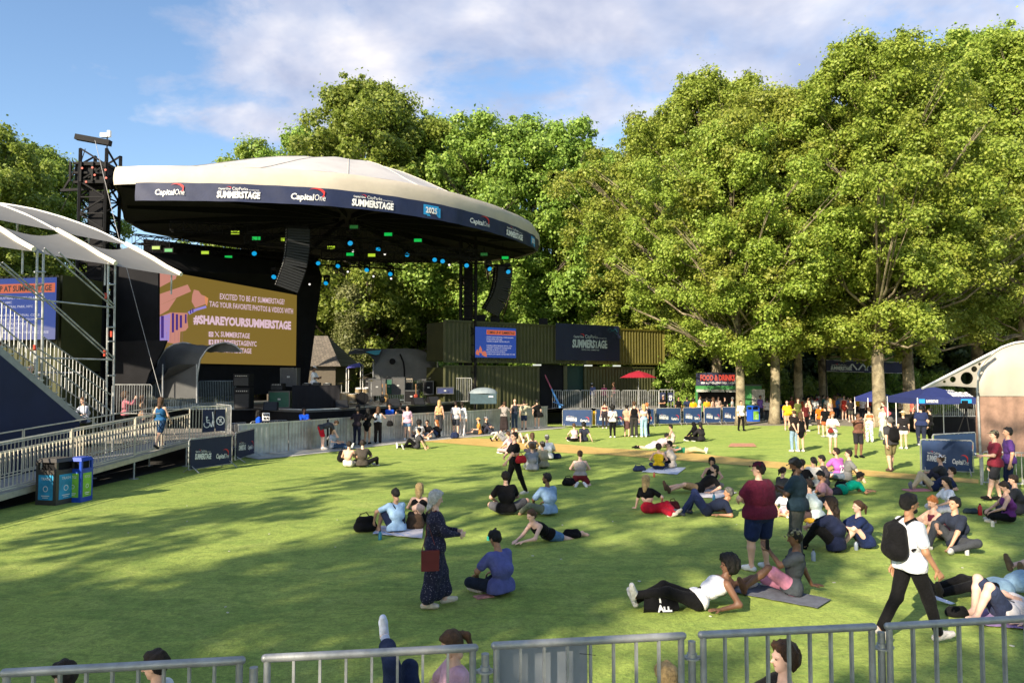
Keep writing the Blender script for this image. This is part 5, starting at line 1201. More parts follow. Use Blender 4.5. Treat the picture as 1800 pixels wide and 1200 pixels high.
for px in (955, 845, 870):
 p = cpl(px, -.6, 6.62); t = thing('roof_lamp', p, {955: 'black floodlight on the container roof right of the small screen', 845: 'black floodlight box on the container roof above the small screen', 870: 'second black floodlight on the container roof above the small screen'}[px], 'floodlight')
 m = MB(); m.box(p+up*.25, (.6, .4, .4)); m.tube(p, p+up*.1, .05); m.build('housing', BLKM, t)
TZ = .98
TA, TB, TC = Vector((X(783, 51.5), 51.5, TZ)), Vector((X(952, 50.3), 50.3, TZ)), Vector((X(1186, 50.2), 50.2, TZ))
t = thing('terrace', (4, 50, 0), 'raised terrace deck in front of the green containers', 'terrace')
m = MB(); m.prism([TA, TB, TC, Vector((11.2, 52, TZ)), cpl(1158, 0, TZ), cpl(830, 0, TZ)], (0, 0, -.14)); m.build('deck', WOODD, t)
for a, b in ((TA, TB), (TB, TC), (TC, Vector((11.2, 52, TZ)))):
 m = MB(); m.prism([Vector((a.x, a.y+.1, .02)), Vector((b.x, b.y+.1, .02)), Vector((b.x, b.y+.1, TZ-.15)), Vector((a.x, a.y+.1, TZ-.15))], (0, .04, 0)); m.build('skirt', mat('skirt_dark', (.03, .035, .04), .8), t)
def tb(x0, x1, Y0, Y1, nb, lb, mm=GALVW): 
 return bar_barrier(Vector((X(x0, Y0), Y0, TZ)), Vector((X(x1, Y1), Y1, TZ)), 1.22, nb, lb, 'barred barriers along the terrace', foot=False, mats=mm, rr=.024, rb=.017)
tb(800, 873, 51.3, 50.8, 18, 'barrier coloured dark for shade on the terrace behind the covered console', BG); tb(874, 942, 50.8, 50.4, 18, 'barrier coloured dark for shade on the terrace left of the red and blue pole', BG)  # darker steel paints the shade onto this stretch of rail
for i, (a, b, lb) in enumerate([(944, 988, 'behind the red and blue striped pole'), (989, 1019, 'right of the striped pole'), (1021, 1040, 'short one left of its widest neighbour'), (1042, 1089, 'widest one above the orange backed woman'), (1093, 1137, 'above the group by the lawn edge'), (1140, 1157, 'beside the round sign')]):
 tb(a, b, 50.3, 50.3, max(5, int((b-a)/3.2)), 'sunlit barred terrace barrier, '+lb)
G1, G2 = Vector((X(1158, 50.3), 50.3, TZ)), Vector((X(1184, 50.3), 50.3, TZ))
gt2 = bar_barrier(G1, G2, 1.26, 5, 'pale gate panel with two dark pictogram signs at the end of the terrace rail', None, foot=False, mats=GALVW, rr=.03)
fm = plane_map(G1, G2, lift=.04); fm2 = plane_map(G1, G2, lift=.05); L = (G2-G1).length
m = MB(); rect(m, fm, L*.05, .55, L*.42, 1.08); rect(m, fm, L*.58, .45, L*.92, 1.08); sp_ = m.build('sign_panel', NAVYD, gt2)
m = MB(); ring(m, fm2, L*.75, .80, .07, .11); ring(m, fm2, L*.75, .63, .05, .09); write(m, fm2, 'S', L*.70, .68, L*.1, .22, .05); m.build('pictogram', TXW, sp_)
p0, p1 = at(957, 657, 50.0), at(985, 716, 49.9)
t = thing('striped_pole', p1, 'leaning pole painted pink above and light blue below before the terrace rail', 'pole')
m = MB(); m.tube(p0, p0.lerp(p1, .45), .045, .05); m.build('pink_half', mat('pink_paint', (.42, .10, .16), .5), t); m = MB(); m.tube(p0.lerp(p1, .45), p1, .05, .09); m.build('blue_half', mat('lightblue_paint', (.12, .35, .75), .5), t)
m = MB(); m.tube(at(972, 706, 49.8), at(990, 712, 49.8), .03); m.build('cross_bar', mat('lightblue_paint', (.12, .35, .75), .5), t)
UC = at(1122, 651, 52.0); t = thing('parasol', (UC.x, UC.y, TZ), 'red parasol open on the terrace', 'parasol'); REDP = mat('parasol_red', (.30, .012, .03), .7)
m = MB(); n = 8; R_ = 1.36; top_ = UC
ring_ = [Vector((UC.x+R_*math.cos(2*math.pi*i/n+.2), UC.y+R_*math.sin(2*math.pi*i/n+.2), UC.z-.50)) for i in range(n)]
rg2 = [top_.lerp(p, .5)+up*.06 for p in ring_]
m.add([top_]+rg2+ring_, [(0, 1+i, 1+(i+1) % n) for i in range(n)]+[(1+i, 1+n+i, 1+n+(i+1) % n, 1+(i+1) % n) for i in range(n)]); m.build('canopy', REDP, t)
m = MB(); m.tube((UC.x, UC.y, TZ), UC, .025); m.build('pole', GALV, t)
m = MB(); 
for p in ring_: m.tube(top_-up*.06, p-up*.02, .012, n=4)
m.build('rib', GALV, t)
FY = 55.0
a, b = Vector((X(1222, FY), FY, 0)), Vector((X(1338, FY-1), FY-1, 0)); d = (b-a).normalized(); n_ = d.cross(up)
t = thing('food_truck', (a+b)/2, 'green food truck with a red lettered dark sign and pale awnings', 'food truck'); TG = mat('truck_green', (.03, .17, .04), .45, var=.15)
L = (b-a).length
bw = L*.66
m = MB(); m.prism([a+up*.55, a+d*L+up*.55, a+d*L+up*2.45, a+up*2.45], n_*-2.3); m.build('body', TG, t)
m = MB(); m.prism([a+d*.15+n_*.02+up*1.15, a+d*bw*.98+n_*.02+up*1.15, a+d*bw*.98+n_*.02+up*2.05, a+d*.15+n_*.02+up*2.05], n_*-.01); wn = m.build('serving_window', BLKM, t)
for k in range(3):
 u0 = .05+bw*(k/3); m = MB(); q = a+d*u0; r_ = a+d*(u0+bw/3-.1)
 m.prism([q+up*2.15+n_*.03, r_+up*2.15+n_*.03, r_+up*2.02+n_*.95, q+up*2.02+n_*.95], (0, 0, .04)); m.build('awning', mat('awning_pale', (.60, .62, .55), .6), t)
m = MB(); m.prism([a+d*.05+up*2.48+n_*.05, a+d*bw+up*2.48+n_*.05, a+d*bw+up*3.42+n_*.05, a+d*.05+up*3.42+n_*.05], n_*-.1); sg = m.build('sign_board', mat('sign_navy', (.012, .014, .05), .5), t)
fm = lambda u, v: a+d*u+up*v+n_*.07
m = MB(); write(m, fm, 'FOOD & DRINKS', .35, 2.85, bw*.80, .40, .05); m.build('lettering', emat('sign_red', (1.0, .09, .05), .9), sg)
m = MB(); write(m, fm, 'BEER  WINE  COCKTAILS  SODA  & MORE', .4, 2.60, bw*.78, .13, .02); m.build('lettering', TXW, sg)
m = MB(); logo_sum(m, fm, bw*.88, 2.62, bw*.10, .5); m.build('lettering', [TXW, TXR], sg)
m = MB(); m.prism([a+d*(bw+.9)+n_*.02+up*.7, a+d*(bw+1.8)+n_*.02+up*.7, a+d*(bw+1.8)+n_*.02+up*2.2, a+d*(bw+.9)+n_*.02+up*2.2], n_*-.01); m.build('door', mat('truck_door', (.42, .40, .34), .6, var=.3), t)
for u in (1.2, L*.5, L-1):
 m = MB(); c = a+d*u+n_*.02+up*.42; m.tube(c, c-n_*.25, .42, n=18); wh = m.build('wheel', BLKM, t); m = MB(); m.tube(c+n_*.01, c-n_*.05, .2, n=14); m.build('hub', GALV, wh)
m = MB(); m.prism([a+up*2.45-n_*.2, a+d*L+up*2.45-n_*.2, a+d*L+up*2.55-n_*.2, a+up*2.55-n_*.2], n_*-1.9); m.build('roof', mat('truck_roof', (.10, .10, .09), .7), t)
a, b = at(1452, 652, 56), at(1590, 656, 56); t = thing('entry_banner', (a.x, a.y, 0), 'long dark mesh banner on thin poles between the plane trees', 'banner')
m = MB(); rows = [[a.lerp(b, i/24)+up*(z+.05*math.sin(i*.9))+Vector((0, .06*math.sin(i*1.4+z*3), 0)) for i in range(25)] for z in (0, .4, .8)]; m.grid(rows); cl = m.build('cloth', NAVYD, t, smooth='all')
fm = lambda u, v: a+(b-a).normalized()*u+up*v+Vector((0, -.12, 0))
m = MB(); logo_sum(m, fm, .3, .12, 1.6, .5); logo_sum(m, fm, 2.6, .12, 1.6, .5) if 0 else None; m.build('lettering', [TXG, TXR], cl)
m = MB(); 
for u0 in (1.6, 2.4, 2.9): stroke(m, fm, [(u0, .15), (u0+.35, .6), (u0+.7, .15)], .10)
m.build('pattern', TXG, cl)
for p in (a, b):
 m = MB(); m.tube((p.x, p.y, 0), p+up*.9, .035); m.build('pole', BLKM, t)
m = MB(); m.tube(a, b, .03); m.tube(a+up*.84, b+up*.84, .03); m.build('cross_bar', GALV, t)
def popup(px0, px1, pyE, pyP, Y, dep, label, mcol, legs=True, val=.25, ztop=None):
 x0, x1 = X(px0, Y), X(px1, Y); ze = at(px0, pyE, Y).z; zp = at((px0+px1)/2, pyP, Y+dep/2).z; t = thing('pop_up_tent', ((x0+x1)/2, Y+dep/2, 0), label, 'tent')
 c = [Vector((x0, Y, ze)), Vector((x1, Y, ze)), Vector((x1, Y+dep, ze)), Vector((x0, Y+dep, ze))]; pk = Vector(((x0+x1)/2, Y+dep/2, zp))
 m = MB(); mids = [(c[i]+c[(i+1) % 4])/2+up*.02 for i in range(4)]; m.add(c+[pk], [(0, 1, 4), (1, 2, 4), (2, 3, 4), (3, 0, 4)]); ro = m.build('roof', mcol, t)
 m = MB()
 for i in range(4): a, b = c[i], c[(i+1) % 4]; m.prism([a-up*val, b-up*val, b, a], (b-a).cross(up).normalized()*.012)
 m.build('valance', mcol, t)
 for p in c: m = MB(); m.tube((p.x, p.y, 0), p, .028, n=6); m.build('leg', WHITE, t)
 return t, c, pk, ro
VT = mat('tent_blue', (.035, .05, .22), .6, var=.15)
popup(1524, 1573, 699, 685, 47.4, 1.8, 'small blue pop up tent behind the tallest plane tree', VT)
t, c, pk, ro = popup(1611, 1716, 699, 678, 37.5, 3.0, 'wide navy pop up tent with white lettering beside the white tent', mat('tent_navy', (.022, .032, .13), .6, var=.15), val=.32)
fr = (c[1]-c[0]).normalized(); sl = (pk-(c[0]+c[1])/2); 
fs_ = lambda u, v: c[0]+fr*u+sl*v+fr.cross(sl).normalized()*.015
W = (c[1]-c[0]).length
m = MB(); write(m, fs_, 'SUMMERSTAGE', W*.62, .10, W*.34, .34, .05); write(m, fs_, 'CityParks', W*.66, .52, W*.12, .14, .02); m.build('lettering', TXW, ro)
fv = plane_map(c[0]-up*.32, c[1]-up*.32, lift=.02)
m = MB(); write(m, fv, 'SUMMERSTAGE', W*.14, .08, W*.20, .14, .03); m.mi(1); rect(m, fv, W*.02, .05, W*.12, .26, 1); rect(m, fv, W*.72, .05, W*.9, .26, 1); m.build('lettering', [TXW, TXC], ro)
t = thing('riser', at(1672, 757, 40.5), 'black sided riser behind the camera tripod', 'riser')
a, b = Vector((X(1634, 40.5), 40.5, 0)), Vector((X(1730, 40.5), 40.5, 0)); m = MB(); m.prism([a+up*.02, b+up*.02, b+up*.95, a+up*.95], (0, 3, 0)); m.build('box', BLACK, t)
bar_barrier(a+up*.96, (a+b)/2+up*.96, 1.0, 14, 'sunlit barred barrier on the left half of the black riser', 'barred barriers on the riser', foot=False, mats=GALVW, rr=.022)
bar_barrier((a+b)/2+up*.96, b+up*.96, 1.0, 14, 'sunlit barred barrier on the right half of the black riser', 'barred barriers on the riser', foot=False, mats=GALVW, rr=.022)
tp = gp(1697, 786); t = thing('tripod_camera', tp, 'video camera on a tall tripod behind the navy barrier with large lettering', 'camera')
hd = at(1698, 722, tp.y)
m = MB()
for q in range(3): m.tube(hd, tp+Vector((.48*math.cos(q*2.1+.5), .48*math.sin(q*2.1+.5), .01)), .024, .016)
m.build('tripod', BLKM, t); m = MB(); m.box(hd+up*.22, (.26, .5, .24)); m.tube(hd, hd+up*.12, .05); cb = m.build('camera_body', BLKM, t)
m = MB(); m.tube(hd+Vector((0, -.25, .22)), hd+Vector((0, -.45, .22)), .07, n=12); m.build('lens', BLKM, cb); m = MB(); m.box(hd+Vector((.02, .1, .40)), (.22, .12, .12)); m.build('viewfinder', BLKM, cb)
WT = mat('tent_white', (.44, .40, .335), .6, var=.08, vscale=.8, bump=.5, bscale=2.0); ty = 22.0
def tp_(px, py, Y=ty): return at(px, py, Y)
t = thing('white_tent', (X(1760, ty), ty, 0), 'white domed tent with brown mesh walls at the right edge', 'tent')
sil = [(1717, 697), (1716, 672), (1720, 650), (1730, 634), (1745, 620), (1762, 610), (1785, 603), (1815, 600), (1850, 603), (1890, 620), (1915, 650), (1920, 697)]
F_ = resample([tp_(*p) for p in sil], 26, closed=False)
bot_ = [Vector((p.x, p.y, tp_(1717, 696).z)) for p in F_]
m = MB(); m.grid([bot_, [a.lerp(b, .5)+Vector((0, -.10-.03*math.sin(i*1.7), 0)) for i, (a, b) in enumerate(zip(bot_, F_))], F_]+[[p+Vector((dy*.66, dy, dz)) for p in F_] for dy, dz in ((.4, .06), (1.5, .10), (3.2, 0))]); m.build('roof', WT, t, smooth='all')
MESHW = mat('brown_mesh', (.30, .185, .135), .75, var=.25, vscale=3, bump=1.0, bscale=5)
a, b = tp_(1716, 697), tp_(1921, 697); a2, b2 = tp_(1716, 796), tp_(1921, 812)
m = MB(); m.grid([[a2.lerp(b2, i/40)+Vector((0, .02*math.sin(i*1.9), 0)) for i in range(41)], [a2.lerp(b2, i/40).lerp(a.lerp(b, i/40), .5)+Vector((0, .03*math.sin(i*1.3+1), 0)) for i in range(41)], [a.lerp(b, i/40)+Vector((0, .01, 0)) for i in range(41)]]); m.build('mesh_wall', MESHW, t, smooth='all')
m = MB(); m.grid([[a2, a2+Vector((2.7, 4, 0))], [a, a+Vector((2.7, 4, 0))]]); m.build('mesh_wall', MESHW, t)
for px in (1717, 1921): m = MB(); m.tube((X(px, ty), ty-.06, 0), tp_(px, 660, ty-.06), .035, n=8); m.build('pole', GALVW, t, smooth=True)
m = MB(); m.path([p+Vector((0, -.03, .02)) for p in F_[1:-1]], .03, 6); m.build('rib', WHITE, t, smooth=True)
bar_barrier(Vector((X(1722, 21.6), 21.6, 0)), Vector((X(1800, 21.2), 21.2, 0)), 1.0, 8, 'barred barrier under the brown mesh wall', 'barred barriers of the white tent', mats=GALVW, rr=.02)
bar_barrier(Vector((X(1804, 21.2), 21.2, 0)), Vector((X(1910, 20.8), 20.8, 0)), 1.0, 12, 'barred barrier under the mesh wall cut by the right edge of the view', 'barred barriers of the white tent', mats=GALVW, rr=.02)
import bmesh
def pip(pt, pg):
 c = False; j = len(pg)-1
 for i in range(len(pg)):
  if (pg[i][1] > pt[1]) != (pg[j][1] > pt[1]) and pt[0] < (pg[j][0]-pg[i][0])*(pt[1]-pg[i][1])/(pg[j][1]-pg[i][1])+pg[i][0]: c = not c
  j = i
 return c
outl = [(1621, 682.5), (1640, 671), (1680, 650.5), (1715, 633), (1748, 617), (1742, 624), (1728, 637), (1718, 655), (1717, 681), (1700, 680), (1680, 678.5), (1660, 678)]
holes = [(1660, 670.5, 2.4), (1675, 666.5, 5.3), (1699.5, 664.5, 11), (1712.5, 648.5, 5.2), (1722, 639.8, 2.6)]
cu = bpy.data.curves.new('aw', 'CURVE'); cu.dimensions = '2D'; cu.fill_mode = 'BOTH'; cu.extrude = .3
def spl(pts):
 s_ = cu.splines.new('POLY'); s_.points.add(len(pts)-1); s_.use_cyclic_u = True
 for q, (x, y) in zip(s_.points, pts): q.co = (x, -y, 0, 1)
spl(outl)
for x, y, r_ in holes: spl([(x+r_*math.cos(k*math.pi/10), y+r_*math.sin(k*math.pi/10)) for k in range(20)])
ob = bpy.data.objects.new('aw', cu); COL.objects.link(ob); dg = bpy.context.evaluated_depsgraph_get(); me = bpy.data.meshes.new_from_object(ob.evaluated_get(dg))
m = MB(); m.add([at(v.co.x, -v.co.y, 21.7+(.03 if v.co.z > 0 else 0)+(1748-v.co.x)*-.006) for v in me.vertices], [tuple(p.vertices) for p in me.polygons])
bpy.data.objects.remove(ob); bpy.data.curves.remove(cu); bpy.data.meshes.remove(me)
aw = thing('awning', at(1690, 680, 21.7), 'pointed cream awning with round holes left of the white tent', 'awning'); m.build('membrane', WT, aw)
m = MB(); m.tube(at(1621, 682.5, 20.95), at(1748, 617, 21.65), .035, n=6); m.build('edge_pole', WHITE, aw, smooth=True)
t = thing('far_building', (12, 140, 0), 'pale apartment building glimpsed through the trees', 'building'); ST = mat('stone_pale', (.50, .43, .36), .8)
for x0, x1, h_ in ((X(690, 140), X(790, 140), 26), (X(1040, 140), X(1150, 140), 28)):
 m = MB(); m.box(((x0+x1)/2, 146, h_/2), (x1-x0, 12, h_)); wl = m.build('wall', ST, t)
 m = MB()
 for r_ in range(7):
  for c_ in range(4): m.box((x0+(x1-x0)*(c_+.5)/4, 139.97, 3+r_*3.4), (1.3, .1, 1.8))
 m.build('window_rows', BLKM, wl)
# ================================================================ PEOPLE: implicit surfaces turned into one continuous mesh each
def surface_net(field, org, h):
 """naive surface nets; field < 0 inside. returns verts, quads"""
 s = field < 0; nx, ny, nz = field.shape
 cell = np.zeros((nx-1, ny-1, nz-1), np.float32); acc = np.zeros((nx-1, ny-1, nz-1, 3), np.float32)
 for ax in range(3):
  a = [slice(None)]*3; b = [slice(None)]*3; a[ax] = slice(0, -1); b[ax] = slice(1, None)
  fa, fb = field[tuple(a)], field[tuple(b)]; cr = s[tuple(a)] != s[tuple(b)]
  ii = np.argwhere(cr)
  if not len(ii): continue
  va = fa[cr]; vb = fb[cr]; t = va/(va-vb); P = ii.astype(np.float32); P[:, ax] += t
  o = [x for x in range(3) if x != ax]
  for d0 in (0, -1):
   for d1 in (0, -1):
    c = ii.copy(); c[:, o[0]] += d0; c[:, o[1]] += d1
    ok = (c[:, o[0]] >= 0) & (c[:, o[1]] >= 0) & (c[:, o[0]] < field.shape[o[0]]-1) & (c[:, o[1]] < field.shape[o[1]]-1)
    c = c[ok]; np.add.at(acc, (c[:, 0], c[:, 1], c[:, 2]), P[ok]); np.add.at(cell, (c[:, 0], c[:, 1], c[:, 2]), 1)
 act = np.argwhere(cell > 0); idx = -np.ones(cell.shape, np.int32); idx[tuple(act.T)] = np.arange(len(act))
 V = acc[tuple(act.T)]/cell[tuple(act.T)][:, None]*h+np.array(org, np.float32)
 Q = []
 for ax in range(3):
  a = [slice(None)]*3; b = [slice(None)]*3; a[ax] = slice(0, -1); b[ax] = slice(1, None)
  ii = np.argwhere(s[tuple(a)] != s[tuple(b)]); o = [(ax+1) % 3, (ax+2) % 3]
  ii = ii[(ii[:, o[0]] > 0) & (ii[:, o[1]] > 0) & (ii[:, o[0]] < field.shape[o[0]]-1) & (ii[:, o[1]] < field.shape[o[1]]-1)]
  if not len(ii): continue
  ins = s[tuple(ii.T)]; cs = []
  for d0, d1 in ((-1, -1), (0, -1), (0, 0), (-1, 0)):
   c = ii.copy(); c[:, o[0]] += d0; c[:, o[1]] += d1; cs.append(idx[tuple(c.T)])
  q = np.stack(cs, 1); q[~ins] = q[~ins][:, ::-1]; Q.append(q)
 return V, (np.concatenate(Q) if Q else np.zeros((0, 4), int))

def sdf_mesh(prims, h, k=.03, noise_amp=0.0, cuts=(), seed=0, nfreq=28):
 """prims: ('c', a, b, ra, rb) tapered capsules or ('e', centre, (rx,ry,rz), R3x3) ellipsoids; smooth union radius k"""
 lo = np.array([1e9]*3); hi = -lo
 for p in prims:
  if p[0] == 'c': r = max(p[3], p[4]); pts = np.array([p[1], p[2]], float)
  else: r = max(p[2]); pts = np.array([p[1]], float)
  lo = np.minimum(lo, pts.min(0)-r); hi = np.maximum(hi, pts.max(0)+r)
 lo -= 3*h+k*.5; hi += 3*h+k*.5; n = np.ceil((hi-lo)/h).astype(int)+1
 F = np.full(n, .3, np.float32); ax = [lo[i]+h*np.arange(n[i]) for i in range(3)]
 for p in prims:
  if p[0] == 'c': r = max(p[3], p[4]); pts = np.array([p[1], p[2]], float)
  else: r = max(p[2]); pts = np.array([p[1]], float)
  m = k*1.6+2.5*h; a0 = np.maximum(0, ((pts.min(0)-r-m-lo)/h).astype(int)); a1 = np.minimum(n, ((pts.max(0)+r+m-lo)/h).astype(int)+2)
  sl = tuple(slice(a0[i], a1[i]) for i in range(3))
  x = ax[0][sl[0]][:, None, None]; y = ax[1][sl[1]][None, :, None]; z = ax[2][sl[2]][None, None, :]
  if p[0] == 'c':
   a = np.array(p[1], float); b = np.array(p[2], float); d = b-a; L2 = max(1e-9, d.dot(d))
   t = np.clip(((x-a[0])*d[0]+(y-a[1])*d[1]+(z-a[2])*d[2])/L2, 0, 1)
   D = np.sqrt((x-a[0]-t*d[0])**2+(y-a[1]-t*d[1])**2+(z-a[2]-t*d[2])**2)-(p[3]+(p[4]-p[3])*t)
  else:
   c = p[1]; Rm = np.array(p[3]) if len(p) > 3 and p[3] is not None else np.eye(3); rr = p[2]
   X_, Y_, Z_ = x-c[0], y-c[1], z-c[2]
   u = (Rm[0][0]*X_+Rm[0][1]*Y_+Rm[0][2]*Z_)/rr[0]; v = (Rm[1][0]*X_+Rm[1][1]*Y_+Rm[1][2]*Z_)/rr[1]; w_ = (Rm[2][0]*X_+Rm[2][1]*Y_+Rm[2][2]*Z_)/rr[2]
   q = np.sqrt(u*u+v*v+w_*w_); D = (q-1)*min(rr)*(.5+.5*max(rr)/min(rr)) if False else (q-1)*min(rr)
  f = F[sl]; hh = np.clip(.5+.5*(D-f)/k, 0, 1) if k > 0 else (D > f).astype(np.float32)
  F[sl] = D*(1-hh)+f*hh-k*hh*(1-hh)
 for (pt, nn) in cuts:        # keep the side where (x-pt).n < 0
  x = ax[0][:, None, None]-pt[0]; y = ax[1][None, :, None]-pt[1]; z = ax[2][None, None, :]-pt[2]
  F = np.maximum(F, (x*nn[0]+y*nn[1]+z*nn[2]).astype(np.float32))
 if noise_amp:
  x = ax[0][:, None, None]; y = ax[1][None, :, None]; z = ax[2][None, None, :]
  F = F+(noise_amp*(np.sin(x*nfreq+seed)*np.cos(y*nfreq*1.15+seed*2)+.6*np.sin(z*nfreq*.9+x*nfreq*.7+seed*3)*np.cos(y*nfreq*1.7))).astype(np.float32)
 return surface_net(F, lo, h)

def np_mesh(name, parts, mats):
 """parts: list of (V, Q, material index)"""
 me = bpy.data.meshes.new(name); vs = []; fs = []; ms = []; o = 0
 for V, Q, mi in parts:
  vs.append(V); fs.append(Q+o); ms.append(np.full(len(Q), mi, np.int32)); o += len(V)
 V = np.concatenate(vs); Q = np.concatenate(fs); Mi = np.concatenate(ms)
 me.vertices.add(len(V)); me.vertices.foreach_set('co', V.astype(np.float32).ravel())
 me.loops.add(4*len(Q)); me.loops.foreach_set('vertex_index', Q.astype(np.int32).ravel())
 me.polygons.add(len(Q)); me.polygons.foreach_set('loop_start', np.arange(0, 4*len(Q), 4, dtype=np.int32)); me.polygons.foreach_set('loop_total', np.full(len(Q), 4, np.int32))
 for m in mats: me.materials.append(m)
 me.polygons.foreach_set('material_index', Mi); me.polygons.foreach_set('use_smooth', np.ones(len(Q), bool)); me.update(calc_edges=True); return me

V3 = lambda *a: np.array(a, float)
def unit(v): v = np.asarray(v, float); n = np.linalg.norm(v); return v/n if n > 1e-9 else V3(0, 0, 1)
def ik(a, t, l1, l2, hint):
 d = t-a; L = np.linalg.norm(d); L = min(max(L, abs(l1-l2)+.02), (l1+l2)*.999); u = unit(d); t = a+u*L
 c = (l1*l1+L*L-l2*l2)/(2*l1*L); c = max(-1, min(1, c)); hv = np.asarray(hint, float); hv = hv-u*hv.dot(u); hv = unit(hv) if np.linalg.norm(hv) > 1e-6 else unit(np.cross(u, V3(1, 0, 0)))
 return a+u*l1*c+hv*l1*math.sqrt(max(0, 1-c*c)), t

def hand_prims(w_, el, side, curl, palm_n=None, s=1.0):
 """palm, four fingers of unequal length bent at two knuckles and a side thumb; w_ wrist, el elbow"""
 d = unit(w_-el)
 pn = unit(np.cross(d, V3(0, 1, 0)))*side if palm_n is None else unit(palm_n-d*np.dot(palm_n, d))   # palm normal
 lat = np.cross(d, pn); P = []          # lat: across the palm towards the thumb (sign by side)
 lat = lat*(-side)
 pc = w_+d*.045*s
 for o in (-.026, -.009, .009, .026): P.append(('c', w_+lat*o*.6*s, w_+d*.085*s+lat*o*s, .015*s, .0125*s))
 L = [.062, .074, .079, .072]
 for i, o in enumerate((-.030, -.010, .010, .029)):
  k0 = w_+d*.088*s+lat*o*s; l = L[i]*s; a1 = curl*.9+.06*i; a2 = curl*1.9+.1
  d1 = unit(d*math.cos(a1)+pn*math.sin(a1)+lat*o*1.2); d2 = unit(d*math.cos(a2)+pn*math.sin(a2))
  k1 = k0+d1*l*.52; k2 = k1+d2*l*.48; r_ = (.0098 if i else .0085)*s
  P += [('c', k0, k1, r_, r_*.93), ('c', k1, k2, r_*.93, r_*.78)]
 t0 = w_+d*.022*s+lat*.028*s; t1 = t0+unit(d*.7+lat*.75+pn*.25)*.042*s; t2 = t1+unit(d*.95+lat*.25+pn*.35)*.034*s
 P += [('c', t0, t1, .0145*s, .0115*s), ('c', t1, t2, .0112*s, .009*s)]
 return P

SKIN = {'l': (.62, .38, .27), 'm': (.50, .29, .19), 't': (.36, .19, .11), 'b': (.17, .085, .05), 'd': (.085, .045, .028), 'p': (.70, .45, .35)}
HAIRC = {'black': (.006, .005, .0045), 'dbrown': (.018, .010, .006), 'brown': (.075, .038, .018), 'blond': (.42, .29, .13), 'ginger': (.38, .13, .035), 'grey': (.50, .49, .46), 'dgrey': (.10, .095, .09)}
CLOTH = {}
def cloth(c, kind=None):
 key = ('cloth_%02x%02x%02x' % tuple(int(min(1, x)*255) for x in c))+('_'+kind if kind else '')
 if key in CLOTH: return CLOTH[key]
 m = bpy.data.materials.new(key); m.use_nodes = True; nt = m.node_tree; b = nt.nodes['Principled BSDF']
 tc = nd(nt, 'ShaderNodeTexCoord'); n = noise_n(nt, tc.outputs['Object'], 7, 4, .6)
 base = ramp(nt, n.outputs[0], [(.3, tuple(x*.78 for x in c)), (.7, tuple(min(1, x*1.2) for x in c))])
 if kind == 'stripe':
  wv = nd(nt, 'ShaderNodeTexWave'); wv.inputs['Scale'].default_value = 14; wv.bands_direction = 'Z'; wv.inputs['Distortion'].default_value = .5; nt.links.new(tc.outputs['Object'], wv.inputs['Vector'])
  base = mixc(nt, ramp(nt, wv.outputs['Fac'], [(.45, 0.0), (.55, 1.0)]), base, (.65, .60, .62))
 if kind == 'print':
  vn = nd(nt, 'ShaderNodeTexVoronoi'); vn.inputs['Scale'].default_value = 38; nt.links.new(tc.outputs['Object'], vn.inputs['Vector'])
  base = mixc(nt, ramp(nt, vn.outputs['Distance'], [(.16, .55), (.30, 0.0)]), base, (.30, .28, .36))
 if kind == 'floral':
  vn = nd(nt, 'ShaderNodeTexVoronoi'); vn.inputs['Scale'].default_value = 9; nt.links.new(tc.outputs['Object'], vn.inputs['Vector'])
  base = mixc(nt, ramp(nt, vn.outputs['Distance'], [(.30, 1.0), (.36, 0.0)]), base, (.20, .38, .16))
 if kind == 'camo':
  base = ramp(nt, noise_n(nt, tc.outputs['Object'], 26, 2, .5).outputs[0], [(.42, (.06, .06, .035)), (.48, (.20, .17, .10)), (.56, (.10, .12, .06)), (.62, (.32, .28, .18))])
 if kind == 'denim':
  base = mixc(nt, .5, base, ramp(nt, noise_n(nt, tc.outputs['Object'], 14, 5, .8).outputs[0], [(.3, tuple(x*.6 for x in c)), (.7, tuple(min(1, x*1.7) for x in c))]))
 nt.links.new(base, b.inputs['Base Color']); b.inputs['Roughness'].default_value = .82; b.inputs['Specular IOR Level'].default_value = .12; b.inputs['Sheen Weight'].default_value = .03
 n2 = noise_n(nt, tc.outputs['Object'], 7, 4, .6, 2.2); bp = nd(nt, 'ShaderNodeBump'); bp.inputs['Strength'].default_value = .75; bp.inputs['Distance'].default_value = .035
 nt.links.new(n2.outputs[0], bp.inputs['Height']); nt.links.new(bp.outputs[0], b.inputs['Normal'])
 CLOTH[key] = m; return m
def skinm(k):
 n = 'skin_'+k
 if n not in MATS:
  m = mat(n, SKIN[k], .5, var=.07, vscale=9, spec=.35); b = m.node_tree.nodes['Principled BSDF']; b.inputs['Subsurface Weight'].default_value = .0
 return MATS[n]
def hairm(k): return mat('hair_'+k, HAIRC[k], .55, var=.35, vscale=30, bump=.9, bscale=90, spec=.35)
EYEM = mat('eye_dark', (.02, .015, .012), .3, var=0); LIPM = mat('lips', (.34, .12, .10), .5, var=0)

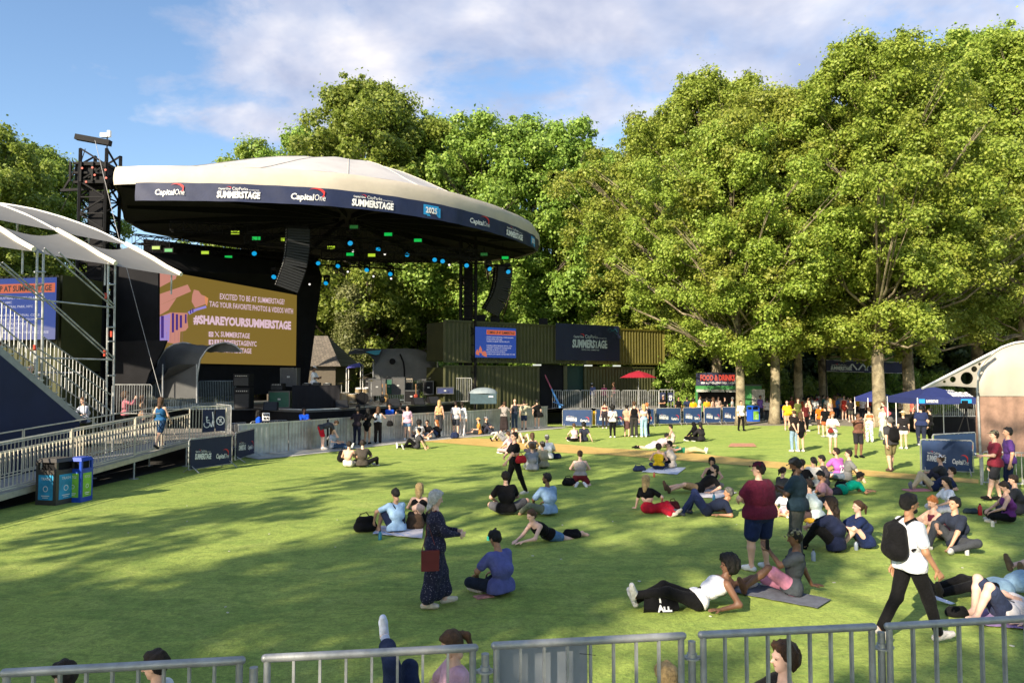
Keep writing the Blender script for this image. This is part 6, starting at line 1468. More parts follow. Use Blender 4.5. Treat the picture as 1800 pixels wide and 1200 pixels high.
def pose(name, **o):
 """joint targets in body space: x right, y forward, z up, origin on the ground under the pelvis (height 1.75 m)"""
 P = dict(pel=V3(0, 0, .93), spine=V3(0, .02, 1), lat=V3(1, 0, 0), slouch=0.0, head=V3(0, .02, 1), look=V3(0, 1, 0),
             hl=V3(-.25, .04, .86), hr=V3(.25, .04, .86), el=V3(-.6, -1, -.3), er=V3(.6, -1, -.3),
             fl=V3(-.11, 0, .085), fr=V3(.11, 0, .085), kl=V3(-.1, 1, 0), kr=V3(.1, 1, 0), tl=V3(-.12, 1, 0), tr=V3(.12, 1, 0), curl=.45)
 S_ = dict(sl=0)
 if name == 'walk': P.update(fl=V3(-.09, .30, .085), fr=V3(.09, -.36, .15), tr=V3(.05, .8, -.45), hl=V3(-.25, -.16, .88), hr=V3(.24, .24, .92))
 if name == 'phone': P.update(hl=V3(-.06, .30, 1.18), hr=V3(.09, .32, 1.20), el=V3(-1, -.2, -1), er=V3(1, -.2, -1), head=V3(0, .10, 1), look=V3(0, 1, -.45), curl=.9)
 if name == 'lean': P.update(hl=V3(-.30, .45, 1.20), hr=V3(.30, .45, 1.20), el=V3(-1, -.3, -1), er=V3(1, -.3, -1), spine=V3(0, .25, 1))
 if name == 'cross': P.update(hl=V3(.10, .24, 1.17), hr=V3(-.10, .26, 1.20), el=V3(-1, .1, -1), er=V3(1, .1, -1), curl=.3)
 if name == 'behind': P.update(hl=V3(-.03, -.17, .86), hr=V3(.05, -.19, .86), el=V3(-1, -.3, 0), er=V3(1, -.3, 0))
 if name == 'hips': P.update(hl=V3(-.19, .02, 1.0), hr=V3(.19, .02, 1.0), el=V3(-1, -.4, 0), er=V3(1, -.4, 0))
 if name == 'sitx': P.update(pel=V3(0, 0, .13), spine=V3(0, .10, 1), slouch=.06, fl=V3(.13, .30, .06), fr=V3(-.13, .36, .06), kl=V3(-1, .35, .25), kr=V3(1, .35, .25), tl=V3(.6, .5, 0), tr=V3(-.6, .5, 0),
        hl=V3(-.16, .36, .26), hr=V3(.16, .36, .26), el=V3(-1, -.2, -.4), er=V3(1, -.2, -.4), head=V3(0, .14, 1), look=V3(0, 1, -.2))
 if name == 'sitk': P.update(pel=V3(0, 0, .12), spine=V3(0, .16, 1), slouch=.07, fl=V3(-.12, .52, .08), fr=V3(.12, .52, .08), kl=V3(-.25, .2, 1), kr=V3(.25, .2, 1), hl=V3(.02, .44, .40), hr=V3(-.02, .46, .38), el=V3(-1, 0, -.2), er=V3(1, 0, -.2), curl=.6)
 if name == 'sitl': P.update(pel=V3(0, 0, .12), spine=V3(0, -.38, 1), fl=V3(-.12, .84, .09), fr=V3(.10, .86, .09), kl=V3(-.1, 0, 1), kr=V3(.1, 0, 1), tl=V3(-.3, .35, 1), tr=V3(.3, .35, 1), hl=V3(-.30, -.42, .05), hr=V3(.30, -.42, .05), el=V3(-.3, -1, 0), er=V3(.3, -1, 0), head=V3(0, .12, 1), curl=.0)
 if name == 'side': P.update(pel=V3(0, 0, .12), spine=V3(-.16, .0, 1), fl=V3(.62, -.06, .07), fr=V3(.66, .10, .08), kl=V3(.2, 1, .0), kr=V3(.3, 1, .35), tl=V3(1, -.3, .1), tr=V3(1, -.2, .2), hl=V3(-.42, .10, .05), hr=V3(.22, .30, .28), el=V3(-1, -.4, 0), er=V3(1, -.3, 0), curl=.1)
 if name == 'kneel': P.update(pel=V3(0, 0, .26), spine=V3(0, .12, 1), fl=V3(-.13, -.30, .07), fr=V3(.13, -.30, .07), kl=V3(-.3, 1, .0), kr=V3(.3, 1, .0), tl=V3(0, -1, -.1), tr=V3(0, -1, -.1), hl=V3(-.12, .34, .40), hr=V3(.12, .34, .40), el=V3(-1, -.2, -.3), er=V3(1, -.2, -.3), head=V3(0, .14, 1), look=V3(0, 1, -.3))
 if name == 'recl': P.update(pel=V3(0, 0, .12), spine=V3(0, -1, .55), fl=V3(-.14, .80, .10), fr=V3(.05, .84, .14), kl=V3(-.2, 0, 1), kr=V3(.2, 0, 1), tl=V3(-.4, .4, 1), tr=V3(.1, .4, 1), hl=V3(-.25, -.26, .06), hr=V3(.25, -.26, .06), el=V3(-.5, -1, -.8), er=V3(.5, -1, -.8), head=V3(0, -.25, 1), look=V3(0, 1, .05), curl=.1)
 if name == 'reclk': P.update(pel=V3(0, 0, .12), spine=V3(0, -1, .52), fl=V3(-.14, .44, .09), fr=V3(.12, .30, .09), kl=V3(-.1, 0, 1), kr=V3(.1, 0, 1), hl=V3(-.25, -.26, .06), hr=V3(.25, -.26, .06), el=V3(-.5, -1, -.8), er=V3(.5, -1, -.8), head=V3(0, -.25, 1), curl=.1)
 if name == 'prone': P.update(pel=V3(0, 0, .13), spine=V3(0, 1, .42), fl=V3(-.12, -.82, .08), fr=V3(.12, -.80, .08), kl=V3(-.1, 0, -1), kr=V3(.1, 0, -1), tl=V3(-.2, -1, -.1), tr=V3(.2, -1, -.1), hl=V3(-.08, .78, .10), hr=V3(.10, .80, .10), el=V3(-.5, .3, -1), er=V3(.5, .3, -1), head=V3(0, .35, 1), look=V3(0, 1, -.3), curl=.6)
 if name == 'supine': P.update(pel=V3(0, 0, .11), spine=V3(0, -1, .06), fl=V3(-.12, .82, .08), fr=V3(.12, .84, .08), kl=V3(0, 0, 1), kr=V3(0, 0, 1), tl=V3(-.3, .2, 1), tr=V3(.3, .2, 1), hl=V3(-.32, -.05, .06), hr=V3(.10, -.22, .24), el=V3(-1, 0, 0), er=V3(1, 0, 0), head=V3(0, -1, .25), look=V3(0, .1, 1), curl=.3)
 if name == 'bend': P.update(pel=V3(0, -.10, .92), spine=V3(0, 1, .30), hl=V3(-.14, .62, .52), hr=V3(.14, .62, .52), head=V3(0, .8, .1), look=V3(0, .5, -1))
 P.update({k: (V3(*v) if isinstance(v, tuple) else v) for k, v in o.items()})
 return P

def person(px, py, face, pos='stand', H=1.72, skin='l', hair=('short', 'dbrown'), top=('tee', (.5, .5, .5)), bot=('long', (.03, .03, .05)), shoes=(.6, .6, .58), fat=1.0, label='', group=None, z=0.0, hat=None, extra=(), Y=None, near=None, **o):
 """face: heading in degrees, 0 away from the camera, 90 to the right, 180 towards the camera"""
 if Y is not None: base = at(px, py, Y); base.z = z
 else: base = gp(px, py, z)
 dist = base.y; h = .0125 if dist < 12.5 else .015 if dist < 20 else .022 if dist < 30 else .030
 sc = H/1.75; P = pose(pos, **o)
 lat = unit(P['lat']); sp = unit(P['spine']); pel = P['pel']; kf = .030
 fwd = unit(np.cross(sp, lat)*-1); fwd = unit(np.cross(lat, sp))*-1
 fwd = unit(np.cross(sp, lat)); 
 if pos in ('supine', 'recl', 'reclk'): pass
 neck = pel+sp*.50; mid = pel+sp*.25-fwd*P['slouch']*(1 if fwd[1] > 0 else 1)
 shv = unit(lat+V3(*o.get('sh', (0, 0, 0))))
 wsh = .155 if hair[0] in ('long', 'bun', 'pony', 'wavy') else .168
 shl, shr = neck-shv*wsh-sp*.045, neck+shv*wsh-sp*.045
 hpl, hpr = pel-lat*.088*min(1.3, fat**.5), pel+lat*.088*min(1.3, fat**.5)
 ell, hl = ik(shl, P['hl'], .285, .255, P['el']); elr, hr = ik(shr, P['hr'], .285, .255, P['er'])
 kn_l, fl = ik(hpl, P['fl'], .43, .42, P['kl']); kn_r, fr = ik(hpr, P['fr'], .43, .42, P['kr'])
 hd_dir = unit(P['head']); hc = neck+hd_dir*.195; look = unit(P['look']); look = unit(look-hd_dir*.0); hup = unit(hd_dir-look*np.dot(hd_dir, look)*.9)
 hlat = unit(np.cross(look, hup)); hup = np.cross(hlat, look); HR = [hlat, look, hup]
 g = fat**.5; gl = min(g, 1.22); ga = min(g, 1.3); female = 'skirt' in str(bot) or hair[0] in ('long', 'bun', 'pony', 'wavy')
 b = 0.93 if female else 1.0
 torso = [('c', neck-shv*.118*b*b-sp*.055, neck+shv*.118*b*b-sp*.055, .058, .058),  ('c', pel+sp*.36-lat*.075*g, pel+sp*.36+lat*.075*g, .105*g, .105*g),
             ('c', mid-lat*.055*g, mid+lat*.055*g, .100*fat*.5+.050*g, .100*fat*.5+.050*g), ('c', pel-lat*.075*g+sp*.02, pel+lat*.075*g+sp*.02, .112*g, .112*g),
             ('c', pel+sp*.02, mid, .10*g, .09*g), ('c', mid, pel+sp*.38, .095*g, .10*g)]
 if female: torso += [('e', pel+sp*.325+fwd*.085-lat*.058, (.050,)*3), ('e', pel+sp*.325+fwd*.085+lat*.058, (.050,)*3)]
 if fat > 1.3: torso += [('e', mid+fwd*.06, (.17, .15, .17))]
 ual = [('c', shl, ell, .052*ga*b, .040*ga*b)]; uar = [('c', shr, elr, .052*ga*b, .040*ga*b)]
 fal = [('c', ell, hl, .040*ga*b, .026*b)]; far_ = [('c', elr, hr, .040*ga*b, .026*b)]
 thl = [('c', hpl, kn_l, .088*gl, .056*gl)]; thr = [('c', hpr, kn_r, .088*gl, .056*gl)]
 def calf(a, c): m_ = a+(c-a)*.30; return [('c', a, m_, .052*gl, .054*gl), ('c', m_, c, .054*gl, .034)]
 shl_, shr_ = calf(kn_l, fl), calf(kn_r, fr)
 def foot(an, t, knee):
  t = unit(t); sh = unit(an-knee); t = unit(t-sh*max(0, np.dot(t, sh))*.8) if pos not in ('prone',) else t
  u_ = unit(V3(0, 0, 1)-t*t[2]) if abs(t[2]) < .95 else V3(0, 1, 0)
  sole = -sh*.045 if abs(t[2]) > .35 else V3(0, 0, -.04)
  sole = sh*.040 if abs(t[2]) > .35 else V3(0, 0, -.042)
  hee = an+sole*.9-t*.045; bal = an+sole*1.05+t*.115; toe = an+sole*1.1+t*.165
  return [('c', an, hee, .034, .034), ('c', an, bal, .036, .030), ('c', hee, bal, .034, .033), ('c', bal, toe, .033, .026)]
 ftl, ftr = foot(fl, P['tl'], kn_l), foot(fr, P['tr'], kn_r)
 neckp = [('c', neck-sp*.03, hc-hup*.06, .052*b, .048*b), ('c', neck-sp*.05, neck+sp*.015, .085, .050)]
 head = [('e', hc+hup*.025-look*.008, (.074, .092, .088), HR), ('e', hc-hup*.035+look*.022, (.056, .066, .072), HR), ('e', hc-hup*.088+look*.052, (.026, .026, .022), HR),
   ('c', hc+look*.088+hup*.004, hc+look*.106-hup*.022, .008, .013), ('e', hc-hup*.012+hlat*.074-look*.005, (.012, .020, .030), HR), ('e', hc-hup*.012-hlat*.074-look*.005, (.012, .020, .030), HR),
   ('c', hc+look*.078+hup*.022-hlat*.035, hc+look*.078+hup*.022+hlat*.035, .012, .012)]
 body = torso+neckp+ual+uar+fal+far_+thl+thr+shl_+shr_+(ftl+ftr)
 S3 = lambda prims: [(p[0], p[1]*sc, p[2]*sc, p[3]*sc, p[4]*sc) if p[0] == 'c' else (p[0], p[1]*sc, tuple(x*sc for x in p[2]), p[3] if len(p) > 3 else None) for p in prims]
 grow = lambda prims, a, f=1.0: [(p[0], p[1], p[2], p[3]*f+a, p[4]*f+a) if p[0] == 'c' else (p[0], p[1], tuple(x+a for x in p[2]), p[3] if len(p) > 3 else None) for p in prims]
 parts = []
 V, Q = sdf_mesh(S3(body), h, .028); parts.append((V, Q, 0))
 V, Q = sdf_mesh(S3(head+[('c', hc-hup*.05, hc-hup*.12-look*.01, .045, .045)]), min(h, .016 if dist > 20 else .0095), .016); parts.append((V, Q, 0))
 hh = .005 if dist < 13 else .0075 if dist < 22 else .0105
 for w_, e_, sd_ in ((hl, ell, -1), (hr, elr, 1)):
  pn = -lat*sd_ if pos in ('stand', 'walk', 'behind', 'hips') else V3(0, 0, -1) if abs(w_[2]) < .12 else (unit(V3(0, 0, -1)) if pos in ('sitx', 'kneel', 'side') else -lat*sd_)
  pr = hand_prims(w_, e_, sd_, P['curl'] if w_[2] > .12 else .05, pn)
  if w_[2] < .10:      # flat on the ground
   dd = unit((w_-e_)*V3(1, 1, 0)+V3(0, .02, .0)); pr = hand_prims(w_, w_-dd, sd_, .05, V3(0, 0, -1))
  V, Q = sdf_mesh(S3(pr+[('c', w_-unit(w_-e_)*.03, w_, .025, .022)]), hh, .008); parts.append((V, Q, 0))
 hs = min(h, .012); 
 V, Q = sdf_mesh(S3([('e', hc+look*.082+hlat*s_*.031+hup*.008, (.014, .008, .007), HR) for s_ in (-1, 1)]), .005, .001); parts.append((V, Q, 1))
 V, Q = sdf_mesh(S3([('e', hc+look*.079+hlat*s_*.031+hup*.026, (.018, .010, .004), HR) for s_ in (-1, 1)]), .005, .001); parts.append((V, Q, 1))
 V, Q = sdf_mesh(S3([('e', hc+look*.080-hup*.052, (.022, .012, .006), HR)]), .005, .001); parts.append((V, Q, 2))
 me = np_mesh('person', parts, [skinm(skin), EYEM, LIPM])
 root = bpy.data.objects.new('person', me); COL.objects.link(root); root.location = base; root.rotation_euler = (0, 0, -R(face)); tag(root, label, 'person', group)
 def add(nm, prims, m_, hh_=None, k_=.025, parent=root, **kw):
  V, Q = sdf_mesh(S3(prims), hh_ or h, k_, **kw)
  if not len(Q): return None
  ob = bpy.data.objects.new(nm, np_mesh(nm, [(V, Q, 0)], [m_])); COL.objects.link(ob); ob.parent = parent; return ob
 lerp = lambda a, c, t: a+(c-a)*t
 kd, col = bot[0], bot[1]; bm_ = cloth(col, bot[2] if len(bot) > 2 else None); hips = [torso[3], ('c', pel+sp*.02, pel+sp*.13, .108*g, .098*g)]
 if kd in ('long', 'wide'):
  a = .022 if kd == 'wide' else .013; pr = grow(hips, .012)
  for hp, kn, an in ((hpl, kn_l, fl), (hpr, kn_r, fr)):
   pr += [('c', hp, kn, .088*gl+a, .058*gl+a), ('c', kn, lerp(kn, an, o.get('leg', .96)), .058*gl+a, .040+a*(1.9 if kd == 'wide' else 1.2))]
  add('trousers', pr, bm_, k_=.03, noise_amp=.004, seed=px % 7, nfreq=17)
 elif kd in ('shorts', 'brief'):
  f = .80 if kd == 'shorts' else .45; pr = grow(hips, .013)
  for hp, kn in ((hpl, kn_l), (hpr, kn_r)): e_ = lerp(hp, kn, f); pr += [('c', hp, e_, .090*g+.015, (.088-(.03 if kd == 'shorts' else .015)*f)*g+.026)]
  add('shorts', pr, bm_, k_=.03, noise_amp=.004, seed=px % 7, nfreq=17)
 elif kd in ('skirt', 'mini', 'dress'):
  f = {'skirt': 1.0, 'mini': .5, 'dress': .80}[kd]; kc = (kn_l+kn_r)/2; ac = (fl+fr)/2
  if kd == 'dress':
   pr = grow(hips, .016)
   for o_ in (-1, 0, 1):
    kk = (kn_l, kc, kn_r)[o_+1]; aa = (fl, ac, fr)[o_+1]; e1 = lerp(kk, kc, .15)+lat*o_*.03; e2 = lerp(kk, aa, .74)+lat*o_*.04
    pr += [('c', pel+lat*o_*.06, e1, .125, .120), ('c', e1, e2, .115, .12)]
  else:
   pr = grow(hips, .014)
   for o_ in (-1, 1):
    kk = kn_l if o_ < 0 else kn_r; pr += [('c', pel+lat*o_*.06, lerp(lerp(pel, kc, f), lerp(pel, kk, f), .6), .118*g, .112*g)]
  add('skirt', pr, bm_, k_=.05, noise_amp=.005, seed=px % 5, nfreq=24)
 kd, col = top[0], top[1]
 if kd != 'none':
  tm = cloth(col, top[2] if len(top) > 2 else None); a = .013 if kd in ('tank', 'vest', 'crop') else .017
  if kd in ('tank', 'vest'): pr = grow(torso[1:3]+torso[4:], a)+[('c', pel-lat*.075*g+sp*.03, pel+lat*.075*g+sp*.03, .112*g+.026, .112*g+.026)]+[('c', neck+shv*s_*.085-sp*.03, pel+sp*.34+shv*s_*.09+fwd*.03*0, .048 if kd == 'vest' else .036, .09) for s_ in (-1, 1)]
  elif kd == 'crop': pr = grow([torso[1]]+([x for x in torso[6:8]] if female else []), a)+[('c', neck+shv*s_*.075-sp*.035, pel+sp*.36+shv*s_*.085, .024, .07) for s_ in (-1, 1)]
  else:
   pr = grow(torso, a)
   if kd != 'croptee': pr += [('c', pel-lat*.075*g+sp*.0, pel+lat*.075*g+sp*.0, .112*g+.030, .112*g+.030), ('c', pel-lat*.07*g-sp*.05, pel+lat*.07*g-sp*.05, .112*g+.028, .112*g+.028)]
   else: pr = grow([torso[0], torso[1], torso[5]]+torso[6:8], a)
  if kd in ('tee', 'croptee', 'shirt'):
   for s0, e0 in ((shl, ell), (shr, elr)): pr += [('c', s0, lerp(s0, e0, .66 if kd != 'shirt' else .8), .060*ga*b+.008, .052*ga*b+.016)]
  if kd in ('longsl', 'jacket'):
   for s0, e0, h0 in ((shl, ell, hl), (shr, elr, hr)): pr += [('c', s0, e0, .062*g*b, .054*g), ('c', e0, lerp(e0, h0, .92), .053*g, .040)]
  nmt = {'tank': 'tank_top', 'vest': 'vest', 'crop': 'crop_top', 'croptee': 'crop_top', 'tee': 't_shirt', 'shirt': 'shirt', 'longsl': 'long_sleeved_top', 'jacket': 'jacket'}[kd]
  cuts = [((neck+sp*.030)*sc, sp)]
  if kd == 'croptee': cuts.append(((pel+sp*.17)*sc, -sp))
  elif kd in ('tank', 'vest'): cuts.append(((pel+sp*.03)*sc, -sp))
  elif kd != 'crop': cuts.append(((pel-sp*.075)*sc, -sp))
  tob = add(nmt, pr, tm, k_=.03, noise_amp=.0045, seed=px % 9, nfreq=17, cuts=cuts)
 else: tob = None
 if shoes is not None:
  for ft in (ftl, ftr): add('shoe', grow(ft[1:], .010), cloth(shoes), k_=.012, hh_=min(h, .016))
 st, hcoln = hair; hm = hairm(hcoln) if hcoln else None
 cap = [('e', hc+hup*.040-look*.014, (.089, .101, .094), HR), ('e', hc-hup*.008-look*.036, (.082, .076, .074), HR), ('e', hc+hup*.085+look*.035, (.055, .05, .035), HR)]
 facecut = [((hc+look*.050+hup*.045)*sc, unit(look*1.0-hup*.75))]
 hr_ = min(h, .0135)
 if st == 'short': add('hair', cap, hm, hr_, .02, noise_amp=.0085, nfreq=52, seed=px % 11, cuts=facecut)
 elif st == 'curly': add('hair', grow(cap, .020), hm, hr_, .02, noise_amp=.009, nfreq=75, cuts=facecut)
 elif st == 'afro': add('hair', grow(cap, .045), hm, hr_, .02, noise_amp=.010, nfreq=65, cuts=[((hc+look*.075+hup*.03)*sc, unit(look-hup*.5))])
 elif st in ('long', 'wavy'):
  dn = unit(V3(0, 0, -1)*.8-sp*.6) if sp[2] > .4 else V3(0, 0, -1); bk_ = -look*.045
  L_ = .30 if st == 'long' else .26
  pr = grow(cap, .010)+[('c', hc-look*.045, hc-look*.075+dn*L_*.5-hup*.0, .070, .068), ('c', hc-look*.075+dn*L_*.5, hc-look*.085+dn*L_, .068, .045)]+[('c', hc+hlat*s_*.068-look*.01, hc+hlat*s_*.088-look*.03+dn*.20, .030, .035) for s_ in (-1, 1)]
  add('hair', pr, hm, hr_, .022, noise_amp=.006 if st == 'long' else .010, nfreq=70, cuts=[((hc+look*.062+hup*.05)*sc, unit(look-hup*.55))])
 elif st in ('bun', 'pony'):
  ho = add('hair', cap, hm, hr_, .02, noise_amp=.003, nfreq=70, cuts=facecut)
  if st == 'bun': add('hair_bun', [('e', hc+hup*.10-look*.055, (.042, .042, .038))], hm, hr_, .02, parent=ho, noise_amp=.004, nfreq=90)
  else: add('ponytail', [('c', hc+hup*.045-look*.105, hc-look*.155-hup*.01, .030, .034), ('c', hc-look*.155-hup*.01, hc-look*.150-hup*.14, .036, .018)], hm, hr_, .02, parent=ho, noise_amp=.006, nfreq=70)
 if hat:
  kind, hc_ = hat[0], hat[1]; hm2 = cloth(hc_, hat[2] if len(hat) > 2 else None)
  if kind == 'cap':
   ho = add('cap', [('e', hc+hup*.055-look*.008, (.088, .102, .080), HR)], hm2, hr_, .02, cuts=[((hc+hup*.048)*sc, -hup)])
   add('cap_brim', [('c', hc+look*.085+hup*.052-hlat*.045, hc+look*.085+hup*.052+hlat*.045, .012, .012), ('c', hc+look*.135+hup*.045-hlat*.03, hc+look*.135+hup*.045+hlat*.03, .010, .010)], hm2, .010, .05, parent=ho)
  elif kind == 'backcap':
   ho = add('cap', [('e', hc+hup*.055-look*.008, (.088, .102, .080), HR)], hm2, hr_, .02, cuts=[((hc+hup*.048)*sc, -hup)])
   add('cap_brim', [('c', hc-look*.11+hup*.05-hlat*.04, hc-look*.11+hup*.05+hlat*.04, .012, .012)], hm2, .010, .04, parent=ho)
  elif kind == 'straw':
   ho = add('sun_hat', [('e', hc+hup*.065, (.090, .10, .085), HR), ('e', hc+hup*.058, (.185, .195, .014), HR)], hm2, hr_, .02, cuts=[((hc+hup*.045)*sc, -hup)])
  elif kind == 'hood':
   add('head_scarf', [('e', hc+hup*.02-look*.01, (.098, .112, .118), HR), ('c', hc-hup*.05-look*.04, neck-sp*.02-look*.05, .085, .12), ('c', neck-shv*.11, neck+shv*.11, .085, .085)], hm2, hr_, .05, cuts=[((hc+look*.068)*sc, look)])
 inv = lambda v: v*sc
 for e in extra:
  k = e[0]
  if k == 'shades': add('sunglasses', [('e', hc+look*.093+hlat*s_*.031+hup*.008, (.024, .008, .015), HR) for s_ in (-1, 1)]+[('c', hc+look*.086+hup*.012-hlat*.06, hc+look*.086+hup*.012+hlat*.06, .004, .004)], EYEM, .005, .004)
  if k == 'socks': add('socks', [('c', lerp(a_, b_, .62), b_, .052, .042) for a_, b_ in ((kn_l, fl), (kn_r, fr))], cloth(e[1]), min(h, .014), .01)
  if k == 'beard': add('beard', [('e', hc-hup*.070+look*.040, (.052, .058, .045), HR)], hm if hm else hairm('dbrown'), .009, .01, noise_amp=.002, nfreq=90)
  if k == 'backpack':
   c_ = pel+sp*.27-fwd*.19; o_ = add('backpack', [('c', c_-lat*.07+sp*.12, c_-lat*.08-sp*.12, .085, .10), ('c', c_+lat*.07+sp*.12, c_+lat*.08-sp*.12, .085, .10), ('c', c_+sp*.12, c_-sp*.12, .10, .12), ('c', c_-lat*.05-sp*.09-fwd*.06, c_+lat*.05-sp*.09-fwd*.06, .07, .07), ('c', c_+sp*.15, c_+sp*.24, .012, .012)], cloth(e[1]), h, .05, noise_amp=.003, nfreq=30)
   for s_ in (-1, 1):
    q = [neck+shv*s_*.085-fwd*.12-sp*.02, neck+shv*s_*.095+sp*.042, neck+shv*s_*.10+fwd*.10-sp*.08, pel+sp*.26+shv*s_*.13+fwd*.09, pel+sp*.18+shv*s_*.15-fwd*.08]
    m = MB(); m.path([Vector(x*sc) for x in q], .016*sc, 6); m.build('strap', cloth(e[1]), o_, world=False, smooth=True)
  if k == 'strap':      # cross-body strap over the back and chest
   s_ = e[2] if len(e) > 2 else 1
   q = [neck+shv*s_*.10+sp*.035, neck+shv*s_*.06-fwd*.115-sp*.08, pel+sp*.25-fwd*.135-shv*s_*.02, pel+sp*.08-fwd*.12-shv*s_*.15, pel+sp*.02-shv*s_*.185]
   m = MB(); m.path([Vector(x*sc) for x in q], .013*sc, 6); m.build('strap', cloth(e[1]), root, world=False, smooth=True)
  if k == 'number':
   c_ = pel+sp*.10-fwd*.168; m = MB(); L2 = -lat
   write(m, lambda u, v: Vector((c_+lat*(u-.10)+sp*v-fwd*(.012))*sc), e[1], 0, 0, .20, .20, .05)
   m.build('shirt_number', TXW, tob, world=False)
  if k == 'phone':
   c_ = (hl+hr)/2+unit((hr+hl)/2-(ell+elr)/2)*.10; c_ = e[1]*1.0 if len(e) > 1 and not isinstance(e[1], str) else c_
   m = MB(); m.box(Vector(c_*sc), (.075, .012, .15)); m.build('phone', BLKM, root, world=False)
 Mw = Matrix.Translation(base) @ Matrix.Rotation(-R(face), 4, 'Z')
 W = lambda v: Mw @ Vector(np.asarray(v)*sc)
 return dict(root=root, hl=W(hl), hr=W(hr), neck=W(neck), pel=W(pel), head=W(hc), W=W)
# ================================================================ the crowd
WH = (.74, .73, .72); BK = (.0055, .0055, .0065); NV = (.014, .022, .060); DG = (.032, .034, .040); CREAMC = (.62, .55, .44)
GL, GW, GP, GT, GF = 'people on the lawn', 'people along the stage wall', 'stage and pit staff', 'people on the terrace', 'people by the stalls and paving'
def wl(px, off):      # a point beside the crowd wall
 for a, b in zip(WALL[:-1], WALL[1:]):
  x0, x1 = 900+a.x/a.y*FPX, 900+b.x/b.y*FPX
  if x0 <= px <= x1: p = a.lerp(b, (px-x0)/(x1-x0)); d = (b-a).normalized(); return p+d.cross(up)*off
 return None
def P(px, py, face, pos, label, **k):
 if k.get('group') == GW and 'Y' not in k and py > 754 and not (py > 775 and px > 880):
  k['Y'] = wl(px, 0).y+(.85 if pos in ('stand', 'lean', 'bend') else .5); k.setdefault('z', .03)
 k.setdefault('group', GL); return person(px, py, face, pos, label=label, **k)
def bag(c, w_, d_, h_, col, label, rz=0.0, strap=True, soft=True, name='backpack', cat='bag'):
 t = thing(name, c, label, cat, None, rz); m_ = cloth(col)
 V, Q = sdf_mesh([('c', (-w_*.28, 0, h_*.30), (w_*.28, 0, h_*.30), h_*.30, h_*.30), ('c', (-w_*.20, 0, h_*.62), (w_*.20, 0, h_*.62), h_*.26, h_*.26), ('c', (-w_*.2, -d_*.25, h_*.28), (w_*.2, -d_*.25, h_*.28), h_*.22, h_*.22)], .013, .05, noise_amp=.005, nfreq=26, seed=w_*9, cuts=[((0, 0, .005), (0, 0, -1))])
 o = bpy.data.objects.new('body', np_mesh('body', [(V, Q, 0)], [m_])); COL.objects.link(o); o.parent = t
 if strap:
  m = MB(); m.path([(-w_*.3, 0, h_*.6), (-w_*.2, .02, h_*1.0), (w_*.05, .03, h_*1.08), (w_*.25, 0, h_*.7)], .011, 5); m.build('strap', m_, t, world=False, smooth=True)
 return t
def blanket(pts, col, label, kind=None, z=.016, name='blanket'):
 n = 10; a, b, c, d = [gp(*p, z) for p in pts]; rows = []
 for j in range(n+1):
  rows.append([a.lerp(b, i/n).lerp(d.lerp(c, i/n), j/n)+up*(.006*math.sin(i*2.3+j*1.7)+.012*abs(math.sin(i*1.1+j*.8))) for i in range(n+1)])
 m = MB(); m.grid(rows, thick=(0, 0, .006)); return tag(m.build(name, cloth(col, kind), smooth=True), label, 'blanket' if name == 'blanket' else 'mat')
def bottle(c, r, h, col, label, cap=(.02, .02, .02)):
 t = thing('bottle', c, label, 'bottle'); m = MB(); m.lathe((0, 0, 0), [(r, 0), (r, h*.68), (r*.45, h*.84), (r*.42, h*.90)], 14); m.build('body', mat('bottle_%d' % int(col[0]*999+col[1]*99), col, .25, spec=.5), t, world=False, smooth=True)
 m = MB(); m.lathe((0, 0, h*.9), [(r*.5, 0), (r*.5, h*.1)], 12); m.build('cap', mat('bottle_cap', cap, .4), t, world=False)
P(157, 0, -70, 'sitx', 'dark haired person in a white tee, leftmost head over the rail', Y=6.05, hair=('short', 'dbrown'), top=('tee', WH), H=1.68)
P(314, 0, -95, 'sitx', 'dark haired person in a white tee facing left, second head from the left', Y=6.25, hair=('short', 'dbrown'), top=('tee', WH), H=1.72)
q = P(812, 0, -110, 'sitx', 'woman with a brown ponytail in a pink top just beyond the rail', Y=6.75, hair=('pony', 'brown'), top=('tee', (.62, .36, .42)), bot=('long', (.45, .30, .32)), H=1.72, look=V3(0, 1, -.5))
bottle(q['hl']+Vector((-.06, -.02, .0)), .035, .13, (.02, .32, .28), 'teal cup held by the woman with the ponytail')
P(716, 0, -25, 'supine', 'person in navy trousers lying behind the rail with one white sock raised high', Y=6.9, hair=('short', 'dbrown'), top=('tee', NV), bot=('wide', (.02, .03, .07)), shoes=(.62, .66, .80), fl=V3(-.05, .46, .70), tl=V3(-.1, .1, 1), fr=V3(.22, .55, .08), extra=(('socks', (.62, .66, .80)),), leg=.62)
P(1170, 0, -30, 'sitx', 'person with cropped sandy hair and a white tee sitting beyond the third rail', Y=6.0, skin='p', hair=('short', 'blond'), top=('tee', WH), H=1.66)
P(1375, 0, -95, 'sitk', 'curly haired man in a black tee sitting beyond the fourth rail', Y=6.35, skin='p', hair=('curly', 'brown'), top=('tee', BK), bot=('long', BK), shoes=BK, H=1.78)
bag(Vector((X(1214, 5.9), 5.9, 0)), .4, .25, .62, BK, 'upright black bag beside the sandy haired person behind the rail')
bag(Vector((X(725, 6.9), 6.6, 0)), .4, .25, .45, BK, 'black bag behind the rail beside the navy trousers', name='tote_bag')
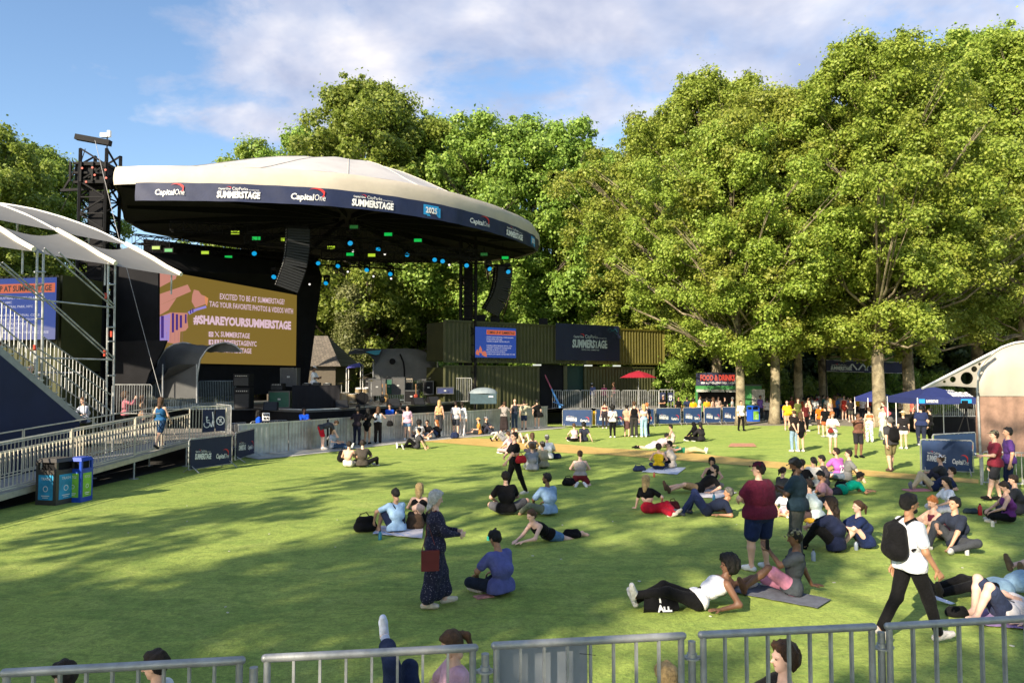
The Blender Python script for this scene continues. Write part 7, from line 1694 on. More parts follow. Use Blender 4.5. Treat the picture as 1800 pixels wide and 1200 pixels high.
q = P(764, 1066, 78, 'stand', 'grey haired woman in a long dark printed dress standing with a maroon shoulder bag', H=1.60, skin='p', hair=('long', 'grey'), top=('longsl', (.022, .022, .045), 'print'), bot=('dress', (.022, .022, .045), 'print'), shoes=(.60, .52, .42), hl=V3(-.02, .34, 1.12), hr=V3(.14, .36, 1.10), el=V3(-1, -.6, -1), er=V3(1, -.6, -1), look=V3(0, 1, -.25), fl=V3(-.09, .18, .085), fr=V3(.10, -.14, .085), curl=.9, fat=1.25, extra=(('strap', (.10, .02, .02)),))
c = q['W'](V3(.27, -.10, .62)); t = thing('shoulder_bag', c, 'flat maroon leather bag hanging at the hip of the grey haired woman', 'bag', None, -R(78)); m = MB(); m.box((0, 0, .13), (.06, .24, .27)); m.build('body', mat('maroon_leather', (.13, .018, .02), .45), t, world=False)
m = MB(); m.box((.036, 0, .20), (.012, .245, .14)); m.build('flap', mat('maroon_leather', (.13, .018, .02), .45), t, world=False); m = MB(); m.path([(0, -.11, .26), (-.06, -.02, .60), (-.04, .09, .26)], .007, 5); m.build('strap', mat('maroon_leather', (.13, .018, .02), .45), t, world=False)
P(880, 1046, -42, 'sitx', 'man in a purple blue tee sitting cross legged with his back turned beside the booklet', H=1.74, skin='t', hair=('short', 'black'), top=('tee', (.10, .11, .30)), bot=('long', (.015, .02, .035)), shoes=(.5, .45, .4), fat=1.15, sh=(0, 0, 0), head=V3(0, .45, 1), look=V3(0, 1, -.5))
m = MB(); a = gp(850, 1049); m.box(a+up*.012, (.26, .16, .014), rz=.5); m.box(a+up*.022+Vector((.02, .0, 0)), (.12, .08, .006), rz=.5); tag(m.build('booklet', mat('booklet_red', (.55, .25, .22), .6, var=.4, vscale=20)), 'red and white booklet lying in front of the man in the purple tee', 'booklet')
P(697, 936, -28, 'sitk', 'woman in a pale blue tee with a dark bun on the striped blanket', H=1.66, skin='m', hair=('bun', 'black'), top=('tee', (.33, .50, .72)), bot=('shorts', NV), shoes=None, hl=V3(-.42, .25, .25), fl=V3(-.3, .3, .08), fr=V3(.1, .4, .08), extra=(('strap', BK, -1),), look=V3(-.3, 1, -.5))
P(736, 922, 5, 'sitx', 'blonde woman in a black strap top sitting with a brown backpack behind her', H=1.62, skin='p', hair=('long', 'blond'), top=('crop', BK), bot=('long', BK), shoes=None, extra=())
blanket([(655, 938), (742, 946), (744, 927), (668, 924)], (.16, .30, .62), 'blue and white striped blanket under the woman in the pale blue tee', 'stripe')
bag(gp(642, 934), .5, .3, .36, BK, 'black backpack on the grass left of the striped blanket', rz=.4)
bag(gp(730, 930), .34, .22, .36, (.09, .055, .035), 'brown backpack behind the blonde woman', rz=.1)
q = P(905, 872, -118, 'walk', 'woman in black with sunglasses and a red bag walking left across the lawn', H=1.70, skin='l', hair=('bun', 'dbrown'), top=('croptee', BK), bot=('long', BK), shoes=(.6, .58, .5), extra=(('shades',), ('strap', (.4, .02, .02), -1)), hr=V3(.06, .30, 1.08), hl=V3(-.22, .42, .92), er=V3(1, -.3, -.5), fl=V3(-.08, -.30, .13), fr=V3(.09, .24, .085))
t = bag(q['W'](V3(-.25, -.06, .92)), .30, .16, .24, (.42, .02, .025), 'red shoulder bag of the woman walking in black', rz=.3, name='shoulder_bag')
P(890, 904, -15, 'sitx', 'broad man in a black tee sitting cross legged with his back turned', H=1.82, skin='l', hair=('short', 'dbrown'), top=('tee', BK), bot=('shorts', (.10, .10, .11)), fat=1.25, fr=V3(.55, .45, .07))
P(965, 906, -35, 'sitx', 'bearded man in a light blue shirt sitting with his back turned', H=1.78, skin='b', hair=('short', 'black'), top=('shirt', (.22, .34, .52)), bot=('long', (.14, .16, .12)), shoes=(.3, .2, .12), extra=(('beard',),), look=V3(-.7, 1, -.1), fl=V3(-.45, .45, .07))
P(966, 950, -128, 'prone', 'woman in a black top and denim shorts lying on her front with a phone', H=1.62, skin='p', hair=('bun', 'brown'), top=('tank', BK), bot=('brief', (.08, .17, .32), 'denim'), shoes=None, extra=(), look=V3(.1, 1, -.3), spine=V3(0, 1, .62))
m = MB(); m.box(gp(911, 957)+up*.05, (.14, .07, .01), rz=.1); tag(m.build('phone', BLKM), 'phone held by the woman in denim shorts lying on the grass', 'phone')
bottle(gp(871, 951), .045, .26, (.015, .10, .10), 'dark teal bottle standing behind the man in the purple tee')
bottle(gp(859, 949), .04, .10, (.03, .30, .24), 'small green cup next to the dark teal bottle')
bag(gp(1005, 945), .5, .25, .20, BK, 'flat black bag by the feet of the woman lying in denim shorts', rz=.2, strap=False)
P(1020, 852, 2, 'kneel', 'woman in a grey tank top kneeling with her back turned', H=1.62, skin='p', hair=('short', 'brown'), top=('tank', (.32, .29, .27)), bot=('brief', (.16, .02, .025)), shoes=(.7, .66, .62), fat=1.15)
bag(gp(1000, 853), .45, .25, .26, BK, 'black bag left of the kneeling woman in grey')
P(936, 828, -10, 'sitk', 'person in a slate grey tee sitting behind the red bag', hair=('short', 'brown'), top=('tee', (.17, .19, .22)), bot=('long', (.5, .5, .48)), H=1.74)
P(956, 823, -35, 'sitk', 'man with a grey brown cap in an olive beige tee sitting with his back turned', hair=('short', 'dbrown'), top=('tee', (.33, .29, .19)), bot=('shorts', (.06, .07, .06)), hat=('cap', (.20, .18, .16)), H=1.74)
P(936, 799, -5, 'sitx', 'person with long auburn hair sitting behind the pair with the cap', hair=('long', 'brown'), top=('tank', DG), H=1.64)
P(962, 808, -5, 'sitx', 'man in a white tee and pale cap sitting just right of the auburn hair', hair=('short', 'dgrey'), top=('tee', WH), hat=('cap', (.55, .53, .50)), H=1.76, fat=1.2)
P(896, 797, -60, 'sitx', 'person in a pale pink top sitting half hidden behind the walking woman', hair=('bun', 'brown'), top=('tee', (.66, .45, .46)), bot=('long', (.5, .35, .36)), H=1.66)
bag(gp(979, 806), .4, .25, .24, NV, 'dark bag right of the man in the white tee and cap', strap=False)
P(1158, 826, 10, 'sitx', 'woman in a yellow top with dark bobbed hair sitting on the pale blanket', hair=('curly', 'dbrown'), top=('tank', (.72, .46, .015)), bot=('long', NV), skin='l', H=1.64)
P(1181, 823, -60, 'sitk', 'man in a cream shirt and sunglasses sitting beside the yellow top', hair=('short', 'dbrown'), top=('longsl', (.60, .52, .44)), bot=('long', BK), extra=(('shades',),), look=V3(-.6, 1, 0), H=1.78)
blanket([(1128, 829), (1190, 834), (1206, 822), (1150, 819)], (.52, .56, .66), 'pale blue white blanket under the couple with the yellow top')
bag(gp(1124, 828), .6, .3, .22, NV, 'navy backpack lying left of the yellow top couple', rz=.2)
P(1140, 902, 38, 'side', 'blonde woman in a black tee and red trousers leaning on her left hand', hair=('long', 'blond'), skin='p', top=('croptee', BK), bot=('wide', (.42, .012, .03)), shoes=(.62, .56, .46), H=1.64, spine=V3(-.12, 0, 1))
bag(gp(1184, 897), .3, .2, .26, (.10, .02, .02), 'small dark red bag by the red trousers')
q = P(1228, 866, -92, 'recl', 'man in a black tee and tan shorts leaning back on the blanket with legs stretched', hair=('short', 'black'), skin='l', top=('tee', BK), bot=('shorts', (.28, .19, .10)), shoes=(.10, .06, .04), H=1.80, extra=(('beard',),), spine=V3(0, -1, .80))
P(1252, 858, 195, 'sitx', 'long haired woman in a black top sitting behind the reclining man in tan shorts', hair=('long', 'black'), skin='m', top=('tank', BK), bot=('long', (.3, .25, .22)), H=1.64, look=V3(0, 1, -.4))
blanket([(1213, 873), (1262, 876), (1296, 866), (1245, 857)], (.66, .62, .62), 'crumpled white blanket behind the man in tan shorts')
P(1240, 905, -84, 'reclk', 'man in navy with grey black hair leaning back with both knees raised', hair=('short', 'dgrey'), skin='t', top=('tee', (.010, .015, .035)), bot=('long', (.018, .028, .085)), shoes=(.08, .09, .12), H=1.80, fl=V3(-.16, .52, .09), fr=V3(.14, .34, .09), spine=V3(0, -1, .42))
q = P(1337, 1003, -28, 'stand', 'big man in a maroon tee, navy shorts and maroon cap standing with his back turned', hair=('short', 'dbrown'), skin='l', hat=('cap', (.09, .012, .03)), top=('tee', (.105, .012, .030)), bot=('shorts', (.012, .022, .075)), shoes=(.72, .72, .72), fat=2.25, H=1.78, hl=V3(-.14, .34, 1.10), hr=V3(.16, .34, 1.08), el=V3(-1, -.3, -.6), er=V3(1, -.3, -.6), fl=V3(-.15, .05, .085), fr=V3(.17, .03, .085), look=V3(-.8, 1, 0))
P(1404, 982, -58, 'phone', 'man in a dark teal tee and grey trousers standing in a dark cap', hair=('short', 'black'), skin='d', hat=('cap', (.05, .055, .065)), top=('tee', (.016, .034, .050)), bot=('long', (.085, .088, .08)), shoes=BK, fat=1.5, H=1.76, extra=(('beard',),))
q = P(1222, 1070, -96, 'recl', 'man in a white tank top leaning on his elbows with his back to the rail', hair=('afro', 'black'), skin='b', top=('tank', (.80, .80, .84)), bot=('long', BK), shoes=(.55, .55, .56), H=1.78, spine=V3(0, -1, .62), fl=V3(-.02, .82, .22), fr=V3(.10, .78, .12))
t = thing('tote_bag', gp(1161, 1075), 'black tote bag with white letters by the man in the white tank top', 'bag', None, .12)
m = MB(); m.grid([[Vector((-.24+.48*i/8, .02*math.sin(i), 0)) for i in range(9)], [Vector((-.25+.5*i/8, -.05, .06)) for i in range(9)], [Vector((-.23+.46*i/8, .03*math.sin(i*2), .21)) for i in range(9)], [Vector((-.20+.40*i/8, .09, .235)) for i in range(9)], [Vector((-.20+.40*i/8, .30, .10)) for i in range(9)]], thick=(0, 0, -.012)); m.build('body', cloth(BK), t, world=False, smooth=True)
m = MB(); fm = lambda u, v: Vector((-.16+u, .0-.055+.077*v/.15+.005, .075+v*.9)); write(m, fm, 'ELA', .0, .045, .20, .075, .06); write(m, fm, 'ALL', .10, -.05, .20, .08, .06); m.build('lettering', TXW, t, world=False)
q = P(1392, 1046, -83, 'sitl', 'man in a camouflage cap, grey tee and pink shorts sitting on a yoga mat', hair=('short', 'black'), skin='b', hat=('cap', (.1, .1, .1), 'camo'), top=('tee', (.055, .065, .075)), bot=('shorts', (.62, .25, .36)), shoes=(.14, .07, .05), H=1.80, spine=V3(0, -.16, 1), hl=V3(.02, .30, .62), el=V3(-.4, .2, -1), hr=V3(.22, -.36, .05), fl=V3(-.10, .66, .12), kl=V3(0, 0, 1), fr=V3(.18, .78, .08), kr=V3(1, .3, .5), look=V3(0, 1, -.2))
m = MB(); m.box(q['hl']+Vector((-.03, -.02, .09)), (.015, .08, .15), rz=.2); tag(m.build('phone', BLKM), 'dark phone held by the man in the camouflage cap', 'phone')
blanket([(1282, 1040), (1437, 1069), (1461, 1054), (1300, 1018)], (.11, .12, .15), 'grey blue yoga mat under the man in pink shorts', name='yoga_mat')
for px, lb in ((1322, 'white sneaker lying on the yoga mat near its left end'), (1352, 'second white sneaker on the yoga mat, nearer the pink shorts')):
 V, Q = sdf_mesh([('c', (-.09, 0, .045), (.05, 0, .035), .042, .038), ('c', (.05, 0, .035), (.12, 0, .03), .038, .030), ('c', (-.09, 0, .06), (-.06, 0, .085), .04, .035)], .01, .02, cuts=[((0, 0, 0), (0, 0, -1))])
 o = bpy.data.objects.new('sneaker', np_mesh('sneaker', [(V, Q, 0)], [cloth((.70, .68, .64))])); COL.objects.link(o); o.location = gp(px, 1032 if px < 1340 else 1028, .02); o.rotation_euler.z = px*.3; tag(o, lb, 'shoe')
P(1470, 968, -62, 'sitk', 'long dark haired person in a navy tee sitting beside the woman in navy', hair=('wavy', 'dbrown'), skin='l', top=('tee', (.012, .017, .045)), bot=('long', BK), shoes=BK, H=1.84, fat=1.3)
P(1522, 962, -92, 'sitk', 'brown haired woman in a navy dress tee sitting and facing left', hair=('pony', 'brown'), skin='p', top=('tee', (.014, .022, .075)), bot=('skirt', (.014, .022, .075)), shoes=None, H=1.66, spine=V3(0, .28, 1))
bottle(gp(1505, 966), .035, .17, (.25, .30, .38), 'small clear bottle on the grass before the woman in the navy dress')
t = P(1437, 918, -48, 'sitx', 'person in a pale mint tee sitting behind the standing man in teal', hair=('short', 'dbrown'), top=('tee', (.50, .58, .58)), bot=('long', (.06, .04, .04)), skin='l', H=1.76, spine=V3(0, .35, 1))
P(1456, 890, -80, 'sitx', 'woman in a dusty pink top with black hair looking down', hair=('bun', 'black'), top=('tee', (.42, .22, .25)), bot=('long', DG), skin='t', H=1.64, look=V3(0, 1, -.8), spine=V3(0, .3, 1))
m = MB(); m.sphere(gp(1424, 915, .28), .10, 12, 8, (1.2, .8, .6)); tag(m.build('yellow_pouch', mat('yellow_pouch', (.75, .40, .02), .6, bump=.4), smooth=True), 'yellow pouch beside the knee of the person in the mint tee', 'pouch')
P(1380, 906, -150, 'sitx', 'small child in a white top sitting between the two standing men', hair=('bun', 'black'), top=('tee', (.62, .66, .74)), bot=('shorts', (.55, .35, .4)), skin='m', H=1.15)
P(1374, 886, 60, 'kneel', 'dark haired girl in grey half hidden between the standing men', hair=('pony', 'dbrown'), top=('tee', DG), skin='l', H=1.5)
P(1430, 858, 25, 'sitx', 'woman in a white tee with a long black ponytail and black cap', hair=('pony', 'black'), hat=('backcap', BK), top=('tee', (.74, .68, .58)), skin='l', H=1.64, look=V3(-.8, 1, 0))
P(1450, 856, -62, 'sitx', 'dark haired teenager in a charcoal tee looking left', hair=('short', 'black'), top=('tee', (.07, .06, .07)), skin='m', H=1.70)
P(1411, 862, 20, 'sitx', 'dark head of a person sitting behind the man in teal', hair=('short', 'dbrown'), top=('tee', BK), skin='m', H=1.60)
P(1474, 843, -22, 'sitx', 'man in a pink and purple jersey numbered 22 with his back turned', hair=('short', 'dbrown'), top=('tee', (.42, .12, .42)), bot=('shorts', (.08, .10, .16)), skin='m', H=1.80, extra=(('number', '22'), ('beard',)), look=V3(-.8, 1, 0))
P(1489, 845, -75, 'sitl', 'man in a grey tee and sunglasses leaning on his hands behind the jersey', hair=('short', 'dbrown'), top=('tee', (.17, .17, .17)), bot=('shorts', (.10, .13, .17)), skin='l', H=1.78, spine=V3(0, -.15, 1), extra=(('shades',),))
P(1480, 868, 92, 'prone', 'person in a bright green tee lying on one side facing right', hair=('short', 'black'), top=('tee', (.0, .26, .17)), bot=('long', DG), skin='t', H=1.66)
bag(gp(1480, 858), .5, .3, .24, BK, 'black camera bag between the jersey and the green tee', strap=True)
P(1603, 1130, 82, 'walk', 'man in a white tee and black trousers with a black backpack walking right', hair=('short', 'black'), skin='t', top=('tee', (.74, .76, .82)), bot=('long', BK), shoes=(.62, .58, .55), H=1.78, extra=(('backpack', BK), ('beard',)), fl=V3(-.08, -.34, .16), tl=V3(0, .8, -.5), fr=V3(.09, .30, .085), tr=V3(.1, 1, .1), hl=V3(-.24, -.05, .86), hr=V3(.25, .16, .90), look=V3(.1, 1, -.1))
P(1684, 965, -105, 'sitk', 'man in a navy tee sitting with bent arms beside the woman in maroon', hair=('short', 'black'), skin='m', top=('tee', (.020, .026, .045)), bot=('long', (.05, .055, .065)), shoes=(.7, .68, .64), H=1.80, hl=V3(-.2, .36, .12), fl=V3(-.25, .40, .07), kl=V3(-1, .4, .2), spine=V3(0, .1, 1))
P(1658, 948, -95, 'sitk', 'brown haired woman in a maroon top hugging her raised knees', hair=('bun', 'ginger'), skin='l', top=('tank', (.10, .01, .03)), bot=('brief', (.06, .05, .05)), shoes=(.7, .7, .7), H=1.66, spine=V3(0, .45, 1), look=V3(0, 1, -.5))
P(1670, 905, -88, 'sitx', 'woman in a white tee with long black hair sitting behind the couple', hair=('long', 'black'), skin='l', top=('tee', (.66, .68, .74)), bot=('long', (.45, .46, .5)), H=1.62)
m = MB(); a = gp(1688, 968); 
P(1774, 918, -70, 'sitx', 'woman in a purple tank top sitting cross legged near the right edge', hair=('bun', 'dbrown'), skin='l', top=('tank', (.13, .03, .16)), bot=('long', BK), shoes=(.6, .57, .5), H=1.64, look=V3(0, 1, -.6))
P(1790, 905, -60, 'sitx', 'dark haired person in charcoal behind the purple tank top', hair=('short', 'dbrown'), top=('tee', DG), H=1.70)
bottle(gp(1723, 905), .045, .27, (.55, .01, .015), 'red bottle on the grass left of the purple tank top')
bag(gp(1706, 902), .5, .25, .14, (.03, .05, .06), 'flat dark bag left of the red bottle', strap=False)
P(1640, 862, -75, 'recl', 'person in a navy vest over white lying back in cream trousers', hair=('short', 'dbrown'), skin='l', top=('tee', (.015, .02, .06)), bot=('long', (.60, .47, .30)), shoes=(.2, .2, .22), H=1.74, fl=V3(-.1, .55, .08), fr=V3(.12, .45, .08))
P(1660, 856, -60, 'sitk', 'person in a pale cap and charcoal tee sitting against the navy barrier', hair=('short', 'brown'), skin='l', top=('tee', DG), hat=('cap', (.62, .63, .68)), H=1.74)
m = MB(); m.box(gp(1612, 862)+up*.02, (.7, .35, .03), rz=.2); tag(m.build('folded_towel', cloth((.60, .25, .28)), smooth=False), 'pink and white towel under the feet of the cream trousers', 'towel')
P(1752, 880, -78, 'stand', 'man in a raspberry tee and dark shorts standing by the mesh wall', hair=('short', 'dbrown'), skin='l', hat=('cap', (.16, .15, .10)), top=('tee', (.26, .03, .05)), bot=('shorts', (.03, .03, .035)), shoes=BK, H=1.80, fat=1.15, hl=V3(-.1, .34, 1.12), el=V3(-1, -.3, -1), fl=V3(-.1, .22, .085), fr=V3(.1, -.12, .085))
P(1776, 874, -70, 'stand', 'man in a purple tee standing right behind the raspberry tee', hair=('short', 'black'), skin='m', top=('tee', (.07, .03, .16)), bot=('long', NV), shoes=BK, H=1.84)
P(1868, 1008, -96, 'recl', 'person lying at the right edge of whom only the brown shoes show', hair=('short', 'dbrown'), top=('tee', DG), bot=('shorts', DG), shoes=(.16, .11, .07), skin='p', H=1.78)
P(1756, 1050, -88, 'recl', 'man in a light blue tee and black trousers lying at the right edge', hair=('short', 'dbrown'), skin='p', top=('tee', (.26, .40, .52)), bot=('long', BK), shoes=(.07, .055, .045), H=1.84, spine=V3(0, -1, .35), head=V3(0, -.3, 1), fl=V3(-.12, .83, .09), fr=V3(.1, .82, .09))
P(1762, 1088, -90, 'supine', 'man in a white tee and navy shorts lying on his back with raised bare knees', hair=('short', 'dbrown'), skin='p', top=('tee', (.66, .62, .62)), bot=('shorts', (.025, .035, .075)), shoes=None, H=1.80, fl=V3(-.14, .42, .07), fr=V3(.10, .30, .07), tl=V3(-.3, 1, 0), tr=V3(0, 1, 0), kl=V3(-.1, 0, 1), kr=V3(.1, 0, 1))
blanket([(1716, 1098), (1830, 1108), (1830, 1072), (1728, 1070)], (.30, .20, .40), 'colourful patterned blanket under the man with raised bare knees', 'print')
bag(gp(1682, 1083), .4, .25, .16, BK, 'black bag at the feet of the man with raised bare knees', strap=False)
m = MB(); a = gp(1660, 1062); m.prism([a+Vector((-.16, .03, .08)), a+Vector((.05, -.06, .02)), a+Vector((.14, -.02, .02)), a+Vector((-.10, .09, .10))], (0, 0, .006)); tag(m.build('paper_fan', cloth((.70, .73, .82))), 'white paper fan lying by the walking man and the recliners', 'paper')
P(612, 821, 8, 'sitx', 'bare shouldered person with dark hair sitting in pale trousers on the lawn', hair=('short', 'dbrown'), skin='l', top=('none', WH), bot=('long', (.66, .62, .56)), H=1.66)
P(637, 821, -10, 'sitx', 'person in a charcoal tee sitting right beside the bare shouldered one', hair=('short', 'dbrown'), skin='p', top=('tee', (.065, .055, .045)), bot=('long', BK), H=1.76, fr=V3(.50, .40, .07))
bag(gp(604, 812), .35, .3, .5, BK, 'upright dark bag beyond the bare shouldered person')
P(733, 789, -88, 'sitl', 'man in a charcoal tee leaning on one hand by the start of the tan path', hair=('short', 'black'), skin='m', top=('tee', (.05, .05, .055)), bot=('long', BK), H=1.76, fl=V3(-.12, .55, .08), spine=V3(0, -.2, 1))
P(1010, 776, -20, 'sitx', 'woman in a red checked top sitting on the far lawn', hair=('bun', 'brown'), skin='l', top=('tank', (.55, .32, .32), 'stripe'), bot=('shorts', BK), H=1.64)
P(1026, 776, -12, 'sitl', 'man with bushy black hair in a dark tee beside the red checked top', hair=('curly', 'black'), skin='l', top=('tee', (.028, .032, .05)), bot=('long', BK), H=1.78, spine=V3(0, -.05, 1))
P(1222, 775, -50, 'sitx', 'person in a black hood and robe sitting on the far lawn', hair=('short', 'black'), hat=('hood', BK), top=('longsl', BK), bot=('long', BK), skin='t', H=1.72)
P(1233, 776, -30, 'sitx', 'second person in black sitting close behind the hooded one', hair=('long', 'black'), top=('longsl', (.02, .018, .02)), bot=('long', BK), skin='m', H=1.74)
P(1152, 787, 80, 'prone', 'man in a pink and white striped tee lying face down beyond the tan path', hair=('short', 'black'), skin='p', top=('tee', (.45, .22, .28), 'stripe'), bot=('shorts', (.62, .62, .66)), shoes=BK, H=1.80, fat=1.4)
P(1182, 780, -70, 'sitx', 'person in a cream top sitting behind the striped tee', hair=('bun', 'black'), skin='m', top=('tank', (.58, .46, .38)), bot=('long', (.5, .42, .34)), H=1.66)
P(1205, 796, 95, 'supine', 'person in green and tan lying flat beyond the path', hair=('long', 'blond'), skin='p', top=('tank', (.03, .22, .12)), bot=('long', (.55, .46, .25)), H=1.66)
blanket([(1280, 785), (1330, 785), (1325, 779), (1285, 779)], (.50, .24, .14), 'orange patterned cloth lying alone on the far lawn', 'print')
P(1077, 769, 0, 'stand', 'person with round black hair, white top and brown shoulder bag standing with back turned', hair=('afro', 'black'), skin='d', top=('tee', (.60, .58, .56)), bot=('long', BK), shoes=WH, H=1.66, extra=(('strap', (.10, .05, .03)),))
bag(Vector(gp(1074, 768))+Vector((.05, -.2, .75)), .35, .2, .42, (.10, .055, .04), 'large brown bag on the back of the person with round black hair', name='shoulder_bag')
P(1063, 753, 5, 'stand', 'woman with a bare tanned back in a dark red top by the navy barriers', hair=('bun', 'dbrown'), skin='l', top=('crop', (.12, .02, .02)), bot=('long', (.03, .025, .03)), shoes=WH, H=1.66)
P(1102, 767, 15, 'stand', 'woman with black hair, tan top and brown skirt standing in the group of four', hair=('bun', 'black'), skin='l', top=('tee', (.45, .30, .20)), bot=('skirt', (.10, .05, .05)), shoes=None, H=1.66)
P(1115, 768, 0, 'stand', 'tall man in a black sleeveless top and black trousers in the group of four', hair=('short', 'brown'), skin='l', top=('vest', BK), bot=('wide', (.03, .028, .028)), shoes=WH, H=1.86)
P(1132, 768, -10, 'stand', 'woman with long blonde hair and pale blue jeans in the group of four', hair=('long', 'blond'), skin='l', top=('crop', (.6, .6, .62)), bot=('wide', (.28, .42, .52), 'denim'), shoes=WH, H=1.72)
P(1138, 766, -40, 'stand', 'person in navy half hidden behind the long blonde hair', hair=('short', 'ginger'), skin='l', top=('tee', NV), bot=('long', NV), H=1.76)
P(1303, 757, 170, 'walk', 'man in a white shirt and black trousers walking alone on the far lawn', hair=('short', 'dbrown'), skin='m', top=('shirt', (.76, .74, .70)), bot=('long', BK), shoes=BK, H=1.76, fl=V3(-.09, .12, .085), fr=V3(.09, -.16, .09))
P(1397, 794, -12, 'behind', 'man in a black tee and blue jeans standing with hands behind his back', hair=('short', 'brown'), skin='l', top=('tee', (.018, .014, .012)), bot=('long', (.20, .30, .40), 'denim'), shoes=(.72, .68, .62), H=1.80, hat=('cap', (.45, .48, .06)))
P(1408, 794, -5, 'stand', 'woman in a short black dress beside the man with hands behind his back', hair=('long', 'brown'), skin='l', top=('tank', BK), bot=('mini', BK), shoes=WH, H=1.66)
P(1464, 797, 185, 'phone', 'woman in a white top and shorts with a small red bag facing the camera', hair=('long', 'ginger'), skin='l', top=('tee', (.74, .70, .66)), bot=('brief', (.55, .55, .58)), shoes=None, H=1.72, extra=(('shades',),))
bag(Vector(gp(1459, 797))+Vector((-.05, -.22, .86)), .2, .12, .22, (.22, .03, .02), 'small red brown bag at the hip of the woman in white shorts', strap=True, name='shoulder_bag')
P(1509, 804, 175, 'stand', 'man in a brown vest and black shorts taking a photo towards the camera', hair=('short', 'black'), skin='b', top=('vest', (.16, .075, .050)), bot=('shorts', (.02, .02, .025)), shoes=BK, H=1.76, hr=V3(.16, .34, 1.52), er=V3(1, .1, -.4), extra=(('strap', BK),))
P(1567, 828, -8, 'walk', 'man in a dark tee and khaki shorts with a black backpack walking away', hair=('short', 'dgrey'), skin='l', top=('tee', (.045, .045, .048)), bot=('shorts', (.20, .17, .08)), shoes=(.10, .06, .05), H=1.82, fat=1.3, fl=V3(-.11, -.1, .085), fr=V3(.11, .14, .10), tr=V3(0, 1, 0), extra=(('backpack', BK),))
P(1589, 789, 5, 'stand', 'woman in a cream sun hat, black top and white shorts', hair=('short', 'blond'), skin='l', hat=('straw', (.66, .55, .36)), top=('tee', (.02, .017, .02)), bot=('brief', (.70, .66, .62)), shoes=WH, H=1.66)
P(1620, 783, 15, 'stand', 'big man in a navy tee standing left of the camera tripod', hair=('short', 'black'), skin='l', top=('tee', (.020, .030, .085)), bot=('long', (.02, .025, .05)), H=1.84, fat=1.5)
P(1636, 778, -40, 'stand', 'woman in a black top with a pink cloth over her arm near the tripod', hair=('bun', 'black'), skin='l', top=('tee', BK), bot=('long', BK), H=1.64, hr=V3(.1, .3, 1.35))
P(1529, 777, 10, 'stand', 'woman in a rust top and white leaf print trousers by the tall plane tree', hair=('bun', 'brown'), skin='l', top=('crop', (.50, .14, .05)), bot=('wide', (.68, .66, .58), 'floral'), H=1.68)
P(1552, 772, 160, 'stand', 'woman in a loose white dress right of the tall plane tree', hair=('bun', 'dbrown'), skin='l', top=('tee', (.74, .70, .60)), bot=('dress', (.72, .70, .48)), H=1.66)
P(1563, 756, -60, 'lean', 'man in a pink tee bending forward behind the white dress', hair=('short', 'brown'), skin='p', top=('tee', (.55, .12, .13)), bot=('long', DG), H=1.78, spine=V3(0, .7, 1))
FL = [(1443, 763, 20, 'stand', ('short', 'black'), ('tee', (.62, .13, .01)), ('shorts', (.08, .05, .04)), 'man in a bright orange tee standing with his back turned'),
      (1451, 768, -10, 'stand', ('short', 'dbrown'), ('tee', BK), ('brief', (.50, .12, .04)), 'person in a black tee and rust shorts right of the orange tee'),
      (1417, 758, 150, 'stand', ('curly', 'black'), ('tee', (.10, .015, .015)), ('long', BK), 'man in a dark red shirt and black trousers with one leg out'),
      (1384, 756, -170, 'stand', ('short', 'dbrown'), ('tee', (.72, .36, .02)), ('shorts', (.50, .28, .20)), 'woman in a golden orange tee beside the blue bin'),
      (1403, 750, 160, 'stand', ('short', 'brown'), ('tee', (.10, .12, .03)), ('long', (.05, .06, .02)), 'man in an olive tee behind the golden orange tee'),
      (1424, 748, -90, 'stand', ('bun', 'dbrown'), ('tank', (.5, .3, .22)), ('long', DG), 'person raising an arm over her head among the crowd'),
      (1484, 738, -175, 'stand', ('bun', 'dbrown'), ('tank', (.55, .06, .04)), ('mini', (.55, .06, .04)), 'woman in a short red dress on the paving'),
      (1496, 742, 0, 'hips', ('short', 'dbrown'), ('tee', (.02, .018, .02)), ('shorts', (.06, .06, .05)), 'man in a black tee and shorts standing right of the red dress'),
      (1508, 736, 170, 'stand', ('bun', 'brown'), ('tank', (.70, .42, .02)), ('long', DG), 'woman in a yellow top behind the man in the black tee'),
      (1517, 737, -120, 'stand', ('short', 'black'), ('tee', (.70, .66, .66)), ('long', DG), 'person in a white tee next to the yellow top'),
      (1434, 740, 60, 'stand', ('short', 'black'), ('tee', (.60, .62, .62)), ('long', DG), 'person in a pale tee deeper in the crowd on the paving'),
      (1460, 744, -30, 'stand', ('long', 'blond'), ('tee', (.60, .40, .30)), ('long', DG), 'long haired person in a peach top between the orange tee and the red dress'),
      (1470, 736, 190, 'stand', ('short', 'dbrown'), ('tee', (.05, .12, .30)), ('long', NV), 'person in a blue tee near the blue barrel'),
      (1413, 738, 30, 'stand', ('pony', 'black'), ('tee', (.45, .10, .05)), ('long', BK), 'person in a rusty red tee in the crowd behind the second bin'),
      (1440, 733, 100, 'stand', ('short', 'grey'), ('tee', (.25, .27, .30)), ('long', DG), 'grey haired person in the back of the paving crowd'),
      (1604, 745, -80, 'stand', ('short', 'brown'), ('tee', (.5, .14, .10)), ('long', DG), 'person in a coral tee under the wide navy tent'),
      (1622, 742, 170, 'stand', ('bun', 'black'), ('tee', (.04, .03, .03)), ('long', BK), 'person in black under the wide navy tent')]
for px, py, fc, ps, ha, tp__, bt, lb in FL:
 kw = {}
 if 'raising an arm' in lb: kw = dict(hr=V3(.1, .05, 1.78), er=V3(1, 0, .6))
 P(px, py, fc, ps, lb, hair=ha, top=tp__, bot=bt, skin='lmtl'[px % 4] if 'dark red' not in lb else 'l', H=1.62+.02*(px % 9), group=GF, shoes=(.5, .45, .42), **kw)
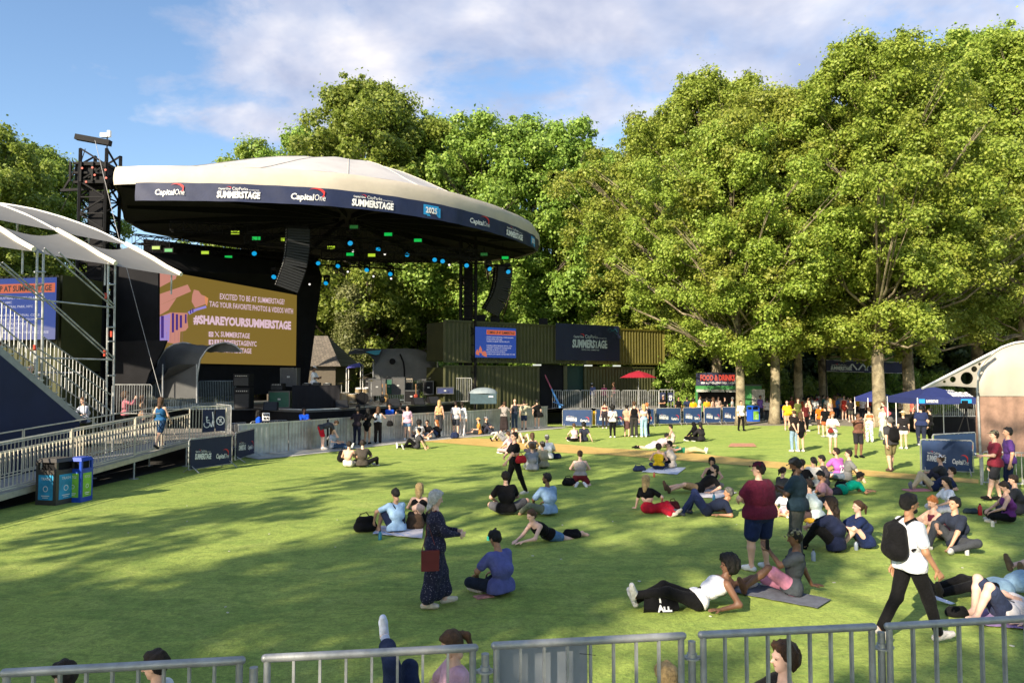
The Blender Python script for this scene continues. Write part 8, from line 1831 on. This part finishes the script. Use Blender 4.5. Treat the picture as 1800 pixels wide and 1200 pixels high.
MORE = [(1349, 52, 'a pale shirt by the plane tree trunk left of the second bin', (.6, .55, .5)), (1392, 55, 'a faded red top far behind the olive tee', (.4, .08, .06)), (1428, 56, 'a white top far back in the crowd', (.7, .68, .64)), (1448, 57, 'teal far back beside the orange tee', (.05, .25, .28)),
 (1467, 55, 'an orange top far back left of the red dress', (.6, .2, .03)), (1478, 58, 'a grey top far back behind the red dress', (.3, .3, .32)), (1521, 56, 'a salmon top left of the small blue tent', (.6, .28, .2)), (1537, 54, 'dark blue inside the small blue tent', (.04, .06, .2)),
 (1583, 53, 'a cream top right of the small blue tent', (.6, .52, .4)), (1598, 56, 'a dark green top behind the sun hat', (.04, .10, .05)), (1609, 50, 'a bright pink top left of the wide navy tent', (.6, .16, .25)),
 (1337, 54, 'a violet top between the first bin and the trunk', (.22, .12, .4)), (1372, 57, 'a lemon top far back beside the second bin', (.65, .6, .2)), (1410, 58, 'a sky blue top far back behind the raised arm', (.2, .4, .6)), (1421, 54, 'a brown top behind the dark red shirt', (.2, .1, .05)), (1436, 60, 'a crimson top at the very back of the crowd', (.45, .02, .05)),
 (1455, 53, 'an ivory top between the orange tee and the peach top', (.7, .66, .52)), (1474, 61, 'a mustard top at the very back', (.5, .32, .03)), (1490, 55, 'a lavender top beside the red dress', (.45, .4, .6)), (1503, 58, 'a black top behind the yellow top', (.01, .01, .01)), (1527, 59, 'a scarlet top far back by the small tent', (.6, .04, .03)), (1592, 58, 'an aqua top in front of the heavy dark tree', (.1, .42, .42)), (1246, 55, 'a green top at the truck counter', (.05, .25, .08)), (1230, 54, 'a white top at the truck counter', (.7, .7, .7))]
for i, (px, Y, lb, c_) in enumerate(MORE): P(px, 740, [20, 170, -60, 100, -20][i % 5], 'stand', 'person in '+lb, Y=Y, hair=[('short', 'dbrown'), ('long', 'brown'), ('bun', 'black')][i % 3], top=('tee', c_), bot=('long', DG), H=1.62+.03*(i % 6), group=GF, skin='lmt'[i % 3])
bag(Vector(gp(1385, 757))+Vector((0, -.25, .95)), .3, .2, .4, (.75, .45, .02), 'yellow backpack on the woman in golden orange', name='backpack')
FQ = [(1193, 53, 170, ('bun', 'black'), ('tee', BK), 'person in black at the left of the food queue'), (1208, 52, 30, ('short', 'black'), ('tee', (.02, .03, .07)), 'person in dark blue in the food queue'),
      (1219, 50.5, 10, ('curly', 'dbrown'), ('tee', (.68, .34, .01)), 'person in an amber tee left in the food queue'), (1243, 50.5, -5, ('short', 'dbrown'), ('tee', (.66, .32, .02)), 'person in an amber tee right in the food queue'),
      (1254, 52.5, -40, ('long', 'brown'), ('tank', (.30, .20, .16)), 'long haired person near the serving window'), (1263, 54, 170, ('bun', 'brown'), ('tee', (.45, .34, .28)), 'pale person close to the green truck'),
      (1275, 54, -120, ('short', 'black'), ('tee', BK), 'person in black before the serving window'), (1288, 54, -60, ('short', 'grey'), ('tee', (.4, .4, .4)), 'grey person at the right of the serving window')]
for px, Y, fc, ha, tp__, lb in FQ: P(px, 740, fc, 'stand', lb, Y=Y, hair=ha, top=tp__, bot=('long', DG), H=1.64+.02*(px % 7), group=GF, skin='lmt'[px % 3])
TG_ = [(889, 51.8, 170, ('short', 'dbrown'), ('tee', (.35, .33, .3)), ('cap', (.5, .5, .48)), 'person in a pale cap on the terrace left of the tall dark haired guest'), (899, 51.8, 200, ('short', 'black'), ('tee', (.42, .40, .34)), None, 'dark haired person in a pale vest at the left of the terrace'),
       (941, 52.3, 170, ('long', 'brown'), ('tank', BK), None, 'brown haired woman by the dark doorway'), (954, 51.6, -60, ('short', 'black'), ('shirt', (.30, .38, .60)), None, 'man in a light blue shirt beside the striped pole'),
       (962, 52.8, 100, ('short', 'brown'), ('tee', (.20, .02, .04)), None, 'person in dark red behind the striped pole'), (978, 52.4, 180, ('short', 'grey'), ('tee', (.06, .07, .16)), None, 'grey haired person in the dark doorway'), (996, 52.2, -90, ('short', 'dbrown'), ('tee', (.02, .05, .28)), None, 'person in royal blue at the teal panel'),
       (1022, 52.4, 170, ('bun', 'dbrown'), ('tank', BK), None, 'woman in black on the terrace left of the white cap'), (1041, 51.8, 10, ('short', 'black'), ('tee', (.12, .14, .30)), ('backcap', (.62, .64, .66)), 'person in a white cap and blue tee at the terrace rail'),
       (1062, 52.3, 180, ('bun', 'black'), ('tee', (.42, .08, .16)), None, 'woman in a pink top under the parasol'), (1067, 53.4, 160, ('short', 'brown'), ('tee', DG), None, 'person in grey behind the pink top'), (1079, 51.9, -60, ('bun', 'brown'), ('tank', (.3, .1, .12)), None, 'bare shouldered woman at the right of the terrace'),
       (1166, 48.9, -150, ('short', 'dbrown'), ('tee', BK), ('cap', (.5, .45, .42)), 'staff member in black and a pale cap leaning on the barrier under the round sign')]
for px, Y, fc, ha, tp__, ht, lb in TG_: P(px, 700, fc, 'stand' if px != 1166 else 'cross', lb, Y=Y, z=TZ if px != 1166 else .25, hair=ha, top=tp__, hat=ht, bot=('long', DG), H=1.66+.02*(px % 6), group=GT, skin='lmt'[px % 3])
P(567, 794, 62, 'bend', 'person in red shorts and a grey tee bending down at the wall', group=GW, hair=('short', 'brown'), skin='p', top=('tee', (.05, .055, .065)), bot=('shorts', (.48, .01, .025)), shoes=(.55, .53, .5), H=1.76)
P(586, 790, 105, 'sitl', 'person in a pale blue tee and jeans sitting against the wall with legs out', group=GW, hair=('long', 'brown'), skin='l', top=('tee', (.40, .44, .50)), bot=('long', (.03, .06, .12)), H=1.68, spine=V3(0, -.15, 1), hl=V3(-.2, .3, .3), hr=V3(.2, .3, .3))
P(627, 783, 5, 'lean', 'person in black leaning on the wall, left of a pair', group=GW, hair=('short', 'black'), skin='t', top=('tee', (.02, .015, .02)), bot=('long', (.012, .014, .03)), shoes=BK, H=1.74)
P(645, 781, 15, 'lean', 'person in a black dress leaning on the wall, right of a pair', group=GW, hair=('long', 'black'), skin='m', top=('longsl', BK), bot=('mini', BK), shoes=BK, H=1.68)
P(664, 777, 0, 'lean', 'long haired woman in a white tank top and black wide trousers at the wall', group=GW, hair=('long', 'brown'), skin='l', top=('tank', WH), bot=('wide', (.02, .015, .015)), shoes=BK, H=1.72)
bag(Vector(wl(676, .35))+up*.85, .25, .12, .3, BK, 'black handbag at the hip of the woman in the white tank top', name='handbag')
P(716, 776, 178, 'stand', 'woman in a lilac tee and denim shorts facing the camera at the wall', group=GW, hair=('wavy', 'dbrown'), skin='l', top=('tee', (.58, .38, .50)), bot=('brief', (.10, .18, .30), 'denim'), shoes=WH, H=1.70, extra=(('shades',),))
P(737, 777, -20, 'sitx', 'person in a white tee sitting at the wall with black hair', group=GW, hair=('afro', 'black'), skin='m', top=('tee', (.62, .62, .62)), H=1.74)
P(751, 773, 185, 'sitx', 'man in black with sunglasses sitting against the wall', group=GW, hair=('short', 'black'), skin='m', top=('tee', BK), bot=('shorts', (.2, .22, .26)), H=1.74, extra=(('shades',),))
P(770, 770, -100, 'sitk', 'woman in black with auburn hair sitting at the wall in jeans shorts', group=GW, hair=('long', 'ginger'), skin='l', top=('tee', BK), bot=('shorts', (.03, .05, .12)), H=1.68)
P(772, 768, 10, 'stand', 'person with long pale copper hair standing on the ledge of the wall', group=GW, z=.25, Y=wl(772, 0).y+.9, hair=('long', 'blond'), skin='l', top=('tank', (.55, .32, .15)), bot=('long', DG), H=1.68)
P(801, 765, 8, 'stand', 'man in a pale grey shirt and dark shorts at the wall', group=GW, hair=('short', 'dbrown'), skin='l', top=('shirt', (.50, .50, .52)), bot=('shorts', (.04, .045, .06)), shoes=BK, H=1.80)
P(812, 764, 20, 'stand', 'person in a long white shirt beside the pale grey shirt', group=GW, hair=('short', 'dbrown'), skin='l', top=('longsl', (.68, .68, .72)), bot=('long', (.55, .52, .52)), shoes=WH, H=1.76)
bag(wl(790, .4), .4, .25, .38, NV, 'dark backpack on the ground at the wall left of the pale grey shirt')
P(843, 766, -100, 'sitl', 'person in an orange top and straw hat sitting with legs out at the wall', group=GW, hair=('short', 'brown'), skin='l', hat=('straw', (.55, .35, .16)), top=('tee', (.55, .24, .05)), bot=('shorts', DG), H=1.66, spine=V3(0, .1, 1), hl=V3(-.1, .35, .3), hr=V3(.1, .35, .3))
P(852, 764, 120, 'sitk', 'bearded man in grey cap sitting behind the straw hat', group=GW, hair=('short', 'brown'), skin='l', hat=('cap', (.3, .32, .36)), top=('tee', DG), H=1.76, extra=(('beard',),))
P(886, 762, 10, 'lean', 'person in a pale top and long black skirt holding up a white phone', group=GW, hair=('bun', 'brown'), skin='m', top=('tee', (.30, .27, .25)), bot=('dress', (.03, .022, .022)), shoes=BK, H=1.70, hl=V3(-.15, .3, 1.50))
P(905, 758, -20, 'stand', 'bald man in a dark vest stretching one arm out sideways', group=GW, hair=('none', None), skin='l', top=('vest', (.03, .035, .05)), bot=('long', (.03, .05, .09)), shoes=BK, H=1.82, hr=V3(.70, .10, 1.42), er=V3(0, 0, -1))
P(921, 757, 10, 'stand', 'person in a pale tee and navy shorts right of the outstretched arm', group=GW, hair=('short', 'dbrown'), skin='l', top=('tee', (.45, .42, .30)), bot=('shorts', (.02, .03, .07)), shoes=BK, H=1.72, hr=V3(.62, .2, 1.42), er=V3(0, 0, -1))
P(944, 756, 0, 'stand', 'person in black with a hanging handbag at the wall end', group=GW, hair=('short', 'black'), skin='l', top=('tee', BK), bot=('brief', BK), shoes=WH, H=1.74)
bag(Vector(gp(948, 757))+Vector((.05, -.2, .80)), .34, .2, .32, BK, 'big black handbag hanging on the person at the wall end', name='handbag')
P(886, 776, -70, 'recl', 'person in grey lying beyond the path whose bare knees point up', hair=('short', 'brown'), skin='p', top=('tee', (.2, .2, .2)), bot=('shorts', (.22, .22, .22)), shoes=BK, H=1.76, fl=V3(-.14, .55, .08), fr=V3(.12, .40, .08))
P(916, 778, 150, 'recl', 'person in sand colours lying beyond the path with one knee up', hair=('short', 'blond'), skin='p', top=('tee', (.40, .34, .24)), bot=('shorts', (.3, .26, .18)), H=1.70, fl=V3(-.14, .55, .08), fr=V3(.12, .40, .08))
m = MB(); a = gp(1044, 750.5)+up*1.0; rows = [[a+Vector((-.05+.12*i+(.12*i-.2)*j*.25, -.12-.03*math.sin(i*2+j), -.28*j)) for i in range(5)] for j in range(4)]; m.grid(rows, thick=(0, .01, 0)); tag(m.build('yellow_cloth', cloth((.72, .42, .03)), smooth=True), 'yellow and black cloth hanging between two navy barriers', 'cloth')
for px, py, h_, c_, lb in [(1430, 985, .20, (.30, .35, .42), 'clear bottle standing behind the man in dark teal'), (1150, 838, .16, (.5, .1, .05), 'orange cup beside the yellow top'), (1255, 880, .2, (.05, .25, .40), 'blue bottle beside the crumpled white blanket'), (1700, 975, .2, (.5, .5, .52), 'white bottle by the man in the navy tee'), (668, 948, .18, (.02, .2, .3), 'blue flask on the striped blanket corner'), (1745, 925, .14, (.6, .58, .5), 'pale cup in front of the purple tank top')]:
 bottle(gp(px, py), .036, h_, c_, lb)
P(281, 780, 8, 'walk', 'woman in a blue tank top walking up the ramp', group='people on the ramp and stair', Y=24.6, z=.78, hair=('long', 'brown'), skin='l', top=('tank', (.02, .10, .24)), bot=('shorts', (.02, .05, .11)), shoes=DG, H=1.70)
P(249, 740, 60, 'stand', 'person in a white cap and tan top on the landing', group='people on the ramp and stair', Y=28.6, z=.86, hair=('long', 'brown'), skin='l', hat=('cap', (.72, .72, .76)), top=('tee', (.30, .20, .13)), H=1.58)
P(219, 740, 70, 'stand', 'woman with big curly brown hair in a pink jacket filming the stage', group='people on the ramp and stair', Y=28.2, z=.86, hair=('afro', 'brown'), skin='l', top=('longsl', (.50, .16, .20)), bot=('long', BK), H=1.72, hr=V3(.1, .36, 1.50), hl=V3(-.05, .36, 1.50), er=V3(.6, 0, -1), el=V3(-.6, 0, -1), extra=(('backpack', BK),))
P(149, 730, -150, 'sitx', 'person in a pale patterned shirt on the lower stair', group='people on the ramp and stair', Y=25.3, z=1.55, hair=('short', 'brown'), skin='l', top=('shirt', (.42, .45, .55), 'print'), bot=('shorts', (.05, .06, .10)), H=1.7)
P(53, 690, 150, 'sitx', 'bald man sitting on the stand beside the stair', group='people on the ramp and stair', Y=23.4, z=2.6, hair=('none', None), skin='p', top=('tee', (.35, .33, .28)), H=1.72)
P(-4, 668, 150, 'sitx', 'person in a pale top sitting higher on the stand at the left edge', group='people on the ramp and stair', Y=22.6, z=3.3, hair=('short', 'brown'), skin='p', top=('tee', (.5, .48, .42)), H=1.72)
P(454, 742, 60, 'stand', 'person in royal blue with long black hair beside the white notice', group=GP, Y=32.6, z=.0, hair=('wavy', 'black'), skin='d', top=('tee', (.01, .08, .55)), bot=('long', BK), H=1.70)
P(534, 742, 150, 'cross', 'staff member in a royal blue tee behind the wall below the DJ table', group=GP, Y=wl(534, 0).y+3.1, z=.0, hair=('short', 'black'), skin='d', top=('tee', (.01, .08, .58)), bot=('long', BK), H=1.76)
P(685, 730, 170, 'cross', 'staff member in royal blue and a dark cap right of the white tank top', group=GP, Y=wl(685, 0).y+3, z=.0, hair=('short', 'black'), skin='m', hat=('cap', BK), top=('tee', (.01, .08, .50)), bot=('long', BK), H=1.78)
P(703, 730, 190, 'stand', 'person with a red brown cap in the pit behind the lilac tee', group=GP, Y=wl(703, 0).y+3.2, z=.0, hair=('short', 'dbrown'), skin='l', hat=('cap', (.12, .03, .02)), top=('tank', (.05, .05, .05)), bot=('long', BK), H=1.78)
P(629, 745, 185, 'stand', 'dark haired person standing in the pit behind the pair in black', group=GP, Y=wl(629, 0).y+3, z=.0, hair=('curly', 'black'), skin='d', top=('tee', BK), bot=('long', BK), H=1.72)
P(551, 700, 95, 'phone', 'DJ in a white tee and cap standing behind the black draped table', group=GP, Y=37.0, z=SZ+.25, hair=('short', 'black'), skin='b', hat=('cap', (.25, .27, .30)), top=('tee', WH), bot=('long', BK), H=1.84)
rs = random.Random(5)
for i in range(26):
 px, py = rs.uniform(40, 1780), rs.choice([rs.uniform(850, 1080), rs.uniform(900, 1140)]); c = gp(px, py, .012); m = MB(); s_ = rs.uniform(.02, .05)
 m.box(c, (s_, s_*.6, .008), rz=rs.uniform(0, 3)); tag(m.build('paper_scrap', cloth((.60, .58, .50))), 'tiny pale paper scrap lying loose on the grass', 'paper scrap', 'paper scraps on the lawn')
